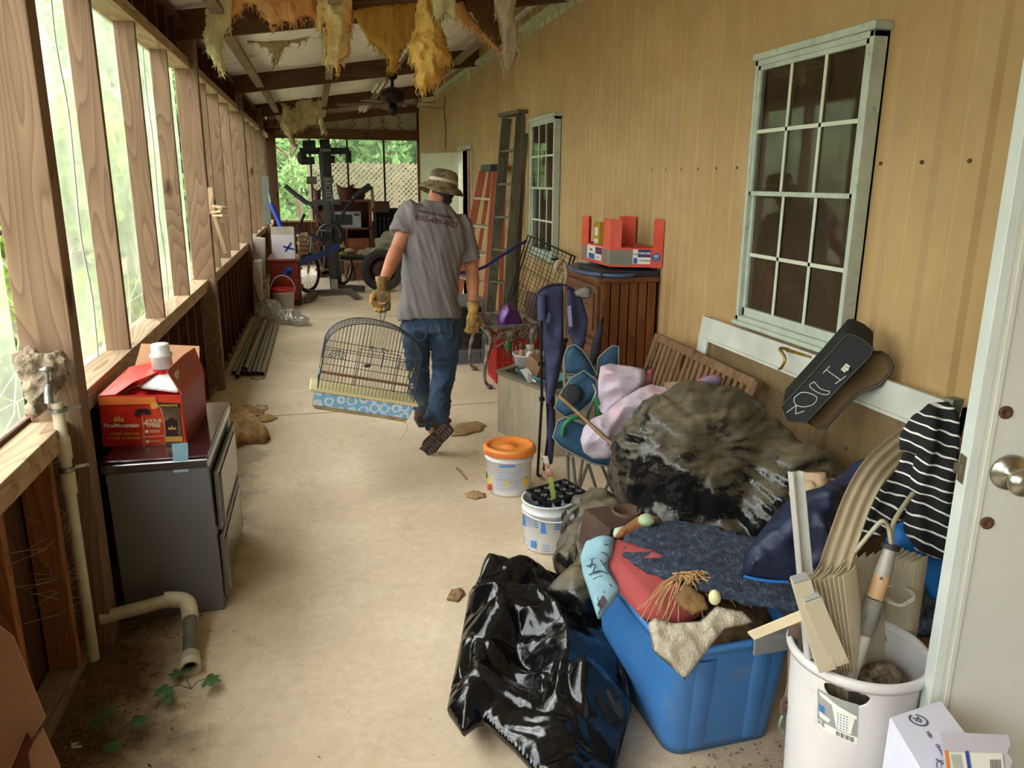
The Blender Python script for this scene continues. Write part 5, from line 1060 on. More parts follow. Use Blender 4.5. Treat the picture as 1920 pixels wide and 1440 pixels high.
for p_ in ((1014, 682), (1016, 748), (1060, 638)): MB().box(P(*p_, y=3.96), (.03, .02, .022)).build('joint', bk_, nc, bev=.003)
MB().tube([P(1008, 890, y=3.95), V((1.15, 4.0, 0))], .009, 10).tube([P(1020, 880, y=3.98), V((1.22, 4.1, 0))], .009, 10).build('chair_leg', bk_, nc)
panel([(1074, 545), (1090, 540), (1104, 534), (1110, 545), (1108, 558), (1094, 560), (1080, 556)], 3.96, mt=mat('grey_fabric', (128, 126, 124), .8), pipe=False, par=nc, amp=.02)
MB().plate([P(a_, b_, y=3.92) for a_, b_ in ((1064, 574), (1070, 572), (1073, 612), (1066, 612))][::-1], .004).build('pale_strap', mat('lilac_strap', (150, 148, 186), .8), nc)
# cane
cn = MB().tube(curve([P(1044, 509, y=4.25), P(1043, 500, y=4.25), P(1048, 492, y=4.25), P(1055, 491, y=4.25), P(1060, 500, y=4.24), P(1062, 520, y=4.22), P(1057, 545, y=4.2), P(1058, 600, y=4.2), P(1060, 760, y=4.2), V((1.37, 4.18, .012))], 5), [.012] * 3 + [.018] * 12 + [.012] * 31, 10)
cn.build('walking_cane', mat('cane_wood', (150, 128, 104), .5, var=.2), tag=('wooden walking cane with curved handle behind the navy camp chair', 'cane'))

# dresser
ds = thing('dresser', 'brown wooden dresser with fluted side panel against the wall', 'dresser', (1.79, 4.69, 0)); X0, X1, Y1_, Y2_, ZT = 1.60, 1.965, 4.35, 5.03, 1.075
m = MB(); m.bb((X0 + .01, Y1_ + .012, .03), (X1, Y2_ - .01, ZT - .03)); m.build('carcass', brw, ds)
m = MB(); n_s = 6
for k in range(n_s):
    xa = X0 + .012 + (X1 - X0 - .012) * k / n_s; xb = X0 + .012 + (X1 - X0 - .012) * (k + 1) / n_s; w_ = xb - xa
    m.prism([(0, 0), (.004, .004), (w_ * .70, .004), (w_ * .74, .0), (w_ * .78, .007), (w_ * .84, .007), (w_ * .88, 0), (w_, 0)], (xa, Y1_ + .012, .04), X3, -Y3, Z3 * (ZT - .075))
m.build('fluted_side', brw, ds)
MB().bb((X0 - .02, Y1_ - .012, ZT - .03), (X1 + .005, Y2_ + .01, ZT)).build('top', brx, ds, bev=.004)
zz = [.06, .37, .70, ZT - .045]
for a_, b_ in zip(zz, zz[1:]):
    d_ = MB().bb((X0 - .012, Y1_ + .03, a_ + .012), (X0 + .012, Y2_ - .03, b_ - .012)).build('drawer', brx, ds, bev=.006)
    MB().bb((X0 - .024, Y1_ + .07, a_ + .05), (X0 - .011, Y2_ - .07, b_ - .05)).build('drawer_panel', brx, d_, bev=.008)
    q = V((X0 - .03, (Y1_ + Y2_) / 2, (a_ + b_) / 2)); MB().box(q, (.02, .09, .04)).build('handle', brx, d_, bev=.004)
MB().lathe([(0, 0), (.2, 0), (.213, .008), (.215, .022), (.205, .026), (.19, .016), (0, .012)], (1.72, 4.66, ZT + .0), 48, sx=.9, sy=1.7).build('tote_cover', mat('slate_blue_plastic', (74, 92, 132), .4, var=.15), tag=('slate blue plastic cover lying on the dresser under the fruit box', 'cover'))
MB().bb((1.60, 4.36, ZT), (1.97, 4.78, ZT + .035)).build('dark_tray', mat('dark_grey_board', (44, 46, 52), .6, var=.2), bev=.004, tag=('dark grey board on the dresser under the blue lid', 'board'))
MB().lathe([(0, 0), (.03, 0), (.036, .014), (.03, .018), (.02, .01), (0, .008)], P(1102, 493, z=ZT + .03), 20).build('round_tin', mat('pale_cap', (180, 176, 166), .5), tag=('small pale round tin on the dresser left of the fruit box', 'tin'))

# fruit crate of printed board
fc = thing('fruit_box', 'coral red open cardboard fruit box with tall corner posts on the dresser', 'box', (1.8, 4.6, ZT + .05))
cor = mat('coral_board', (226, 96, 72), .6, var=.12, vs=4, col2=(214, 74, 52), cs=3); brd = mat('greyed_board', (128, 124, 112), .8, var=.12)
zb = ZT + .055; A_ = P(1095, 470, x=1.69); Bc = P(1147, 502, x=1.69); ze = zb + .115; zp_ = zb + .28
p00 = V((1.69, 4.44, zb)); p01 = V((1.67, 4.93, zb)); p10 = V((1.975, 4.33, zb)); p11 = V((1.965, 4.86, zb))
def wallb(a_, b_, z1, name, mt=cor):
    return MB().beam((a_ + b_) / 2 * 1 - (b_ - a_) / 2 + Z3 * ((z1 - zb) / 2), b_ + Z3 * ((z1 - zb) / 2), .004, z1 - zb).build(name, mt, fc)
MB().plate([p00, p10, p11, p01], .004).build('box_floor', brd, fc)
for a_, b_ in ((p00, p10), (p00, p01), (p10, p11), (p01, p11)): wallb(a_, b_, ze, 'side_wall')
def post(c, d1, d2, h=zp_):
    m = MB(); 
    for d_, w_ in ((d1, .12), (d2, .06)): m.beam(c + Z3 * ((h - zb) / 2), c + d_ * w_ + Z3 * ((h - zb) / 2), .005, h - zb)
    m.build('corner_post', cor, fc)
e1 = (p10 - p00).normalized(); e2 = (p01 - p00).normalized(); e3 = (p11 - p10).normalized()
for q, d1, d2 in ((p00, e2, e1), (p01, -e2, e1), (p10, e3, -e1), (p11, -e3, -e1)): post(q, d1, d2)
nf_ = -Y3; nv = (p10 - p00).normalized(); side_n = V((nv.y, -nv.x, 0)); nl = (p01 - p00).normalized(); ln_ = V((-nl.y, nl.x, 0)); ln_ = ln_ if ln_.x < 0 else -ln_; side_n = side_n if side_n.y < 0 else -side_n
def decal(o, u, n, x0, x1, z0, z1, mt, name, off=.003): q = [o + u * x0 + Z3 * z0 + n * off, o + u * x1 + Z3 * z0 + n * off, o + u * x1 + Z3 * z1 + n * off, o + u * x0 + Z3 * z1 + n * off]; b_ = MB(); b_.add(q, [(0, 1, 2, 3)]); return b_.build(name, mt, fc)
pw = mat('print_white', (226, 224, 212), .6, var=.03); pv = mat('print_violet', (52, 38, 110), .6, var=.03); pb = mat('print_deep_blue', (30, 92, 158), .6, var=.03)
decal(p00, e1, side_n, 0, .13, .012, .10, brd, 'grey_band'); decal(p00, e1, side_n, .13, .235, .02, .105, pw, 'printed_panel'); decal(p00, e1, side_n, .16, .235, .06, .105, pv, 'violet_panel', .0036); decal(p00, e1, side_n, .135, .158, .022, .055, pb, 'blue_panel', .0036)
MB().disc(p00 + e1 * .268 + Z3 * .062 + side_n * .003, .026, side_n, 28, .0015).build('blue_disc', pb, fc)
text('325', .020, p00 + e1 * .268 + Z3 * .068 + side_n * .0055, e1, Z3, pw, fc, bold=.0006); text('COUNT', .007, p00 + e1 * .268 + Z3 * .050 + side_n * .0055, e1, Z3, pw, fc)
text('CHICHIS', .018, p00 + e1 * .198 + Z3 * .083 + side_n * .0045, e1, Z3, pw, fc, bold=.0005); text('CLEMENTINE', .011, p00 + e1 * .198 + Z3 * .04 + side_n * .0045, e1, Z3, pv, fc)
text('Super', .016, p00 + e1 * .147 + Z3 * .08 + side_n * .0045, e1, Z3, pb, fc)
decal(p00, e2, ln_, .0, .12, .012, .10, brd, 'grey_band'); decal(p00, e2, ln_, .14, .38, .02, .105, pw, 'printed_panel'); decal(p00, e2, ln_, .14, .24, .06, .10, pv, 'violet_panel', .0036); decal(p00, e2, ln_, .25, .35, .022, .055, pb, 'blue_panel', .0036); decal(p00, e2, ln_, .40, .48, .012, .10, brd, 'grey_band')
text('CHICHIS', .018, p00 + e2 * .19 + Z3 * .08 + ln_ * .0045, -e2, Z3, rdp, fc, bold=.0005); text('Super', .02, p00 + e2 * .31 + Z3 * .08 + ln_ * .0045, -e2, Z3, pb, fc); text('sweet', .018, p00 + e2 * .19 + Z3 * .04 + ln_ * .0045, -e2, Z3, lg, fc)
MB().grid(14, 8, lambda a_, b_: p00 + e1 * (.02 + .24 * a_) + e2 * (.06 + .36 * b_) + Z3 * (.09 + .03 * noise.noise(V((a_ * 3, b_ * 3, 2))))).build('inner_flap', brd, fc, solid=.003)
yb = thing('snack_box', 'mustard yellow upright box standing inside the coral fruit box', 'box', p01.lerp(p00, .25) + e1 * .05); q = p01.lerp(p00, .28) + e1 * .07
MB().box(q + Z3 * .125, (.06, .10, .24)).build('box_body', mat('mustard_card', (196, 152, 38), .5, var=.1, col2=(216, 186, 70), cs=6), yb, bev=.002)
MB().box(q + V((-.031, .0, .19)), (.001, .06, .05)).box(q + V((-.031, .0, .13)), (.001, .07, .025)).build('printed_panel', pw, yb)

# plywood box with lid rim, teal tub, paper, container, jars
px_ = thing('plywood_box', 'long pale plywood sided box standing beside the orange lidded bucket', 'box', (1.28, 4.6, 0)); pw_ = mat('weathered_plywood', (176, 162, 138), .8, var=.18, vs=6, stretch=(1, 1, .25), col2=(150, 136, 112), cs=5, camt=.55)
q0 = V((1.10, 4.86, 0)); q1 = V((1.30, 4.30, 0)); q2 = V((1.57, 4.30, 0)); q3 = V((1.44, 5.16, 0)); m = MB()
for a_, b_ in ((q0, q1), (q1, q2), (q2, q3), (q3, q0)): m.beam(a_ + Z3 * .2, b_ + Z3 * .2, .018, .40)
m.build('side_board', pw_, px_); m = MB(); rimm = mat('taupe_rim', (120, 110, 92), .6)
for a_, b_ in ((q0, q1), (q1, q2), (q2, q3), (q3, q0)): m.beam(a_ + Z3 * .41, b_ + Z3 * .41, .05, .02)
m.build('rim', rimm, px_, bev=.003); MB().plate([q + Z3 * .36 for q in (q0, q3, q2, q1)], .01).build('inner_shelf', mat('tan_lid', (160, 146, 112), .7), px_)
tb = thing('teal_tub', 'teal plastic tub with papers inside on the plywood box', 'tub', (1.34, 4.62, .375)); tl2 = mat('teal_plastic', (84, 128, 130), .4)
TC2 = V((1.33, 4.58, .375)); R2 = Euler((0, 0, radians(18))).to_matrix(); f2 = lambda l: [TC2 + R2 @ q for q in l]
MB().loft([f2(rr(.08, .17, .04, 0)), f2(rr(.1, .2, .05, .07)), f2(rr(.108, .208, .05, .072)), f2(rr(.108, .208, .05, .08)), f2(rr(.097, .197, .05, .08)), f2(rr(.077, .167, .04, .006))], cap=True).build('tub_body', tl2, tb)
MB().box((1.33, 4.72, .47), (.10, .14, .10), (.35, .1, .4)).build('kraft_carton', mat('kraft', (150, 112, 80), .8, var=.15), tag=('small torn brown carton in the teal tub', 'carton'), bev=.002)
MB().plate([P(975, 693, y=4.6), P(990, 690, y=4.6), P(1005, 716, y=4.5), P(1004, 722, y=4.5), P(990, 716, y=4.5)], .003).build('envelope', mat('white_paper', (206, 198, 190), .7), tag=('white paper envelope beside the brown carton in the teal tub', 'envelope'))
ct = MB().lathe([(0, 0), (.09, 0), (.11, .12), (.118, .125), (.118, .135), (.106, .135), (.085, .006), (0, .006)], (1.345, 5.0, .36), 32)
ct.build('plastic_container', mat('cloudy_plastic', (200, 190, 188), .35, var=.05), tag=('cloudy white round plastic container behind the teal tub', 'container'))
for i, (x, y, lb_, c_, r_, h_, cap, lc) in enumerate(((1.29, 5.0, 'slim amber jar with brown lid in the cloudy container', (176, 140, 92), .026, .2, (96, 58, 38), (40, 60, 130)), (1.345, 4.99, 'white supplement bottle with cream cap in the cloudy container', (216, 210, 206), .038, .19, (190, 180, 160), (196, 60, 90)), (1.40, 5.0, 'short white bottle with blue label in the cloudy container', (208, 200, 196), .028, .15, (176, 160, 150), (44, 60, 128)))):
    t = thing('jar', lb_, 'jar', (x, y, .366), 'jars in the cloudy container'); m = MB().lathe([(0, 0), (r_, 0), (r_, h_ * .62), (r_ * .6, h_ * .75), (r_ * .6, h_ * .8), (0, h_ * .8)], (x, y, .367), 20); m.build('jar_body', mat('jar_%d' % i, c_, .3), t)
    MB().lathe([(0, 0), (r_ * .75, 0), (r_ * .75, h_ * .18), (0, h_ * .18)], (x, y, .367 + h_ * .8), 20).build('lid', mat('cap_%d' % i, cap, .5), t)
    MB().lathe([(r_ + .001, h_ * .42), (r_ + .001, h_ * .58)], (x, y, .367), 20).build('label', mat('jl_%d' % i, lc, .5), t)

# two cast iron bench ends: scrolled arms with cabriole legs
iron = mat('weathered_cast_metal', (150, 140, 132), .6, .3, var=.3, vs=18, col2=(104, 92, 84), cs=14)
ib = thing('cast_iron_bench', 'ornate scrolled cast metal bench with curled legs beside the man', 'bench', (1.45, 6.3, 0))
def scroll(c, r, a0, turns, u, v, th=.010, dirn=1):
    pts = []
    for k in range(int(14 * turns) + 1):
        f = k / (14 * turns); a = a0 + dirn * 2 * pi * turns * f; q = r * (1 - .82 * f); pts.append(c + u * (q * cos(a)) + v * (q * sin(a)))
    return pts
def iron_rail(a, b, h):
    m = MB(); u = (b - a).normalized(); L = (b - a).length
    m.beam(a, b, .03, .022); m.beam(a - Z3 * .012 + u * .02, b - Z3 * .012 - u * .02, .02, .012); cc = (a + b) / 2 - Z3 * .03
    for k in range(9):
        g = radians(-180 + 22.5 * k); m.tube([cc, cc + (u * cos(g) + Z3 * sin(g)) * (h * .62)], [.008, .006], 6)
    m.tube([cc + (u * cos(g) + Z3 * sin(g)) * h * .66 for g in inter(-pi, 0, 16)], .008, 6)
    for sg in (-1, 1):
        for dd, r0, tt_ in ((.30, .042, 1.4), (.42, .032, 1.2), (.21, .028, 1.2)):
            m.tube(scroll(cc + u * sg * L * dd - Z3 * .045, r0, pi / 2, tt_, u * sg, Z3), .0075, 6)
        m.tube(curve([cc + u * sg * L * .48 - Z3 * .02, cc + u * sg * L * .42 - Z3 * h * .9, cc + u * sg * L * .28 - Z3 * h * 1.0, cc + u * sg * L * .12 - Z3 * h * .72], 6), .009, 6)
    return m
def iron_leg(p, du_):
    du_ = V(du_); s_ = [p, p + du_ * .035 - Z3 * .06, p + du_ * .03 - Z3 * .14, p + du_ * .0 - Z3 * .26, p - du_ * .012 - Z3 * .38, p + du_ * .0 - Z3 * (p.z - .05), p + du_ * .03 - Z3 * (p.z - .018)]
    s_ = curve(s_, 5); n = len(s_); m = MB().tube(s_, [.026 - .013 * min(1, i / n * 1.5) for i in range(n)], 10); m.tube(scroll(p + du_ * .05 - Z3 * .1, .035, pi / 2, 1.3, du_, Z3), .009, 6); m.ell(s_[-1], (.028, .028, .018)); return m
iA = V((1.22, 5.95, .50)); iB = V((1.67, 5.95, .51)); iC = V((1.24, 6.6, .50)); iD = V((1.68, 6.6, .51))
iron_rail(iA, iB, .13).build('front_apron', iron, ib); iron_rail(iC, iD, .13).build('back_apron', iron, ib)
MB().beam(iA, iC, .03, .022).build('side_rail', iron, ib); MB().beam(iB, iD, .03, .022).build('side_rail', iron, ib)
iron_leg(iA + V((.02, 0, -.01)), (1, 0, 0)).build('leg', iron, ib); iron_leg(iC + V((.0, 0, -.01)), (1, 0, 0)).build('leg', iron, ib); iron_leg(iB + V((-.02, 0, -.01)), (-1, 0, 0)).build('leg', iron, ib); iron_leg(iD + V((-.02, 0, -.01)), (-1, 0, 0)).build('leg', iron, ib)
rc = thing('red_basket', 'red plastic slatted basket with green bauble under the bench', 'basket', (1.52, 6.25, 0)); rm = mat('red_basket_plastic', (178, 38, 34), .4)
m = MB()
for i in range(13):
    for yy in (6.1, 6.42): m.bb((1.36 + i * .028, yy, .02), (1.375 + i * .028, yy + .006, .36))
for i in range(12):
    for xx in (1.355, 1.71): m.bb((xx, 6.1 + i * .028, .02), (xx + .006, 6.115 + i * .028, .36))
m.bb((1.35, 6.095, .34), (1.72, 6.11, .38)); m.bb((1.35, 6.42, .34), (1.72, 6.435, .38)); m.bb((1.35, 6.1, .34), (1.365, 6.43, .38)); m.bb((1.705, 6.1, .34), (1.72, 6.43, .38)); m.bb((1.355, 6.1, 0), (1.715, 6.43, .02)); m.bb((1.35, 6.095, .17), (1.72, 6.1, .19)); m.build('basket_body', rm, rc)
MB().lathe([(0, -.075), (.02, -.05), (.036, 0), (.03, .035), (.012, .07), (0, .09)], P(953, 648, y=6.07), 16).build('bauble', mat('green_bauble', (70, 116, 66), .35, var=.4, vs=40), tag=('green drop shaped bauble hanging on the front of the red basket', 'bauble'))
pp = MB(); puff(pp, W_([(930, 612), (935, 590), (945, 572), (952, 563), (960, 574), (972, 584), (980, 600), (978, 614), (950, 618)], y=6.3), (0, -1, 0), .06, .05, .012, .04, crump(.012, .006, 0, 10))
pp.build('purple_bag', mat('purple_foil', (92, 44, 116), .3, .2, var=.3, vs=25), tag=('shiny purple bag on the red basket behind the metal bench', 'bag'))

# wire kennel panels leaning on the wall
wk = thing('wire_crate_panel', 'folded black wire dog crate leaning against the wall by the far window', 'wire crate', (1.6, 6.8, 0)); wm_ = mat('black_wire', (30, 28, 26), .5, .3)
Aa = P(995, 443, x=1.93); Bb = P(1078, 481, x=1.93); Dd = V((1.60, Aa.y + .05, .03)); Cc = V((1.60, Bb.y + .05, .03)); dA = Dd - Aa; wn = (Bb - Aa).cross(dA).normalized()
m = MB()
for i in range(34): f = i / 33; m.tube([Aa + dA * f, Bb + dA * f], .0022 if i % 8 else .004, 4, cap=False)
for i in range(7): f = i / 6; m.tube([Aa.lerp(Bb, f), Aa.lerp(Bb, f) + dA], .003, 4, cap=False)
m.tube([Aa, Bb, Bb + dA, Aa + dA], .007, 6, closed=True); m.build('wire_panel', wm_, wk)
o = wn * (.03 if wn.x < 0 else -.03); m = MB()
for i in range(7): f = i / 6; m.tube([Aa.lerp(Bb, f) + o, Aa.lerp(Bb, f) + dA + o], .003, 4, cap=False)
for i in range(9): f = i / 8; m.tube([Aa + dA * f + o, Bb + dA * f + o], .003, 4, cap=False)
m.tube([Aa + o, Bb + o, Bb + dA + o, Aa + dA + o], .007, 6, closed=True); m.build('wire_panel', wm_, wk)
MB().box((1.88, 7.05, .32), (.03, .32, .58), (0, .1, 0)).build('brown_board', mat('brown_board', (112, 74, 52), .7, var=.2), bev=.003, tag=('short brown board standing behind the wire crate', 'board'))
# old television
tv = thing('television', 'grey cabinet television standing on the floor beyond the man', 'television', (1.25, 6.95, 0)); gtv = mat('grey_tv_plastic', (112, 114, 112), .5, var=.05)
MB().bb((1.02, 6.85, 0), (1.42, 7.2, .60)).build('cabinet', gtv, tv, bev=.01); MB().bb((1.05, 6.835, .14), (1.38, 6.852, .53)).build('screen', mat('tv_glass', (38, 44, 46), .1, coat=.5), tv, bev=.01); MB().bb((1.06, 6.838, .03), (1.37, 6.852, .11)).build('speaker_panel', mat('tv_grille', (92, 96, 96), .6), tv)
# ladders leaning on the wall
ol = mat('orange_fibreglass', (188, 104, 76), .5, var=.15, vs=6); al = mat('ladder_step', (178, 170, 142), .45, .5)
sl_ = thing('step_ladder', 'folded orange step ladder leaning on the wall behind the man', 'ladder', (1.6, 8.2, 0)); f1t = P(912, 322, y=8.6); f1b = P(893, 645, z=.0); f2t = P(936, 320, y=8.25); f2b = P(925, 650, z=0) if False else V((1.76, 7.75, 0))
ft0 = V((1.76, 8.62, 1.73)); fb0 = V((1.42, 8.75, 0)); ft1 = V((1.82, 8.22, 1.73)); fb1 = V((1.62, 7.9, 0)); rt1 = ft1 + V((.09, .0, 0)); rb1 = fb1 + V((.16, -.05, 0)); rt0 = ft0 + V((.09, 0, 0)); rb0 = fb0 + V((.2, .05, 0))
for a_, b_ in ((ft0, fb0), (ft1, fb1)): MB().beam(a_, b_, .03, .085, (1, 0, 0)).build('side_rail', ol, sl_, bev=.004)
for a_, b_ in ((rt0, rb0), (rt1, rb1)): MB().beam(a_, b_, .025, .045, (1, 0, 0)).build('rear_rail', ol, sl_, bev=.003)
for k in range(1, 6): f = k / 6.; MB().beam(ft0.lerp(fb0, f), ft1.lerp(fb1, f), .08, .028).build('step', al, sl_, bev=.003); MB().beam(rt0.lerp(rb0, f), rt1.lerp(rb1, f), .02, .02).build('rear_brace', al, sl_)
MB().box((ft0 + ft1) / 2 + V((.05, 0, .03)), (.18, .50, .07)).build('top_cap', mat('dark_green_cap', (44, 58, 54), .5), sl_, bev=.006)
grw = wood('grey_weathered_wood', (112, 104, 84), (62, 56, 44), 'Z', k=10, sc=6)
gw = thing('wooden_ladder', 'tall weathered grey wooden step ladder leaning beside the orange ladder', 'ladder', (1.7, 7.6, 0))
tA = P(953, 222, x=1.86); tB = P(975, 218, x=1.93); 
g1t, g1b, g2t, g2b = P(950, 222, x=1.87), P(914, 645, z=0), P(977, 216, x=1.94), P(946, 650, z=0); g3t, g3b = P(983, 250, x=1.96), P(962, 640, z=0)
for a_, b_, w_ in ((g1t, g1b, .10), (g2t, g2b, .10), (g3t, g3b, .06)): MB().beam(a_, b_, .03, w_, (1, 0, 0)).build('side_rail', grw, gw, bev=.003)
MB().beam(g1t + V((-.02, .05, .03)), g2t + V((.02, -.06, .03)), .14, .035).build('top_board', grw, gw, bev=.004)
for k in (1, 2, 3, 4, 5, 6): f = k / 7.; MB().beam(g1t.lerp(g1b, f), g2t.lerp(g2b, f), .08, .022).build('step', grw, gw, bev=.002)
# flagging tape
bt_ = mat('violet_blue_tape', (52, 54, 140), .5, var=.2)
ribbon(curve([P(862, 512, y=6.9), P(905, 502, y=7.1), P(940, 480, y=7.25), P(988, 451, x=1.95)], 8), .014, (0, .3, 1)).build('barrier_tape', bt_, tag=('violet blue tape strung from the wall past the ladders to the man', 'tape'))
# ============================================================= THE MAN AND THE BIRD CAGE
from mathutils.bvhtree import BVHTree
skin = mat('skin', (188, 124, 90), .55, var=.12, vs=9, col2=(168, 100, 72), cs=5, camt=.6)
man = thing('person', 'man in camouflage bucket hat, grey t-shirt and jeans walking away with a bird cage', 'person', (.65, 4.75, 0))
def J(px, py, y): return P(px, py, y=y)
head = J(829, 358, 5.0); neckb = J(818, 386, 4.93)
LS = J(771, 400, 4.88); RS = J(862, 424, 4.92); LE = J(745, 466, 4.80); LW = J(717, 533, 4.62); RE = J(886, 512, 4.92); RW = J(887, 578, 4.74)
PEL = J(806, 590, 4.80); LH = J(779, 606, 4.80); RH = J(836, 606, 4.80); LK = J(784, 688, 4.98); LA_ = V((.62, 5.12, .10)); RK = J(833, 694, 4.86); RA = J(818, 786, 4.52)
HANDS = []
def hand(m, wr, d, side, r=.0105, s=1.):
    """palm, four unequal curled fingers and a thumb leaving the side of the palm"""
    d = d.normalized(); side = (side - d * side.dot(d)).normalized(); n = d.cross(side); c = wr + d * .05 * s
    m.ell(c, (.041 * s, .018 * s, .048 * s), 16, Matrix((side, n, d)).transposed()); m.tube([wr - d * .03, wr + d * .02], [.027 * s, .026 * s], 12)
    for i, (o, l) in enumerate(((-.030, .075), (-.010, .083), (.010, .078), (.029, .062))):
        b = wr + d * .085 * s + side * o * s; l *= s; p1 = b + d * l * .42 + n * l * .12; p2 = p1 + d * l * .12 + n * l * .34; p3 = p2 - d * l * .16 + n * l * .20; m.tube([b - d * .02, b, p1, p2, p3], [r * s * 1.1, r * s, r * s * .95, r * s * .9, r * s * .78], 8)
    b = wr + d * .03 * s - side * .032 * s; m.tube([b, b - side * .022 * s + d * .025 * s + n * .01, b - side * .026 * s + d * .055 * s + n * .026, b - side * .012 * s + d * .075 * s + n * .04], [r * 1.25 * s, r * 1.15 * s, r * s, r * .85 * s], 8)
Ld = (V((0, -.03, -1))).normalized(); Rd = V((-.03, -.1, -1)).normalized()
b = MB()
hx = V((1, .25, 0)).normalized(); hz = V((.16, .10, 1)).normalized(); hy = hz.cross(hx).normalized(); HR_ = Matrix((hx, hy, hz)).transposed()
b.ell(head, (.074, .094, .112), 24, HR_); b.ell(head + hy * .055 - hz * .06, (.05, .05, .05), 16, HR_)            # skull and jaw
b.tube([head + hy * .092 + hz * .01, head + hy * .118 - hz * .018, head + hy * .100 - hz * .03], [.012, .016, .012], 8)     # nose
for s_ in (-1, 1):
    b.ell(head + hx * s_ * .078 - hy * .005 - hz * .012, (.010, .020, .032), 12, HR_); b.ell(head + hy * .082 + hx * s_ * .03 + hz * .012, (.014, .01, .01), 8, HR_)
b.ell(head + hy * .092 - hz * .052, (.024, .01, .009), 10, HR_)
b.tube([neckb - Z3 * .03, neckb + (head - neckb) * .35, head - hz * .04 - hy * .02], [.072, .058, .056], 16)
b.tube([neckb - Z3 * .07, (neckb + PEL) / 2, PEL], [.09, .10, .09], 16); b.tube([LS - Z3 * .03, neckb - Z3 * .08, RS - Z3 * .03], [.045, .06, .045], 12)
b.tube([LS - Z3 * .02, LS.lerp(LE, .5), LE, LE.lerp(LW, .25), LE.lerp(LW, .6), LW, LW + Ld * .03], [.048, .050, .043, .046, .038, .027, .026], 16)
b.tube([RS - Z3 * .02, RS.lerp(RE, .5), RE, RE.lerp(RW, .25), RE.lerp(RW, .6), RW, RW + Rd * .03], [.046, .048, .042, .045, .036, .027, .026], 16)
hand(b, LW + Ld * .01, Ld, V((1, -.2, 0)), .0075, .84); hand(b, RW + Rd * .01, Rd, V((-1, -.3, 0)), .0075, .84)
for h_, k_, a_ in ((LH, LK, LA_), (RH, RK, RA)): b.tube([PEL.lerp(h_, .7), h_, h_.lerp(k_, .5), k_, k_.lerp(a_, .3), a_], [.07, .065, .055, .045, .042, .03], 16)
b.tube([LA_, LA_ + V((0, .12, -.05))], [.03, .022], 10); toe = J(799, 838, 4.47); b.tube([RA, RA.lerp(J(800, 838, 4.50), .55)], [.03, .018], 10)
body = remesh('body', b, skin, man, .009, 3)
# hair, hat
hb_ = MB().ell(head - hy * .012 + hz * .012, (.0785, .094, .108), 24, HR_); hb_.tube([head - hy * .07 - hz * .05, head - hy * .055 - hz * .075], [.05, .035], 12)
remesh('hair', hb_, mat('dark_brown_hair', (52, 34, 26), .85, var=.35, vs=60, bump=.6, bs=120, stretch=(1, 1, .25)), man, .008, 2, None, None, lambda c: (c - head).dot(hy) < .03 and (c - head).dot(hz) > -.088)
camo = mat('camouflage', (124, 108, 74), .9, var=.2, vs=14, col2=(84, 72, 48), cs=18, camt=.56, lo=.5, hi=.53, bump=.3)
hc = head + hz * .035; tz = V((.20, .03, 1)).normalized(); tx = V((1, .1, -.2)).normalized(); ty = tz.cross(tx).normalized(); tx = ty.cross(tz); HT = Matrix((tx, ty, tz)).transposed()
m = MB(); vs = []; prof = [(.0, .098), (.045, .097), (.075, .088), (.090, .070), (.096, .035), (.101, .0), (.125, -.014), (.152, -.036), (.158, -.043), (.156, -.047), (.125, -.021), (.099, -.006)]
m.grid(48, len(prof) - 1, lambda u, v: hc + HT @ V((prof[int(round(v * (len(prof) - 1)))][0] * cos(2 * pi * u) * .93 * (1 + .03 * sin(u * 19) * (v > .5)), prof[int(round(v * (len(prof) - 1)))][0] * sin(2 * pi * u) * 1.06, prof[int(round(v * (len(prof) - 1)))][1] + (.010 * sin(u * 4 * pi + 1) + .005 * sin(u * 17) if v > .52 else 0))), cu=True)
hat = m.build('bucket_hat', camo, man)
MB().lathe([(.0985, .015), (.0975, .038)], hc, 48, R=HT, sx=.93, sy=1.06).build('hat_band', mat('pale_band', (182, 164, 136), .8), hat)
# t-shirt
shirt_m = mat('grey_heather', (118, 112, 110), .9, var=.06, vs=5, bump=.15, bs=160)
b = MB(); tors = [(PEL + V((0, 0, -.03)), .200, .142), (PEL + V((0, 0, .03)), .196, .136), (PEL + Z3 * .10 + V((-.0, .01, 0)), .182, .120), (PEL.lerp(neckb, .45), .186, .122), (PEL.lerp(neckb, .68) + V((0, -.02, 0)), .205, .128), (PEL.lerp(neckb, .85) + V((0, -.02, -.0)), .200, .122), (neckb - V((0, 0, .035)), .145, .105), (neckb + V((0, 0, .012)), .080, .078)]
ax_ = (RS - LS).normalized(); rings = []
for i, (c, a_, d_) in enumerate(tors):
    t_ = min(1, i / 4); xd = (X3 * (1 - t_) + ax_ * t_).normalized(); yd = xd.cross((neckb - PEL).normalized()) * -1; rings.append([c + xd * (a_ * cos(q) * (abs(cos(q)) ** -.12 if abs(cos(q)) > .01 else 1)) + yd * (d_ * sin(q)) for q in [2 * pi * k / 36 for k in range(36)]])
b.loft(rings); b.ell(LS - Z3 * .012, .088); b.ell(RS - Z3 * .012, .086)
sl1 = LS.lerp(LE, .62); sl2 = RS.lerp(RE, .72); b.tube([LS, LS.lerp(sl1, .6), sl1], [.084, .084, .088], 18); b.tube([RS, RS.lerp(sl2, .6), sl2], [.080, .080, .080], 18)
def shd(p, n):
    q = V((p.x * 1.0 + (p.z - 1.1) * .28, p.y * .5, p.z * .16)); am = .013 if p.z > 1.0 else .009
    return p + n * (am * ridge(q, 11, 2) + .006 * ridge(q, 24, 4) + .003 * fn(p, 8) - .008)
shirt = remesh('t_shirt', b, shirt_m, man, .008, 10, shd)
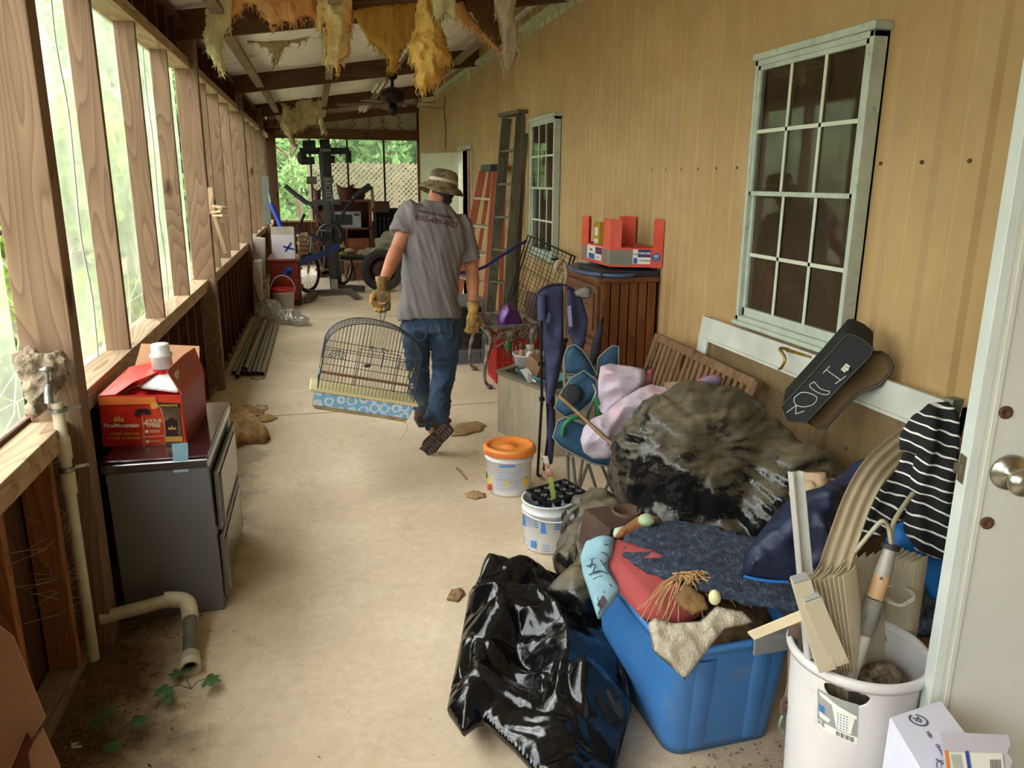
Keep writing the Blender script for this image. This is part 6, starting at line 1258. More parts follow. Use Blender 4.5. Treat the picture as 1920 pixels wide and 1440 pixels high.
# lettering on the back, laid on the cloth by casting rays
dg = bpy.context.evaluated_depsgraph_get(); dg.update(); bv = BVHTree.FromObject(shirt, dg); off = wloc(shirt)
def text_on(s, size, o, u, v, mt, par, lift=.0025):
    c = bpy.data.curves.new('t', 'FONT'); c.body = s; c.size = size; c.align_x = 'CENTER'; c.align_y = 'CENTER'; c.resolution_u = 2; c.offset = .0008
    ob = bpy.data.objects.new('t', c); COL.objects.link(ob); me = bpy.data.meshes.new_from_object(ob.evaluated_get(bpy.context.evaluated_depsgraph_get())); bpy.data.objects.remove(ob, do_unlink=True)
    bm = bmesh.new(); bm.from_mesh(me)
    for _ in range(2): bmesh.ops.subdivide_edges(bm, edges=[e for e in bm.edges if e.calc_length() > .008], cuts=1, use_grid_fill=False)
    bmesh.ops.triangulate(bm, faces=bm.faces); n = u.cross(v).normalized(); vs = []
    for q in bm.verts:
        p = o + u * q.co.x + v * q.co.y; r = bv.ray_cast(p - off + n * .3, -n); vs.append((r[0] + off if r[0] else p) + n * lift)
    b_ = MB(); bm.verts.index_update(); b_.add(vs, [[x.index for x in f.verts] for f in bm.faces]); bm.free(); b_.build('lettering', mt, par)
mar = mat('faded_maroon_ink', (84, 44, 56), .9, var=.25, vs=60); tu = V((.96, .10, -.20)).normalized(); tv_ = (Z3 - tu * tu.z).normalized()
for sc_, sz, py_ in (('803-409-4427', .048, 416), ('DEMOLITION & REMOVAL', .019, 403)):
    text_on(sc_, sz, J(822, py_, 4.75), tu, tv_, mar, shirt)
# jeans
den = mat('blue_denim', (44, 66, 92), .85, var=.25, vs=5, col2=(86, 108, 130), cs=3.2, camt=.6, bump=.3, bs=200)
b = MB(); b.loft([[PEL + V((a_ * cos(q), d_ * sin(q), z_)) for q in [2 * pi * k / 32 for k in range(32)]] for z_, a_, d_ in ((.09, .160, .110), (.03, .164, .116), (-.04, .168, .122), (-.10, .166, .118))])
b.tube([LH, LH.lerp(LK, .4), LK, LK.lerp(LA_, .5), LA_ + Z3 * .03], [.098, .088, .070, .064, .066], 20); b.tube([RH, RH.lerp(RK, .4), RK, RK.lerp(RA, .5), RA + Z3 * .0], [.098, .090, .074, .068, .070], 20).tube([RA + (RK - RA) * .2, RA + (RA - RK) * .12], [.070, .074], 20)
def jnd(p, n):
    a_ = 1 if p.z > .55 else 1.6
    return p + n * (.008 * a_ * ridge(V((p.x, p.y, p.z * 1.9)), 9, 7) + .004 * ridge(p, 22) - .006)
jeans = remesh('jeans', b, den, man, .009, 5, jnd)
for s_ in (-1, 1): MB().tube(curve([PEL + V((s_ * .045, -.128, -.035)), PEL + V((s_ * .045, -.131, -.11)), PEL + V((s_ * .08, -.128, -.135)), PEL + V((s_ * .115, -.118, -.11)), PEL + V((s_ * .115, -.11, -.035))], 4), .003, 5).build('back_pocket_seam', mat('faded_seam', (70, 92, 116), .9), jeans)
# boots
bm_ = mat('brown_boot', (74, 52, 40), .7, var=.3, vs=16, bump=.5); solem = mat('boot_sole', (62, 50, 42), .85, var=.3, vs=20)
heel = J(842, 797, 4.44); tip = J(796, 848, 4.50); tip.z = max(tip.z, .012); fd = (tip - heel).normalized(); sn_ = (EYE - heel); sn_ = (sn_ - fd * sn_.dot(fd)); sn_ = (sn_ + V((.25, 0, .15))).normalized(); sn_ = (sn_ - fd * sn_.dot(fd)).normalized(); wd_ = fd.cross(sn_)
FL = (tip - heel).length
b = MB(); b.tube([heel - sn_ * .05 + fd * .03, heel - sn_ * .045 + fd * FL * .45, heel - sn_ * .035 + fd * FL * .85], [.052, .050, .040], 16); b.tube([heel - sn_ * .05 + fd * .04, RA - sn_ * .0, RA + (RK - RA).normalized() * .09], [.052, .064, .066], 16)
bt1 = remesh('boot', b, bm_, man, .007, 4, lambda p, n: p + n * .003 * fn(p, 22))
sp_ = [(.0, .022), (.01, .038), (.06, .044), (.11, .038), (.17, .049), (.23, .052), (.27, .040), (.29, .014)]; ol_ = [(a_ * FL / .29, b_) for a_, b_ in sp_] + [(a_ * FL / .29, -b_) for a_, b_ in sp_[::-1]]
so1 = MB().prism(ol_, heel - sn_ * .012, fd, wd_, sn_ * .014).build('sole', solem, bt1, bev=.003)
m = MB()
for k in range(11):
    f = .02 + k * .026
    if .12 < f < .15: continue
    for s_ in (-1, 1): m.beam(heel + fd * f * FL / .29 + wd_ * s_ * .008 + sn_ * .002, heel + fd * (f + .008) * FL / .29 + wd_ * s_ * .040 + sn_ * .002, .013, .008, sn_)
m.build('tread', mat('tread', (104, 92, 80), .9), bt1)
b = MB(); b.tube([LA_ + V((0, -.04, -.045)), LA_ + V((0, .06, -.055)), LA_ + V((0, .16, -.065))], [.050, .048, .038], 16); b.tube([LA_ + V((0, -.02, -.04)), LA_ + Z3 * .06], [.045, .047], 16); bt2 = remesh('boot', b, bm_, man, .008, 4, lambda p, n: V((p.x, p.y, max(p.z, .012))))
MB().prism([(-.07, .035), (.0, .04), (.12, .045), (.19, .03), (.2, 0), (.19, -.03), (.12, -.045), (0, -.04), (-.07, -.035)], V((LA_.x, LA_.y, .001)), Y3, X3, Z3 * .016).build('sole', solem, bt2)
# gloves
for nm, wr, d, sd, c1, c2 in (('glove', LW, Ld, V((1, -.2, 0)), (190, 140, 62), (96, 76, 44)), ('glove', RW, Rd, V((-1, -.3, 0)), (112, 96, 62), (190, 150, 74))):
    b = MB(); hand(b, wr + d * .01, d, sd, .0118, 1.12); b.tube([wr - d * .045, wr + d * .01], [.040, .034], 14)
    remesh(nm, b, mat('leather_glove_%d' % c1[0], c1, .75, col2=c2, cs=12, camt=.5, var=.2, vs=20, bump=.5), man, .006, 2, lambda p, n: p + n * .0025 * ridge(p, 30))

# --- bird cage hanging from the left glove
O = J(590, 729, 4.22); Q = J(781, 758, 4.22); U = (Q - O).normalized(); LL = (Q - O).length; Vv = U.cross(V((0, -1, 0))).normalized() * -1
if Vv.z < 0: Vv = -Vv
DD = V((0, .30, -.02))
cg = thing('bird_cage', 'arched black wire bird cage with blue patterned base carried by the man', 'bird cage', O + U * LL / 2 - Vv * .14)
wk_ = mat('cage_wire', (58, 68, 74), .45, .5, var=.2); cream = mat('cream_rim', (212, 200, 146), .5, var=.05)
H1, H2 = .24, .405; U0, U1 = .015, LL - .02
def arch(u):
    t = (u - (U0 + U1) / 2) / ((U1 - U0) / 2); return H1 + (H2 - H1) * sqrt(max(0, 1 - abs(t) ** 2.3))
def cp_(u, v, w): return O + U * u + Vv * v + DD * w
m = MB(); m2 = MB(); nW = 27
for w in (0, 1):
    mm = MB()
    for k in range(nW + 1):
        u = U0 + (U1 - U0) * k / nW; mm.tube([cp_(u, 0, w), cp_(u, arch(u), w)], .0014, 5, cap=False)
    for v in (.055, .10, .185, .24): mm.tube([cp_(U0, v, w), cp_(U1, v, w)], .0019, 5)
    ap = [cp_(U0, 0, w)] + [cp_(U0 + (U1 - U0) * (1 - cos(t)) / 2, arch(U0 + (U1 - U0) * (1 - cos(t)) / 2), w) for t in inter(0, pi, 30)] + [cp_(U1, 0, w)]
    mm.tube(ap, .0036, 6); mm.build('wire_front' if w == 0 else 'wire_back', wk_, cg)
mm = MB()
for t in inter(0, pi, 46): u = U0 + (U1 - U0) * (1 - cos(t)) / 2; mm.tube([cp_(u, arch(u), 0), cp_(u, arch(u), 1)], .0013, 5, cap=False)
for v in inter(.02, H1 - .02, 12):
    for u in (U0, U1): mm.tube([cp_(u, v, 0), cp_(u, v, 1)], .0013, 5, cap=False)
for w in (.33, .66): mm.tube([cp_(U0, 0, w)] + [cp_(U0 + (U1 - U0) * (1 - cos(t)) / 2, arch(U0 + (U1 - U0) * (1 - cos(t)) / 2), w) for t in inter(0, pi, 30)] + [cp_(U1, 0, w)], .0022, 6)
mm.build('wire_sides', wk_, cg)
m = MB(); m.tube([cp_(.20, .05, -.01), cp_(.20, .26, -.01), cp_(.42, .26, -.01), cp_(.42, .05, -.01)], .0026, 5)
for uu_ in (.27, .33): m.tube(curve([cp_(uu_ + .02, .27, -.01), cp_(uu_ - .01, .285, -.02), cp_(uu_ - .012, .27, -.02), cp_(uu_, .26, -.015), cp_(uu_, .17, -.015)], 4), .003, 5)
m.build('cage_door', wk_, cg)
for u0 in (.09, .46):
    m = MB()
    for r_ in (.02, .033, .046): m.tube([cp_(u0 + r_ * cos(t), .185 + r_ * sin(t), -.008) for t in inter(0, pi, 10)], .002, 5)
    m.build('feeder_door', wk_, cg)
MB().tube([cp_(U0, .075, .5), cp_(U1, .075, .5)], .009, 10).build('perch', mat('perch_dowel', (168, 122, 84), .7), cg)
for u_e in (U0, U1): MB().box(cp_(u_e, .075, .5), (.02, .02, .028)).build('perch_cap', mat('pale_blue_cap', (178, 190, 214), .5), cg)
yg = mat('yellow_green_clip', (190, 200, 90), .5)
MB().tube([cp_(U0 + .002, .11, .3), cp_(U0 + .002, .16, .3)], .007, 8).build('clip', yg, cg); MB().tube([cp_(U1 - .03, .13, .3), cp_(U1 - .022, .19, .3)], .004, 8).tube([cp_(U1 - .045, .11, .4), cp_(U1 - .04, .17, .4)], .004, 8).build('clip', yg, cg)
MB().ell(cp_(.265, .155, .4), (.022, .016, .010)).build('cage_toy', mat('toy_brown', (84, 62, 54), .8, var=.3), cg); MB().tube([cp_(.265, .155, .4), cp_(.26, .38, .4)], .0012, 5).build('toy_string', mat('string_dark', (90, 78, 66), .8), cg)
MB().prism([(-.028, -.012), (LL + .01, -.012), (LL + .006, .004), (-.022, .004)], cp_(0, 0, -.06), U, Vv, DD * 1.12).build('tray_rim', cream, cg, bev=.003)
def patt():
    m = bpy.data.materials.new('blue_damask'); m.use_nodes = True; t = m.node_tree; p = t.nodes['Principled BSDF']; L = t.links.new
    c = nd(t, 'TexCoord'); v = nd(t, 'TexVoronoi'); v.inputs['Scale'].default_value = 17; v.inputs['Randomness'].default_value = .25; L(c.outputs['Object'], v.inputs[0])
    k = nd(t, 'Math', operation='MULTIPLY'); k.inputs[1].default_value = 2.6; L(v.outputs['Distance'], k.inputs[0]); f = nd(t, 'Math', operation='FRACT'); L(k.outputs[0], f.inputs[0]); n = nd(t, 'TexNoise'); n.inputs['Scale'].default_value = 70; L(c.outputs['Object'], n.inputs[0]); a = nd(t, 'Math', operation='ADD'); L(f.outputs[0], a.inputs[0]); L(n.outputs[0], a.inputs[1])
    r = nd(t, 'ValToRGB'); r.color_ramp.elements[0].position = .82; r.color_ramp.elements[0].color = sR((208, 218, 228)); r.color_ramp.elements[1].position = .95; r.color_ramp.elements[1].color = sR((120, 176, 214)); L(a.outputs[0], r.inputs[0]); L(r.outputs[0], p.inputs['Base Color']); p.inputs['Roughness'].default_value = .4; return m
tr = [(-.002, -.012), (LL - .012, -.012), (LL - .030, -.092), (.012, -.092)]
MB().prism(tr, cp_(0, 0, -.03), U, Vv, DD * 1.05).build('patterned_base', patt(), cg, bev=.006)
MB().prism([(.0, -.092), (LL - .03, -.092), (LL - .05, -.112), (LL - .2, -.108), (.02, -.110)], cp_(0, 0, -.04), U, Vv, DD * 1.05).build('liner_tray', mat('dirty_liner', (168, 142, 98), .8, var=.3, vs=14), cg, bev=.004)
hk = cp_(.305, H2, .5); tp_ = LW + Ld * .14; MB().tube(curve([hk, hk.lerp(tp_, .4) + X3 * .012, tp_ + V((.015, -.01, 0)), tp_ + V((-.012, -.01, .012)), hk.lerp(tp_, .4) - X3 * .012, hk], 5), .0025, 6).build('hanging_ring', wk_, cg)
MB().tube(curve([cp_(LL - .06, -.11, .1), cp_(LL - .02, -.14, .1), cp_(LL - .03, -.19, .1), cp_(LL - .055, -.24, .1)], 5), .0012, 5).build('loose_string', mat('tan_string', (160, 130, 96), .8), cg)
# ============================================================= LEFT SIDE
vin = mat('grey_steel_panel', (108, 108, 108), .38, .15, var=.04, vs=4); chrome = mat('chrome_trim', (170, 170, 170), .2, .95, var=.05)
cab_ = thing('grey_cabinet', 'grey metal cabinet with dark glossy top and chrome edge under the firelog box', 'cabinet', (-.61, 3.25, 0))
A0 = V((-.785, 2.895, 0)); A1 = V((-.435, 2.895, 0)); hgt = .64; sh_ = V((-.01, 0, 0))
m = MB(); y2 = 3.62
m.add([A0, A1, V((A1.x, y2, 0)), V((A0.x, y2, 0)), A0 + sh_ + Z3 * (hgt - .05), A1 + sh_ + Z3 * (hgt - .05), V((A1.x - .01, y2, hgt - .05)), V((A0.x - .01, y2, hgt - .05))], [(0, 3, 2, 1), (4, 5, 6, 7), (0, 1, 5, 4), (1, 2, 6, 5), (2, 3, 7, 6), (3, 0, 4, 7)]); m.build('cabinet_body', vin, cab_, bev=.004)
MB().bb((A0.x - .02, 2.885, hgt - .049), (A1.x - .005, y2 + .01, hgt - .012)).build('chrome_edge', chrome, cab_, bev=.006)
MB().bb((A0.x - .018, 2.888, hgt - .012), (A1.x - .008, y2 + .008, hgt)).build('top', mat('dark_maroon_gloss', (52, 24, 30), .18, coat=.5), cab_, bev=.004)
for z0, z1 in ((.04, .30), (.32, .56)):
    d_ = MB().bb((A1.x, 2.93, z0), (A1.x + .014, 3.58, z1)).build('door', vin, cab_, bev=.004); MB().bb((A1.x + .015, 2.99, z0 + .03), (A1.x + .018, 3.52, z1 - .03)).build('door_glass', mat('dark_glass', (30, 28, 30), .08), d_)
    MB().beam((A1.x + .02, 2.96, z0 + .02), (A1.x + .02, 2.96, z1 - .02), .012, .012).build('handle', chrome, d_)
MB().plate([P(322, 832, y=2.878), P(352, 830, y=2.878), P(354, 884, y=2.892), P(326, 886, y=2.892)][::-1], .001).build('blue_tape', mat('pale_blue_tape', (150, 190, 206), .3, var=.15, vs=30), cab_)
MB().lathe([(0, 0), (.012, 0), (.012, .01), (.006, .014), (.006, .022), (0, .022)], V((-.79, 2.91, .56)), 14, R=V((-1, 0, 0)).to_track_quat('Z', 'Y').to_matrix()).build('hinge_knob', chrome, cab_)
MB().lathe([(.012, 0), (.014, 0), (.014, .02), (0, .02)], V((-.72, 2.92, -.0)), 12).build('foot', chrome, cab_)

# firelog carton
fb_ = thing('firelog_box', 'torn red firelog carton sitting on the grey cabinet', 'box', (-.68, 3.25, hgt))
redc = mat('red_carton', (202, 42, 30), .35, var=.12, vs=4, col2=(226, 86, 40), cs=3.0, camt=.6); redd = mat('dull_red_carton', (150, 44, 46), .5, var=.15, vs=5); krf = mat('kraft_inside', (198, 150, 112), .8, var=.1)
o = V((-.835, 3.06, hgt + .002)); R3 = Euler((0, radians(2), radians(-3))).to_matrix(); bw, bd, bh = .30, .40, .20
def fp_(x, y, z): return o + R3 @ V((x, y, z))
def quad(a, b_, c, d, mt, name, par=fb_, th=.003, lift=0): 
    q = [fp_(*k) for k in (a, b_, c, d)]; return MB().plate(q, th).build(name, mt, par)
quad((0, 0, 0), (bw, 0, 0), (bw, bd, 0), (0, bd, 0), krf, 'bottom')
front = quad((0, 0, 0), (bw, 0, 0), (bw - .01, 0, bh), (.0, 0, bh), redc, 'front_panel', th=-.003)
quad((bw, 0, 0), (bw, bd, 0), (bw - .005, bd, bh + .01), (bw - .01, 0, bh), redd, 'side_panel', th=-.003); quad((0, bd, 0), (0, 0, 0), (0, 0, bh), (0, bd, bh), redd, 'side_panel', th=-.003); quad((bw, bd, 0), (0, bd, 0), (0, bd, bh), (bw, bd, bh), redc, 'back_panel', th=-.003)
q = [fp_(bw - .01, 0, bh), fp_(bw - .005, bd * .97, bh + .01), fp_(bw - .03, bd * .93, bh + .105), fp_(bw - .05, bd * .6, bh + .10), fp_(bw - .065, .03, bh + .085)]; MB().plate(q, .003).build('side_flap', mat('faded_red_flap', (178, 84, 66), .6, var=.12), fb_)
MB().plate([fp_(.02, bd, bh), fp_(bw - .02, bd, bh), fp_(bw - .02, bd + .03, bh + .1), fp_(.05, bd + .03, bh + .11)], .003).build('back_flap', krf, fb_)
MB().plate([fp_(0, .0, bh), fp_(.06, -.0, bh + .005), fp_(.10, .08, bh + .03), (fp_(.17, .16, bh + .05)), fp_(.16, .3, bh + .07), fp_(.02, .34, bh + .03)][::-1], .003).build('torn_flap', redc, fb_)
lab_ = mat('carton_label', (196, 190, 150), .5); MB().plate([fp_(bw - .045, .06, bh + .065), fp_(bw - .045, .12, bh + .07), fp_(bw - .02, .13, bh + .015), fp_(bw - .02, .07, bh + .01)][::-1], .003).build('barcode_label', lab_, fb_)
fu = R3 @ X3; fv = R3 @ Z3; fnm = R3 @ -Y3
def FP2(u, v, l=.004): return fp_(u, 0, v) + fnm * l
def fpl(pts, mt, name, l=.0042, par=front):
    q = [FP2(a_, b_, l) for a_, b_ in pts]; b = MB(); b.add(q, [tuple(range(len(q)))]); return b.build(name, mt, par)
crm = mat('carton_cream', (226, 206, 170), .5, var=.05); brn = mat('firelog_photo', (92, 66, 44), .4, var=.3, vs=14, col2=(160, 130, 96), cs=9, camt=.55); gld = mat('gold_print', (216, 160, 70), .4)
fpl([(.22, .0), (.285, .0), (.282, .165), (.215, .165), (.222, .12), (.226, .06)], brn, 'photo_panel'); fpl([(.222, .018), (.285, .018), (.285, .038), (.224, .038)], gld, 'gold_band', .0048); fpl([(.225, .04), (.27, .04), (.272, .1), (.25, .115), (.228, .1)], mat('dark_log', (48, 26, 24), .4), 'log_picture', .0046)
fpl([(.205, .158), (.285, .152), (.285, .170), (.205, .174)], mat('black_banner', (34, 30, 24), .4), 'banner', .0048)
MB().disc(FP2(.193, .162, .0045), .014, fnm, 20, .001).build('banner_flame', gld, front)
fpl([(.0, .165), (.2, .168), (.2, .195), (.0, .198)], mat('orange_top', (232, 124, 52), .4), 'top_band')
hole = MB(); hp_ = [(.120, .128), (.128, .145), (.142, .150), (.165, .150), (.180, .140), (.176, .124), (.162, .126), (.150, .134), (.138, .122), (.126, .118)]; hole.add([FP2(a_, b_, .0047) for a_, b_ in hp_], [tuple(range(10))]); hole.build('handle_hole', mat('hole_dark', (40, 10, 10), .9), front)
m = MB()
for st_ in ([(.146, .0), (.150, .06), (.148, .12)], [(.22, .0), (.226, .06), (.218, .14), (.20, .165)], [(.15, .038), (.222, .042)]): m.tube(curve([FP2(*q, .0045) for q in st_], 4), .0009, 4)
m.build('outline', crm, front)
fpl([(.045, .100), (.085, .100), (.078, .118), (.072, .108), (.066, .128), (.06, .112), (.054, .122), (.048, .11)], gld, 'mountain_print', .0048); fpl([(.236, .066), (.266, .066), (.262, .078), (.256, .07), (.25, .082), (.244, .072), (.238, .078)], gld, 'mountain_print', .0050)
tx_ = lambda s, sz, u, v, mt=crm, b=.0003: text(s, sz, FP2(u, v, .0046), fu, fv, mt, front, bold=b)
tx_('PineMountain', .0225, .073, .085, b=.0006); tx_('CLASSIC FIRELOGS', .0125, .080, .052, gld); tx_('BUCHES CLASSIQUES', .0125, .078, .035, gld); tx_('4', .040, .160, .092, b=.0006); tx_('HOUR', .019, .190, .102, b=.0006); tx_('FIRE', .022, .190, .084, b=.0008); tx_('OWNCKLITE', .011, .242, .161, gld)
for k, (a_, b_) in enumerate(((.160, .060), (.160, .020))): MB().disc(FP2(a_, b_, .0046), .007, fnm, 12, .0006).build('leaf_symbol', crm, front)
for a_, b_ in ((.170, .062), (.170, .056), (.170, .020)): fpl([(a_, b_), (a_ + .036, b_), (a_ + .036, b_ + .0028), (a_, b_ + .0028)], crm, 'text_line', .0046)
# jug in the carton
jg = thing('detergent_jug', 'red jug with ribbed white cap lying in the open firelog carton', 'jug', fp_(.18, .15, .04)); jr = mat('red_jug', (206, 26, 30), .28, var=.04)
b = MB(); jc = fp_(.19, .24, .13); jt = fp_(.185, .18, .305); b.ell(jc, (.085, .12, .085), 20).tube([jc + V((.0, -.0, .02)), jc.lerp(jt, .55), jt - (jt - jc).normalized() * .02], [.07, .045, .036], 20).ell(fp_(.1, .14, .15), (.06, .1, .05), 16)
remesh('jug_body', b, jr, jg, .007, 6); jd = V((-.02, -.03, 1)).normalized(); Rj = jd.to_track_quat('Z', 'Y').to_matrix()
MB().lathe([(.036, -.03), (.038, -.03), (.038, .012), (.04, .014), (.042, .018), (.042, .026), (.034, .03), (.034, .062), (.030, .066), (0, .066)], jt - jd * .01, 36, R=Rj).build('cap', mat('white_cap', (224, 222, 216), .4), jg)
puff_ = MB(); puff(puff_, [fp_(.11, .10, .215), fp_(.26, .07, .205), fp_(.27, .20, .215), (fp_(.17, .22, .25))], V((0, -.5, 1)), .012, .01, .008, .03); puff_.build('white_label', mat('white_jug_label', (232, 230, 226), .5), jg)

# pipes by the near post
pvc = mat('aged_pvc', (198, 188, 158), .45, var=.15, vs=7, col2=(150, 132, 98), cs=9, camt=.68)
rp_ = thing('water_pipe', 'upright cream plastic water pipe clamped to the near post', 'pipe', (-.835, 2.66, 0)); px0 = V((-.84, 2.655, 0))
MB().tube([px0, px0 + Z3 * .93], .0185, 18).build('pipe', pvc, rp_)
for z in (.74, .62): MB().tube([px0 + Z3 * z, px0 + Z3 * (z + .075)], .0235, 18).build('coupling', pvc, rp_, bev=.002)
galv = mat('galvanised', (140, 140, 134), .4, .8, var=.3, vs=30)
for z in (.70, .90): MB().tube([px0 + Z3 * z, px0 + Z3 * (z + .012)], .026, 18).beam(px0 + V((.02, .01, z + .006)), px0 + V((.06, .03, z + .006)), .012, .003, (0, 1, 0)).build('clamp', galv, rp_, bev=.001)
fc_ = V((-.855, 2.64, 1.0))
MB().tube([fc_ - Z3 * .02, fc_ + Z3 * .05], .018, 12).tube([fc_ + V((.01, -.01, .0)), fc_ + V((.02, -.06, -.01)), fc_ + V((.02, -.07, -.05))], [.014, .013, .013], 12).lathe([(0, 0), (.02, 0), (.022, .006), (0, .012)], fc_ + V((.02, -.05, .05)), 10).tube([fc_ + V((.015, -.04, .0)), fc_ + V((.02, -.05, .05))], .006, 8).build('faucet', galv, rp_)
flf = mat('dirty_fibreglass', (166, 148, 124), 1, var=.35, vs=18, col2=(120, 100, 78), cs=10, camt=.56, bump=1.2, bs=70)
b = MB().ell(fc_ + V((-.01, .02, .02)), (.05, .05, .075)).ell(fc_ + V((-.04, .01, .06)), (.05, .04, .05)).ell(fc_ + V((.02, .02, .05)), (.04, .04, .04)).ell(fc_ + V((-.035, 0, -.03)), (.03, .03, .07)).ell(fc_ + V((-.05, -.02, -.08)), (.03, .03, .02))
remesh('pipe_insulation', b, flf, None, .007, 2, lambda p, n: p + n * (.016 * ridge(p, 18) + .010 * ridge(p, 45) - .012), tag=('ragged dirty fibreglass wrapped around the faucet on the sill', 'insulation'))
dp_ = thing('drain_pipe', 'cream and grey plastic drain pipe elbow pointing at the floor beside the cabinet', 'pipe', (-.5, 2.52, 0))
e0 = V((-.83, 2.745, .105)); e1_ = V((-.60, 2.79, .125)); e2_ = V((-.545, 2.775, .115)); e3_ = V((-.525, 2.70, .085)); e4 = V((-.505, 2.53, .04)); e5 = V((-.498, 2.475, .03))
MB().tube([e0, e1_], .0235, 18).build('pipe', pvc, dp_); MB().tube(curve([e1_ - X3 * .02, e1_, e2_, e3_], 6), .029, 18).build('elbow', pvc, dp_); MB().tube([e3_, e4], .024, 18).build('grey_pipe', mat('grey_mossy_pipe', (96, 92, 76), .6, var=.25, vs=14), dp_)
d_ = (e5 - e4).normalized(); MB().lathe([(.024, 0), (.031, .0), (.031, .03), (.035, .032), (.035, .065), (.027, .066), (.025, .02)], e4 - d_ * .01, 24, R=d_.to_track_quat('Z', 'Y').to_matrix()).build('end_fitting', pvc, dp_)
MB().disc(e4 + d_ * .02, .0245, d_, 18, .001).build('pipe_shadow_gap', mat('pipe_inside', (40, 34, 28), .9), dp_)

# creeper plants on the floor
lgm = mat('creeper_leaf', (62, 104, 52), .5, var=.25, vs=20)
def creeper(px, py, n, label, sc=1., seed=0):
    c = P(px, py, z=0); t = thing('creeper_plant', label, 'plant', c); rnd = random.Random(seed); stm = MB()
    for k in range(n):
        a0 = 2 * pi * k / n + rnd.uniform(-.5, .5); q = c + V((cos(a0) * .05 * sc * rnd.uniform(.4, 1.3), sin(a0) * .05 * sc, .03 + rnd.uniform(0, .03))); stm.tube([c, c.lerp(q, .5) + Z3 * .012, q], .0016, 5)
        for j in range(5):
            a = a0 + radians(-80 + 40 * j); L_ = .045 * sc * (1 - .12 * abs(j - 2)); fol = MB(); d = V((cos(a), sin(a), -.15)); s_ = V((-sin(a), cos(a), 0)); pts = [q, q + d * L_ * .35 + s_ * L_ * .2, q + d * L_ * .7 + s_ * L_ * .22, q + d * L_, q + d * L_ * .7 - s_ * L_ * .22, q + d * L_ * .35 - s_ * L_ * .2]; fol.add(pts + [q + d * L_ * .5 + Z3 * .004], [(0, 1, 6), (1, 2, 6), (2, 3, 6), (3, 4, 6), (4, 5, 6), (5, 0, 6)], True); fol.build('leaf', lgm, t)
    stm.build('stem', lgm, t)
creeper(358, 1292, 3, 'green five leafed creeper sprig just below the drain pipe end', 1.2, 3); creeper(215, 1388, 4, 'green creeper sprig beside the white scrap near the wall', 1.05, 5); creeper(292, 1330, 1, 'small single creeper leaf between the two larger sprigs', .8, 9)
MB().plate([P(132, 1392, z=.004), P(152, 1390, z=.004), P(154, 1400, z=.004), P(134, 1402, z=.004)], .003).build('white_scrap', mat('white_scrap', (220, 220, 214), .6), tag=('small white scrap lying in the dirt near the creeper', 'scrap'))
# litter in the dirt
rnd = random.Random(12); m = MB(); lit = mat('leaf_litter', (112, 86, 58), .95, var=.5, vs=30, col2=(168, 142, 104), cs=25, camt=.56)
def bit(x, y, s):
    a = rnd.uniform(0, 6.28); d = V((cos(a), sin(a), rnd.uniform(-.1, .3))) * s; w_ = V((-sin(a), cos(a), 0)) * s * rnd.uniform(.08, .45); c = V((x, y, .004 + rnd.random() * .006)); m.add([c - d, c + w_, c + d, c - w_, c + Z3 * s * .2], [(0, 1, 4), (1, 2, 4), (2, 3, 4), (3, 0, 4)])
for k in range(1500):
    y = 1.6 + 1.5 * rnd.random(); bit(-.84 + abs(rnd.gauss(0, .14)), y, rnd.uniform(.002, .012))
for k in range(260): y = rnd.uniform(3, 9); bit(-.84 + abs(rnd.gauss(0, .16)), y, rnd.uniform(.004, .016))
for k in range(170): bit(rnd.uniform(-.4, 1.2), rnd.uniform(1.9, 9), rnd.uniform(.002, .008))
for k in range(300): bit(rnd.uniform(.95, 1.4), rnd.uniform(1.35, 1.75), rnd.uniform(.002, .010))
m.build('leaf_litter', lit, tag=('scattered dry leaf litter and grit on the concrete floor', 'litter'))['kind'] = 'stuff'
m = MB()
for k in range(150):
    x = -.8 + abs(rnd.gauss(0, .10)); y = rnd.uniform(1.9, 2.95); a = rnd.uniform(0, 6.28); L_ = rnd.uniform(.02, .06); p = V((x, y, .006)); m.tube([p, p + V((cos(a) * L_ * .5, sin(a) * L_ * .5, .01)), p + V((cos(a + .4) * L_, sin(a + .4) * L_, .004))], .0011, 4, cap=False)
m.build('dry_straw', mat('dry_straw', (150, 124, 86), .9, var=.3), tag=('dry straw and roots along the foot of the left wall', 'straw'))['kind'] = 'stuff'
# cobweb tufts behind the pipe
m = MB()
for k in range(26): a = V((-.93, rnd.uniform(2.35, 2.62), rnd.uniform(.3, .78))); b_ = V((-.84, 2.64, a.z + rnd.uniform(-.15, .1))); m.tube([a, a.lerp(b_, .5) - Z3 * rnd.uniform(0, .04), b_], .0009, 4, cap=False)
m.build('cobweb', mat('web', (168, 146, 112), .9), tag=('dusty cobweb threads between the knee wall and water pipe', 'cobweb'))['kind'] = 'stuff'
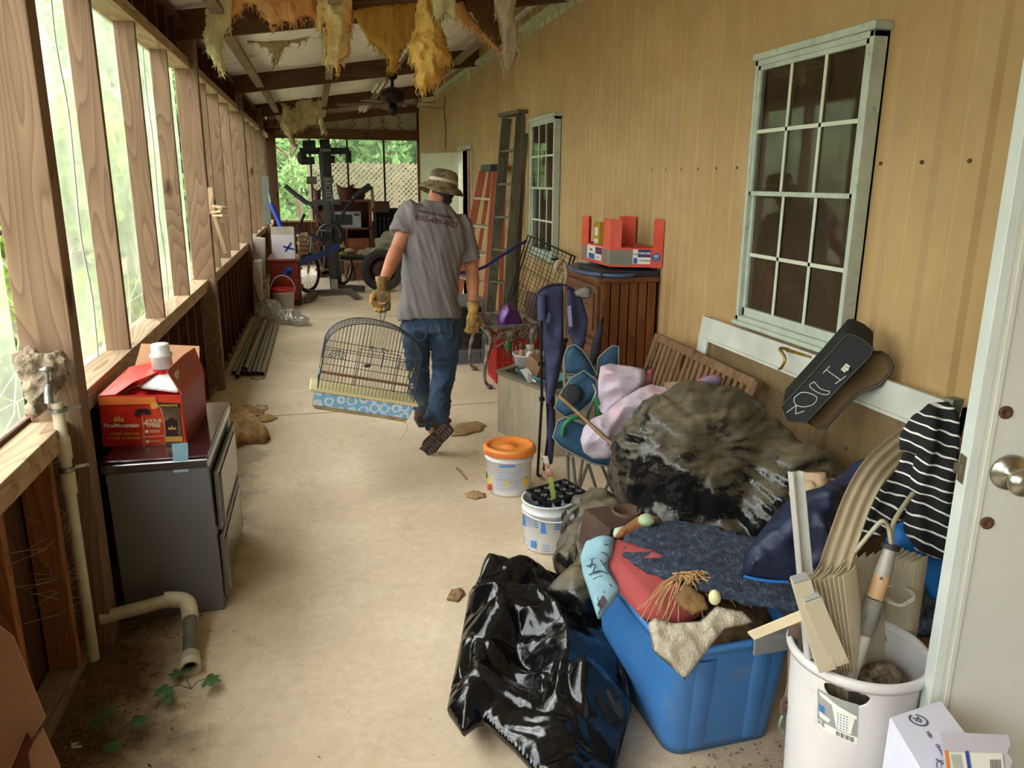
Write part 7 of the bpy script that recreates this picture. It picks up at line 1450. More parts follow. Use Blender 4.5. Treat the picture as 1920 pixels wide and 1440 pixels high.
# broken brown boards in the near corner
brb = mat('mauve_brown_board', (176, 134, 112), .6, var=.1, vs=3, stretch=(1, 1, .3)); n1 = V((.4, -1, .5)).normalized()
MB().plate([PP(a_, b_, (-.74, 1.9, .35), n1) for a_, b_ in ((-40, 1130), (0, 1172), (26, 1192), (86, 1343), (58, 1385), (50, 1372), (20, 1440), (-40, 1480))], -.02).build('broken_board', brb, bev=.003, tag=('upper mauve brown board with pointed end in the near left corner', 'board'))
MB().plate([PP(a_, b_, (-.70, 1.78, .2), n1) for a_, b_ in ((62, 1388), (80, 1362), (112, 1432), (118, 1470), (60, 1470), (52, 1410))], -.02).build('broken_board', brb, bev=.003, tag=('lower small mauve brown board tip at the bottom left edge', 'board'))
MB().plate([PP(a_, b_, (-.76, 1.86, .2), n1) for a_, b_ in ((20, 1430), (54, 1370), (62, 1392), (60, 1440), (52, 1470), (10, 1470))], -.02).build('broken_board', mat('raw_orange_wood', (128, 68, 34), .7, var=.4, vs=8), bev=.003, tag=('splintered orange wood between the two mauve brown boards', 'board'))

# fallen insulation and scraps on the floor
fib = mat('fallen_fibreglass', (190, 156, 104), 1, var=.25, vs=12, col2=(160, 120, 74), cs=8, camt=.55, bump=1., bs=60)
def floor_scrap(px, label, h=.05, mt=fib, jag=.01, amp=.02, cat='insulation', name='insulation_scrap', res=.010):
    m = MB(); puff(m, W_(px, z=.004), Z3, h, .002, res, .06, lambda p, q: q * amp * ridge(p, 13, 1), jag=jag, jf=22); return m.build(name, mt, tag=(label, cat))
floor_scrap([(412, 850), (408, 800), (430, 788), (458, 790), (480, 800), (508, 822), (498, 832), (470, 832), (440, 842), (418, 870)], 'heap of dirty yellow insulation fallen beside the grey cabinet', .10, amp=.05)
floor_scrap([(440, 762), (470, 760), (498, 772), (490, 782), (452, 778)], 'small ragged insulation scrap nearest the left posts', .015, amp=.006)
floor_scrap([(480, 782), (500, 776), (522, 782), (510, 790), (486, 792)], 'thin insulation scrap right of the smaller ragged one', .012, amp=.006)
vf = mat('dirty_facing', (188, 172, 142), .7, var=.25, vs=9)
floor_scrap([(476, 764), (484, 758), (500, 760), (502, 768), (480, 768)], 'round pale facing scrap among the insulation on the floor', .004, vf, .004, .002)
floor_scrap([(842, 808), (862, 794), (896, 790), (912, 798), (904, 808), (872, 816), (846, 818)], 'flat tan insulation scrap on the floor right of the boot', .012, fib, .008, .006)
floor_scrap([(872, 926), (888, 920), (908, 924), (912, 932), (892, 936), (876, 933)], 'small torn insulation scrap left of the orange lidded bucket', .01, fib, .006, .005)
floor_scrap([(468, 708), (490, 704), (498, 708), (482, 713)], 'flat wood chip on the floor in front of the grey pipes', .006, vf, .002, .002, 'chip', 'wood_chip')
floor_scrap([(838, 1125), (842, 1108), (868, 1104), (872, 1118), (860, 1128)], 'tuft of dry roots left of the shiny black bag', .02, mat('dry_roots', (156, 122, 84), .95, var=.4, vs=40), .012, .02, 'roots', 'root_tuft', .006)
MB().beam(P(856, 877, z=.006), P(874, 898, z=.006), .012, .008).build('wood_splinter', brb, tag=('thin brown splinter on the floor near the orange lidded bucket', 'splinter'))

# pipes along the wall
pm = mat('grey_conduit', (150, 142, 118), .4, .15, var=.15, stretch=(1, .2, 1)); hol = mat('pipe_inside', (40, 34, 28), .9); rnd = random.Random(2)
pos = [-.775, -.735, -.695, -.655, -.615, -.575, -.535]
lp_ = ['long grey pipe lying against the wall foot', 'long grey pipe second from the wall', 'long grey pipe third from the wall', 'long grey pipe in the middle of the floor row', 'long grey pipe fifth from the wall', 'long grey pipe second from the walkway', 'long grey pipe nearest the walkway in the row']
for i, x in enumerate(pos + [-.675]):
    z = .026 if i < 7 else .066; y0 = 6.72 + rnd.uniform(-.05, .1); t = thing('metal_pipe', (lp_ + ['long grey pipe resting on top of the row of pipes'])[i], 'pipe', (x, y0, z), 'pipes along the left wall'); c0 = V((x, y0, z)); c1 = V((x + rnd.uniform(-.01, .02), y0 + 2.4, z)); m = MB()
    m.tube([c0, c1], .0195, 14, cap=False).tube([c0, c1], .017, 14, cap=False); m.build('tube_wall', pm, t); MB().disc(c0 + Y3 * .03, .0168, Y3, 12).build('bore', hol, t)
# clear plastic and wood clamp
clr = sheet('clear_film', (200, 196, 184), .55, .12, .35)
b = MB().ell((-.62, 9.55, .12), (.14, .22, .12)).ell((-.42, 9.35, .08), (.16, .2, .08)).ell((-.27, 9.2, .05), (.1, .14, .05))
remesh('clear_plastic_bag', b, clr, None, .014, 4, lambda p, n: p + n * (.05 * ridge(p, 8) + .02 * ridge(p, 20) - .04) if p.z > .02 else p, tag=('crumpled clear plastic bag on the floor beyond the grey pipes', 'plastic bag'))
wc = thing('wooden_clamp', 'pale wooden clamp and strips hanging on the middle post', 'clamp', (-.82, 7.0, 1.1)); pl_ = wood('pale_strip', (190, 160, 124), (120, 92, 66), 'Z', k=8)
for (a_, b_, w_) in (((394, 352), (398, 402), .035), ((402, 404), (424, 476), .028), ((405, 402), (416, 388), .03)): MB().beam(P(*a_, y=6.3), P(*b_, y=6.25), w_, .018, (0, 1, 0)).build('strip', pl_, wc, bev=.002)
for (a_, b_) in (((402, 386), (422, 390)), ((404, 404), (423, 404)), ((402, 398), (420, 396))): MB().beam(P(*a_, y=6.22), P(*b_, y=6.05), .05, .014, (0, 0, 1)).build('jaw', pl_, wc, bev=.002)
MB().tube([P(400, 372, y=6.3), P(412, 410, y=6.25)], .005, 6).build('screw', rust, wc)
# red lidded bucket, red cabinet, white carton, boards
rbk = bucket('bucket', (-.50, 10.45, 0), .26, .145, 'white bucket with red lid and raised handle in front of the red cabinet', mat('offwhite_bucket', (206, 196, 184), .4, var=.06)); cR = V((-.50, 10.45, 0))
MB().lathe([(.15, .235), (.156, .237), (.156, .262), (.148, .27), (.135, .27), (.13, .262), (0, .262)], cR, 40).build('lid', mat('red_lid', (196, 34, 38), .4), rbk)
MB().tube([cR + V((.155 * cos(t), -.02, .235 + .2 * sin(t))) for t in inter(0, pi, 20)], .006, 8).build('bail_handle', mat('white_handle', (210, 200, 200), .5), rbk)
for k in range(7): wrap(cR, .137, [(528, 553 + k * 3.2), (545, 553 + k * 3.2), (545, 554.2 + k * 3.2), (528, 554.2 + k * 3.2)], lb, rbk, 'text_line')
rcb = thing('red_cabinet', 'small red wooden cabinet holding up the white carton', 'cabinet', (-.47, 11.1, 0)); rw = mat('red_brown_paint', (128, 34, 22), .35, var=.15, vs=5)
MB().bb((-.66, 10.72, .06), (-.30, 11.5, .585)).build('cabinet_body', rw, rcb, bev=.004); MB().bb((-.69, 10.69, .585), (-.27, 11.53, .61)).build('top', rw, rcb, bev=.004); MB().bb((-.67, 10.7, 0), (-.29, 11.52, .07)).build('plinth', mat('dark_red_wood', (70, 30, 20), .5), rcb)
for k, z in enumerate((.12, .35)): d_ = MB().bb((-.30, 10.78, z), (-.285, 11.44, z + .2)).build('drawer', rw, rcb, bev=.004); MB().ell((-.27, 11.1, z + .1), .018, 10).build('knob', brass, d_)
wb = thing('white_carton', 'white carton marked with a blue tape cross on the red cabinet', 'carton', (-.47, 10.95, .61))
MB().bb((-.62, 10.8, .61), (-.33, 11.12, .99)).build('carton_body', mat('white_card', (224, 218, 222), .6, var=.04), wb, bev=.003); MB().bb((-.62, 10.797, .93), (-.33, 10.8, 1.03)).build('open_flap', mat('grey_card', (196, 184, 170), .7), wb)
for a_, b_ in (((531, 462), (552, 468)), ((546, 455), (535, 472))): MB().beam(P(*a_, y=10.795), P(*b_, y=10.795), .003, .024, (0, 0, 1)).build('blue_tape', mat('painter_blue', (36, 66, 160), .6), wb)
wbd = mat('white_melamine', (198, 186, 172), .6, var=.1)
MB().prism([(0, 0), (.10, 0), (.12, .66), (.03, .66)], (-.83, 9.9, .01), X3, Z3, (0, .25, 0)).build('shelf_board', wbd, tag=('pale board with pointed top leaning behind the knee wall near the red lid bucket', 'board'))
MB().prism([(0, 0), (.12, 0), (.14, .5), (.0, .52)], (-.84, 10.6, .38), X3, Z3, (0, .3, 0)).build('white_box', wbd, tag=('tall pale box standing between the knee wall and the white carton', 'box'))
MB().bb((-.84, 10.2, .34), (-.66, 11.1, .38)).bb((-.84, 10.2, 0), (-.80, 10.24, .34)).bb((-.70, 10.2, 0), (-.66, 10.24, .34)).bb((-.84, 11.05, 0), (-.80, 11.1, .34)).bb((-.70, 11.05, 0), (-.66, 11.1, .34)).build('low_wooden_shelf', pl_, tag=('low wooden shelf between the knee wall and the red cabinet', 'shelf'))
m = MB().tube(curve([(-.80, 9.95, .5), (-.78, 9.9, .3), (-.70, 9.85, .12), (-.60, 9.8, .04)], 6), .035, 10, flat=.4); m.build('curved_plank', pl_, tag=('curved wooden plank arching down beside the red lidded bucket', 'plank'))
# blue pole
bp_ = thing('blue_pole', 'blue wrapped pole with grey tip leaning in the far left corner', 'pole', (-.68, 12.4, .9)); MB().tube([P(508, 382, y=12.2), P(528, 428, y=12.0), P(545, 470, y=11.9)], .035, 12).build('blue_sleeve', mat('royal_blue', (28, 52, 170), .5), bp_); MB().tube([P(505, 364, y=12.25), P(509, 384, y=12.2)], .025, 10).build('grey_tip', galv, bp_)
MB().beam(P(497, 330, y=12.6), P(502, 420, y=12.6), .10, .03, (0, 1, 0)).build('grey_plank', mat('bluish_plank', (120, 126, 116), .7, var=.15), tag=('bluish grey plank leaning on the far left wall studs', 'plank'))
MB().tube([V((-.8, 9.8, .90)), V((-.72, 10.3, .905)), V((-.62, 10.7, .9))], .02, 8).build('orange_handle', mat('salmon_handle', (206, 140, 112), .6), tag=('salmon coloured handle on the far end of the sill', 'handle tool')) if False else None
"""far end"""
# ============================================================= FAR END
gm_ = mat('gym_grey_steel', (74, 76, 78), .4, .5, var=.1); gbk = mat('gym_black_foam', (20, 20, 20), .7); gol = mat('gym_grey_foam', (92, 88, 72), .8)
gy = thing('home_gym', 'black and grey home gym tower with padded rollers and curved arms', 'exercise machine', (.15, 12.0, 0)); y = 12.0
def G(px, py, yy=y): return P(px, py, y=yy)
fl0 = P(628, 545, z=0.02); 
MB().beam(G(603, 285), V((.165, 12.0, .03)), .10, .07, (0, 1, 0)).build('main_upright', gm_, gy, bev=.004)
MB().beam(G(618, 345), V((.26, 12.12, .03)), .07, .06, (0, 1, 0)).build('second_upright', gm_, gy, bev=.004)
MB().beam(G(612, 270), G(614, 330), .12, .12, (0, 1, 0)).build('top_head', gbk, gy, bev=.01)
for a_, b_, r_ in (((568, 275), (592, 274), .085), ((600, 273), (619, 272), .085)): MB().tube([G(*a_), G(*b_)], r_, 16).build('top_pad', gbk, gy)
MB().beam(G(562, 283), G(655, 283), .05, .09, (0, 0, 1)).build('cross_bar', gbk, gy, bev=.004); MB().plate([G(600, 279, 11.93), G(620, 279, 11.93), G(620, 284, 11.93), G(600, 284, 11.93)][::-1], .003).build('name_plate', mat('grey_plate', (150, 146, 136), .5), gy)
text('CALIBER', .045, G(610, 281.5, 11.922), X3, Z3, gbk, gy)
for px in (580, 638): MB().tube([G(px, 285), G(px, 292)], .012, 8).build('hook', gbk, gy)
MB().tube([G(653, 283), G(653, 305)], .045, 10).build('grip', gbk, gy); MB().ell(G(566, 296), (.07, .06, .10)).build('hanging_weight', gbk, gy)
for a_, b_ in (((571, 302), (590, 301)), ((611, 299), (628, 299))): MB().tube([G(*a_), G(*b_)], .052, 16).build('roller_pad', gbk, gy)
for a_, b_ in (((575, 338), (594, 338)), ((606, 337), (625, 337))): MB().tube([G(*a_), G(*b_)], .052, 16).build('roller_pad', gol, gy)
MB().tube(curve([G(534, 348), G(555, 365), G(578, 382)], 6), .035, 10).build('press_arm', gm_, gy); MB().tube(curve([G(695, 348), G(672, 365), G(648, 392), G(632, 425)], 6), [.05] * 8 + [.025] * 11, 10).build('press_arm', gbk, gy)
MB().beam(G(578, 382), G(640, 380), .05, .06, (0, 0, 1)).build('arm_bar', gm_, gy, bev=.004); MB().tube([G(584, 386), G(612, 432)], .02, 8).build('brace', gm_, gy)
text('HOIST', .12, G(614.5, 357, 11.95), (G(617, 375) - G(612, 340)).normalized(), X3, mat('grey_letters', (150, 150, 146), .5), gy)
MB().tube([G(622, 440) , G(622, 441, 12.05)], .19, 28).build('weight_disc', gbk, gy); MB().tube([G(617 + 21 * cos(t), 442 + 22 * sin(t), 11.93) for t in inter(pi * .9, pi * 2.05, 16)], .02, 8).build('disc_rim', gm_, gy)
MB().tube([G(598, 430), G(598, 460), G(603, 462), G(603, 430)], .008, 6).tube([G(597, 432, 11.8), G(610, 432, 11.8)], .015, 8).build('cable_clip', galv, gy)
MB().box(G(616, 443), (.12, .1, .12)).build('joint', gbk, gy, bev=.01)
c_ = V((.2, 12.0, .04)); MB().beam(P(578, 549, z=.05), P(655, 546, z=.05), .09, .07).build('base_beam', mat('rusty_grey_base', (104, 98, 88), .6, var=.3), gy, bev=.004)
for a_, b_ in (((590, 552), (575, 562)), ((655, 545), (668, 556))): MB().beam(P(*a_, z=.05), P(*b_, z=.05), .08, .07).build('base_foot', mat('rusty_grey_base', (104, 98, 88), .6), gy, bev=.004)
MB().beam(P(633, 539, z=.06), P(682, 541, z=.06), .08, .08).build('base_foot', mat('dark_foot', (58, 52, 46), .7), gy, bev=.004)
MB().box(V((.175, 11.95, .12)), (.1, .01, .14)).build('worn_plate', mat('white_wear', (190, 190, 184), .5), gy)
bl = mat('blue_strap', (28, 62, 160), .45, var=.15)
ribbon(curve([P(538, 510, y=10.65), P(565, 492, y=10.9), P(600, 478, y=11.4), P(637, 460, y=11.85)], 8), .04, (0, .2, 1), .004).build('blue_tape_strip', bl, tag=('wide blue tape strung from the red cabinet to the gym tower', 'tape'))
ribbon([P(545, 503, y=10.66), P(536, 508, y=10.655), P(533, 514, y=10.66)], .03, (0, .2, 1), .004).tube([P(540, 505, y=10.65), P(548, 516, y=10.655)], [.03, .012], 8, flat=.3).tube([P(540, 505, y=10.65), P(536, 518, y=10.655)], [.03, .014], 8, flat=.3).build('tape_knot', bl, tag=('knotted end of blue tape on the front of the red cabinet', 'tape'))
ribbon(curve([P(553, 436, y=11.2), P(575, 437, y=11.5), P(598, 447, y=11.8)], 6), .022, (0, .2, 1), .003).build('blue_tape_strip', mat('pale_blue_strap', (58, 78, 150), .5), tag=('thin pale blue tape behind the white carton', 'tape'))
# bicycle
bk2 = thing('bicycle', 'small silver bicycle standing between the red cabinet and the gym', 'bicycle', (-.1, 11.9, 0)); wc_ = P(577, 498, y=11.9); wc_.z = .30; sil = mat('silver_tube', (150, 148, 144), .35, .6)
RW_ = V((.55, .84, 0)).normalized(); TR_ = MB(); 
def ringp(c, r, u, n=28): return [c + u * (r * cos(t)) + Z3 * (r * sin(t)) for t in inter(0, 2 * pi, n)[:-1]]
for k, c in enumerate((wc_ , wc_ + RW_ * .95)):
    t_ = MB().tube(ringp(c, .275, RW_), .022, 10, closed=True).build('tyre', mat('tyre_rubber', (34, 32, 30), .8), bk2); MB().tube(ringp(c, .245, RW_), .010, 8, closed=True).build('wheel_rim', sil, bk2)
    m = MB(); 
    for a in inter(0, 2 * pi, 15)[:-1]: m.tube([c, c + RW_ * .245 * cos(a) + Z3 * .245 * sin(a)], .002, 4, cap=False)
    m.build('spokes', sil, bk2)
bb_ = wc_ + RW_ * .42 + Z3 * .0; hd_ = wc_ + RW_ * .12 + Z3 * .42; st2 = wc_ + RW_ * .5 + Z3 * .45; rr2 = wc_ + RW_ * .95
MB().tube([wc_, hd_, hd_ + Z3 * .12], .016, 8).tube([hd_, bb_, rr2], .018, 8).tube([hd_ - Z3 * .03, st2, rr2], .014, 8).tube([bb_, st2 + Z3 * .15], .014, 8).build('frame', sil, bk2)
MB().ell(st2 + Z3 * .17, (.07, .12, .035)).build('saddle', mat('pale_saddle', (190, 180, 160), .6), bk2); MB().tube(curve([P(556, 442, y=11.7), P(575, 440, y=11.6), P(580, 452, y=11.6), P(564, 464, y=11.55)], 5), .014, 8).build('handlebar', sil, bk2)
MB().tube([P(562, 422, y=11.7), P(552, 412, y=11.6) + V((.14, 0, .07))], .02, 8).build('grip', gbk, bk2)
sk_ = thing('wood_stack', 'stack of short tan wood blocks behind the white carton', 'wood blocks', (-.24, 11.45, .61)); 
for k in range(5): MB().box((-.235, 11.42, .64 + k * .062), (.13, .2, .052), (0, 0, .1 * (k % 3))).build('block', pl_, sk_, bev=.003)
# hutch with microwave and drawers
hu = thing('wooden_hutch', 'reddish brown wooden hutch holding the microwave at the far end', 'hutch', (.38, 14.0, 0)); hw = mat('red_brown_wood', (104, 54, 32), .45, var=.2, vs=4); hx0, hx1, hy0, hy1, ht = P(590, 400, y=13.8).x, P(697, 400, y=13.8).x, 13.8, 14.4, 1.27
m = MB(); m.bb((hx0, hy0, 0), (hx0 + .06, hy1, ht)).bb((hx1 - .05, hy0, 0), (hx1, hy1, ht)).bb((hx0, hy1 - .02, 0), (hx1, hy1, ht)).build('side_panels', hw, hu, bev=.003)
MB().bb((hx0 - .02, hy0 - .03, ht), (hx1 + .02, hy1, ht + .035)).build('top', hw, hu, bev=.004); sz_ = P(650, 427, y=13.8).z; MB().bb((hx0, hy0, sz_ - .03), (hx1, hy1, sz_)).build('shelf', hw, hu)
dx0 = P(652, 450, y=13.8).x
MB().bb((dx0 - .03, hy0, 0), (dx0, hy1, sz_ - .03)).build('divider', hw, hu)
for a_, b_ in ((.50, .66), (.33, .49), (.16, .32)):
    d_ = MB().bb((dx0 + .01, hy0 - .012, a_), (hx1 - .06, hy0 + .1, b_)).build('drawer', mat('orange_brown_drawer', (134, 72, 40), .5, var=.2), hu, bev=.005); MB().ell(((dx0 + hx1) / 2, hy0 - .02, (a_ + b_) / 2), .015, 8).build('knob', brass, d_)
MB().bb((hx0 + .06, hy0 + .04, .9), (hx0 + .24, hy0 + .2, 1.12)).build('cubby_box', hw, hu)
mw = thing('microwave', 'silver microwave oven on the shelf of the hutch', 'microwave', (.46, 13.95, sz_)); mx0 = P(625, 410, y=13.78).x; mx1 = P(677, 410, y=13.78).x
MB().bb((mx0, 13.8, sz_), (mx1, 14.15, sz_ + .27)).build('casing', mat('microwave_silver', (150, 154, 152), .4, .3), mw, bev=.005); MB().bb((mx0 + .03, 13.785, sz_ + .05), (mx0 + .31, 13.8, sz_ + .22)).build('oven_door', mat('oven_glass', (44, 50, 42), .15), mw); MB().bb((mx0 + .35, 13.785, sz_ + .2), (mx1 - .03, 13.8, sz_ + .235)).build('display', gbk, mw)
# baskets on the hutch
bas = mat('basket_brown', (86, 44, 30), .7, var=.3, vs=20, stretch=(1, 1, 4), bump=.8)
def basket(px, yy, label, name='wicker_basket', w=None, h=.18):
    c = P(px[0], px[1], y=yy); c.z = ht + .036; W2 = (P(px[2], px[1], y=yy).x - P(px[0], px[1], y=yy).x); t = thing(name, label, 'basket', c + X3 * W2 / 2, 'baskets on the hutch')
    m = MB(); n = 32; c0 = c + X3 * W2 / 2 + Y3 * .1
    m.loft([[c0 + V((W2 / 2 * f * cos(a), .13 * f * sin(a), z + (.06 * abs(cos(a)) ** 2 if top else 0))) for a in [2 * pi * k / n for k in range(n)]] for z, f, top in ((0, .7, 0), (h * .5, .9, 0), (h * .85, 1, 1), (h * .85, .93, 1), (.02, .66, 0))]); m.build('basket_body', bas, t)
    MB().tube([c0 + V((W2 / 2 * cos(a), .13 * sin(a), h * .85 + .06 * abs(cos(a)) ** 2)) for a in [2 * pi * k / n for k in range(n)]], .012, 6, closed=True).build('rim', bas, t)
basket((588, 370, 603), 13.95, 'small brown basket at the left end of the hutch top', h=.16); basket((632, 370, 664), 13.9, 'heart shaped brown basket in the middle of the hutch top', h=.22); basket((658, 372, 688), 14.1, 'brown basket half hidden behind the heart shaped one', h=.2)
ch_ = thing('wooden_stool', 'dark wooden stool upside on the black shelf unit', 'stool', (1.0, 13.7, 1.1)); cz = P(712, 388, y=13.7)
MB().bb((cz.x - .12, 13.65, cz.z - .09), (cz.x + .16, 13.95, cz.z + .09)).build('seat_box', bas, ch_, bev=.006); MB().beam(P(700, 390, y=13.65), P(697, 350, y=13.65), .05, .04, (0, 1, 0)).build('post', mat('tan_post', (128, 104, 66), .7), ch_)
# black shelf unit
bs_ = thing('black_shelf_unit', 'black wire fronted shelf unit beside the hutch', 'shelf', (1.15, 13.9, 0)); sx0 = hx1 + .04; sx1 = P(757, 450, y=13.7).x; stp = P(720, 391, y=13.7).z
m = MB(); m.bb((sx0, 13.7, 0), (sx0 + .03, 14.1, stp)).bb((sx1 - .03, 13.7, 0), (sx1, 14.1, stp)).bb((sx0, 14.08, 0), (sx1, 14.1, stp)).bb((sx0, 13.7, stp - .03), (sx1, 14.1, stp)).bb((sx0, 13.7, 0), (sx1, 14.1, .03)); m.build('shelf_frame', mat('black_board', (18, 18, 20), .6), bs_)
m = MB()
for k in range(7): x = sx0 + (sx1 - sx0) * k / 6; m.tube([(x, 13.69, .02), (x, 13.69, stp)], .005, 5)
for k in range(8): z = stp * k / 7; m.tube([(sx0, 13.69, z), (sx1, 13.69, z)], .005, 5)
m.build('wire_front', mat('dull_wire', (52, 54, 58), .5, .4), bs_)
# tyre, crate, cloth heap
ty = thing('car_tyre', 'black car tyre leaning upright behind the man', 'tyre', (.9, 11.9, 0)); c = P(716, 491, y=11.9); c.z = .315
MB().lathe([(.2, -.085), (.24, -.1), (.29, -.1), (.31, -.07), (.315, 0), (.31, .07), (.29, .1), (.24, .1), (.2, .085), (.195, 0), (.2, -.085)], c, 48, R=V((-.15, -1, .08)).to_track_quat('Z', 'Y').to_matrix()).build('tyre_casing', mat('tyre_black', (44, 42, 38), .85, var=.2), ty)
MB().lathe([(.195, -.06), (.175, -.05), (.15, -.0), (.06, .02), (.05, .0), (0, .0)], c, 40, R=V((-.15, -1, .08)).to_track_quat('Z', 'Y').to_matrix()).build('wheel_rim', mat('rusty_rim', (76, 48, 36), .6, .4, var=.3), ty)
pcr = thing('pine_crate', 'low tan louvred wooden crate on the floor by the tyre', 'crate', (.7, 12.6, 0)); a_ = P(648, 526, z=0); wdt = P(700, 526, z=0).x - a_.x; pw3 = mat('tan_crate_wood', (150, 96, 64), .6, var=.15)
MB().bb((a_.x, a_.y, 0), (a_.x + wdt + .12, a_.y + .4, .30)).build('crate_body', pw3, pcr, bev=.004); m = MB()
for k in range(8): m.bb((a_.x + .02, a_.y - .012, .03 + k * .034), (a_.x + wdt * .74, a_.y, .05 + k * .034))
m.build('louvre', pw3, pcr)
m = MB(); st0 = P(658, 488, y=a_.y - .05); m.tube(curve([st0, P(650, 522, y=a_.y - .06), P(666, 522, y=a_.y - .06), st0], 5), .012, 8, closed=True); m.build('black_strap', gbk, tag=('black strap loop hanging in front of the tan crate', 'strap'))
MB().box(P(668, 483, y=12.55), (.5, .3, .05), (0, .05, 0)).build('dark_tray', mat('dark_clutter', (40, 36, 32), .8, var=.4), tag=('dark flat tray lying on the tan crate', 'tray'))
b = MB().ell(P(640, 473, y=12.9), (.09, .09, .14)).tube([P(638, 462, y=12.9), P(641, 452, y=12.9)], .05, 10); remesh('yellow_jug', b, mat('yellow_plastic', (196, 158, 52), .5, var=.1), None, .012, 3, tag=('yellow plastic jug behind the gym upright', 'jug'))
b = MB().ell(P(735, 462, y=12.9), (.28, .25, .24)).ell(P(700, 478, y=12.7), (.25, .2, .1)); remesh('cloth_heap', b, mat('khaki_cloth', (142, 132, 108), .95, var=.15), None, .016, 4, lambda p, n: p + n * (.06 * ridge(p, 6) + .02 * ridge(p, 16) - .04), tag=('khaki cloth heaped behind the tyre', 'cloth'))
rnd = random.Random(6)
for k, (px, py, c_, lb_) in enumerate(((655, 470, (176, 160, 120), 'pale folded item on the dark tray'), (662, 480, (90, 84, 70), 'dark lump on the dark tray by the tyre'), (600, 505, (150, 130, 90), 'tan stick bundle beside the bicycle wheel'))):
    q = P(px, py, y=12.6); MB().ell(q, (.08, .07, .04)).build('clutter_item', mat('clutter_%d' % k, c_, .8, var=.3), tag=(lb_, 'clutter'))

# ============================================================= CEILING FITTINGS AND TORN INSULATION
fn_ = thing('ceiling_fan', 'dark bronze ceiling fan hanging between the rafters', 'ceiling fan', (.85, 9.0, 2.4)); fbz = mat('dark_bronze', (44, 32, 24), .45, .5, var=.15); fc2 = V((.845, 9.0, 0))
MB().lathe([(0, 2.80), (.03, 2.80), (.06, 2.72), (.055, 2.69), (.018, 2.67), (.018, 2.60), (0, 2.60)][::-1], fc2, 28).build('canopy_rod', fbz, fn_)
MB().lathe([(0, 2.42), (.05, 2.425), (.11, 2.45), (.135, 2.49), (.13, 2.54), (.10, 2.575), (.04, 2.60), (0, 2.60)], fc2, 36).build('motor_housing', fbz, fn_)
MB().lathe([(0, 2.30), (.035, 2.31), (.05, 2.35), (.045, 2.42), (0, 2.43)], fc2, 24).build('switch_housing', fbz, fn_)
fbl = mat('fan_blade', (96, 66, 46), .5, var=.2)
for k in range(5):
    a = radians(20 + 72 * k); d = V((cos(a), sin(a), -.05)); s_ = V((-sin(a), cos(a), .12)); c = fc2 + Z3 * 2.44
    MB().prism([(.12, -.02), (.22, -.05), (.58, -.065), (.61, -.04), (.61, .04), (.58, .065), (.22, .05), (.12, .02)], c, d, s_, V((0, 0, .006))).build('blade', fbl, fn_, bev=.002); MB().beam(c + d * .08, c + d * .22, .03, .008).build('blade_bracket', fbz, fn_)
for i, (y0, y1, lb_) in enumerate(((7.6, 8.8, 'twin tube fluorescent fixture nearest, behind the hanging yellow insulation'), (10.7, 11.9, 'twin tube fluorescent fixture beside the ceiling fan'), (14.2, 15.3, 'twin tube fluorescent fixture farthest, near the end wall'))):
    t = thing('fluorescent_fixture', lb_, 'light fixture', (.86, y0, 2.78)); z = zr(.86) + .02; MB().bb((.80, y0, z + .02), (.93, y1, z + .06)).build('housing', mat('white_enamel', (200, 196, 180), .4), t, bev=.004)
    for x in (.83, .90): MB().tube([(x, y0 + .02, z), (x, y1 - .02, z)], .019, 12).build('tube', mat('fluoro_tube', (224, 220, 204), .3), t)
def insul(name, c1, c2, sc=7, camt=.5): return mat(name, c1, 1, var=.18, vs=10, col2=c2, cs=sc, camt=camt, bump=1.0, bs=45, stretch=(1, 1, .5))
iy = insul('insulation_yellow', (240, 196, 108), (214, 152, 72), 6, .52); io = insul('insulation_orange', (226, 172, 112), (190, 122, 66), 5, .55); ic = insul('insulation_facing', (224, 212, 164), (190, 168, 118), 6, .6); ip = insul('insulation_grey_pink', (206, 186, 158), (176, 172, 126), 5, .55)
def hang(px, y, label, mt, f=.05, jag=.012, name='hanging_insulation', amp=.03, res=.012, n=(0, -1, .15), bk=.02, mts=None):
    m = MB(); o = P(px[0][0], px[0][1], y=y); o = P(px[len(px) // 2][0], px[len(px) // 2][1], y=y)
    puff(m, WP(px, o, n), n, f, bk, res, .08, lambda p, h: h * (amp * ridge(V((p.x * 1.6, p.y, p.z * .6)), 7, y) + amp * .4 * ridge(p, 22)), jag=jag, jf=26)
    low = sorted(px, key=lambda q: -q[1]); cut_ = (min(q[1] for q in px) + max(q[1] for q in px)) / 2; rn = random.Random(len(label))
    for (a, b), (c, d) in zip(px, px[1:] + px[:1]):
        if min(b, d) < cut_ - 30: continue
        for k in range(max(2, int(hypot(c - a, d - b) / 3))):
            f_ = rn.random(); q = PP(a + (c - a) * f_ + rn.uniform(-3, 3), b + (d - b) * f_ - 3, o, n) + V((0, rn.uniform(-.02, .02), 0)); L_ = rn.uniform(.02, .07); m.tube([q, q + V((rn.uniform(-.012, .012), 0, -L_ * .5)), q + V((rn.uniform(-.03, .03), 0, -L_))], [.005, .003, .0008], 4, cap=False)
    return m.build(name, mt, tag=(label, 'insulation'))
hang([(388, -60), (386, 0), (384, 60), (388, 95), (404, 120), (412, 132), (419, 140), (419, 118), (416, 80), (424, 60), (436, 45), (436, -60)], 5.75, 'long pale strip of torn insulation hanging leftmost', ic, .03, .008, res=.009)
hang([(386, -70), (392, 35), (410, 42), (436, 38), (452, 24), (462, 10), (478, 8), (492, 28), (504, 40), (513, 56), (520, 44), (542, 38), (549, 52), (560, 38), (580, 32), (598, 44), (606, 10), (608, -70)], 5.95, 'wide ragged orange insulation curtain along the first rafter', io, .06, .014)
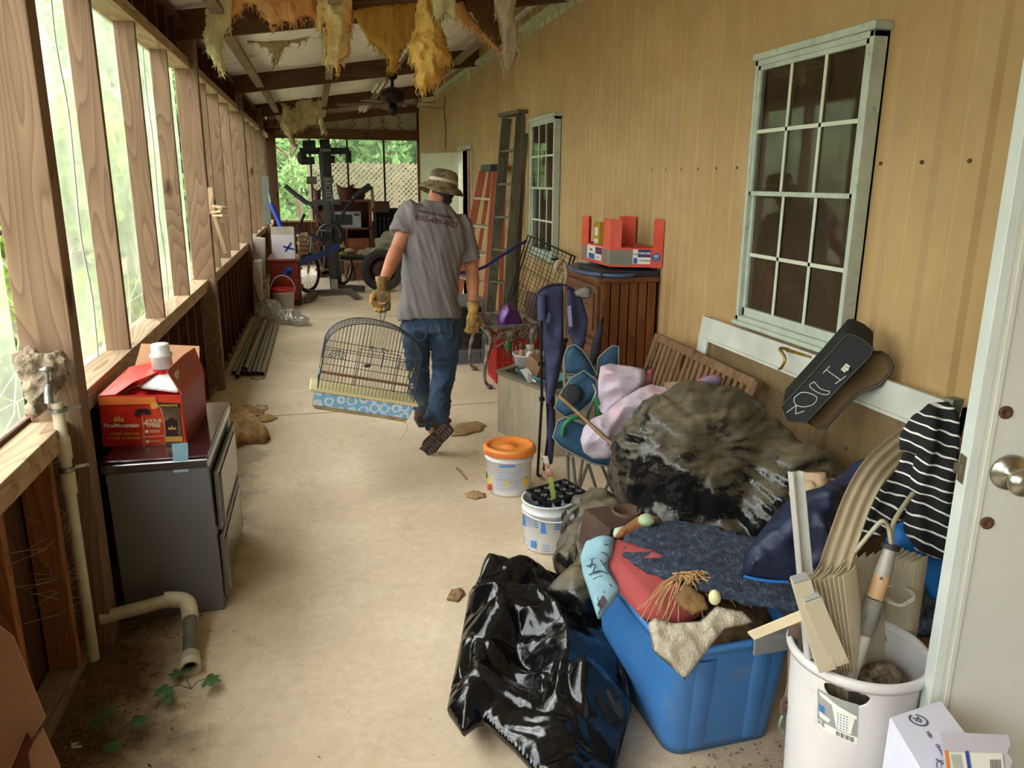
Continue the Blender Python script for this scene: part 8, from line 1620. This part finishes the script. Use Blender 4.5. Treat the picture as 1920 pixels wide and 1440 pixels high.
hang([(594, -60), (592, 50), (602, 62), (598, 70), (610, 44), (612, 100), (606, 118), (616, 124), (628, 128), (632, 138), (640, 112), (654, 104), (656, 70), (662, 30), (655, -60)], 5.85, 'forked cream and orange insulation strip left of the brown flap', insul('insulation_mixed', (226, 206, 146), (222, 164, 88), 6, .5), .035, .01, res=.009)
hang([(658, 20), (700, 10), (782, 4), (778, 60), (768, 82), (752, 96), (746, 122), (738, 138), (728, 132), (730, 112), (716, 98), (688, 74)], 6.27, 'triangular golden brown insulation flap under the first rafter', insul('insulation_gold', (204, 154, 70), (160, 108, 44), 5, .55), .02, .005, amp=.012)
hang([(788, -60), (780, 20), (775, 60), (763, 88), (772, 118), (780, 130), (778, 165), (788, 170), (794, 176), (802, 165), (820, 160), (830, 145), (828, 130), (840, 128), (848, 118), (838, 90), (828, 50), (842, -60)], 5.7, 'biggest fluffy yellow insulation clump hanging in the middle', iy, .10, .016, amp=.05)
hang([(812, -60), (812, 30), (820, 42), (828, 34), (836, 26), (846, 36), (857, 34), (850, -60)], 5.6, 'pale facing flap in front of the biggest yellow clump', ic, .02, .006)
hang([(852, 4), (868, 2), (886, 32), (906, 54), (926, 76), (942, 96), (934, 98), (910, 78), (892, 58), (872, 48), (858, 38)], 6.27, 'thin slanting orange insulation board edge under the rafter', io, .02, .005, amp=.008)
hang([(868, 0), (932, -6), (936, 50), (942, 94), (922, 72), (898, 46)], 6.25, 'dark brown triangular insulation board behind the slanting edge', insul('insulation_brown', (120, 82, 38), (84, 54, 26), 5), .015, .004, amp=.006)
hang([(922, -60), (926, 12), (938, 40), (942, 80), (942, 118), (946, 130), (956, 134), (962, 118), (972, 96), (971, 60), (964, 30), (976, -60)], 5.8, 'rightmost grey pink insulation drape against the tan wall', ip, .035, .01, res=.009)
hang([(462, 74), (500, 76), (545, 72), (592, 62), (580, 72), (540, 84), (526, 96), (522, 118), (512, 124), (514, 100), (490, 84)], 7.7, 'torn cream flap hanging from the white ceiling sheet', insul('facing_tan', (200, 176, 130), (176, 150, 104), 5), .015, .008, amp=.01)
hang([(522, 236), (530, 214), (524, 190), (536, 196), (546, 206), (553, 196), (562, 186), (582, 184), (592, 190), (600, 182), (604, 212), (600, 236), (580, 236), (566, 244), (552, 254), (556, 276), (546, 270), (534, 248)], 11.0, 'tattered tan insulation cluster hanging at the far left', insul('insulation_far', (168, 140, 90), (206, 190, 150), 3, .5), .05, .02, res=.02)
hang([(596, 184), (602, 190), (606, 240), (611, 250), (604, 251), (598, 232), (600, 205)], 10.6, 'narrow cream strip hanging right of the tattered cluster', ic, .03, .01, res=.014)
hang([(878, 130), (882, 128), (884, 150), (881, 158), (878, 150)], 9.6, 'tiny pale strip hanging at the wall top', ic, .01, .004, res=.012)
"""end"""
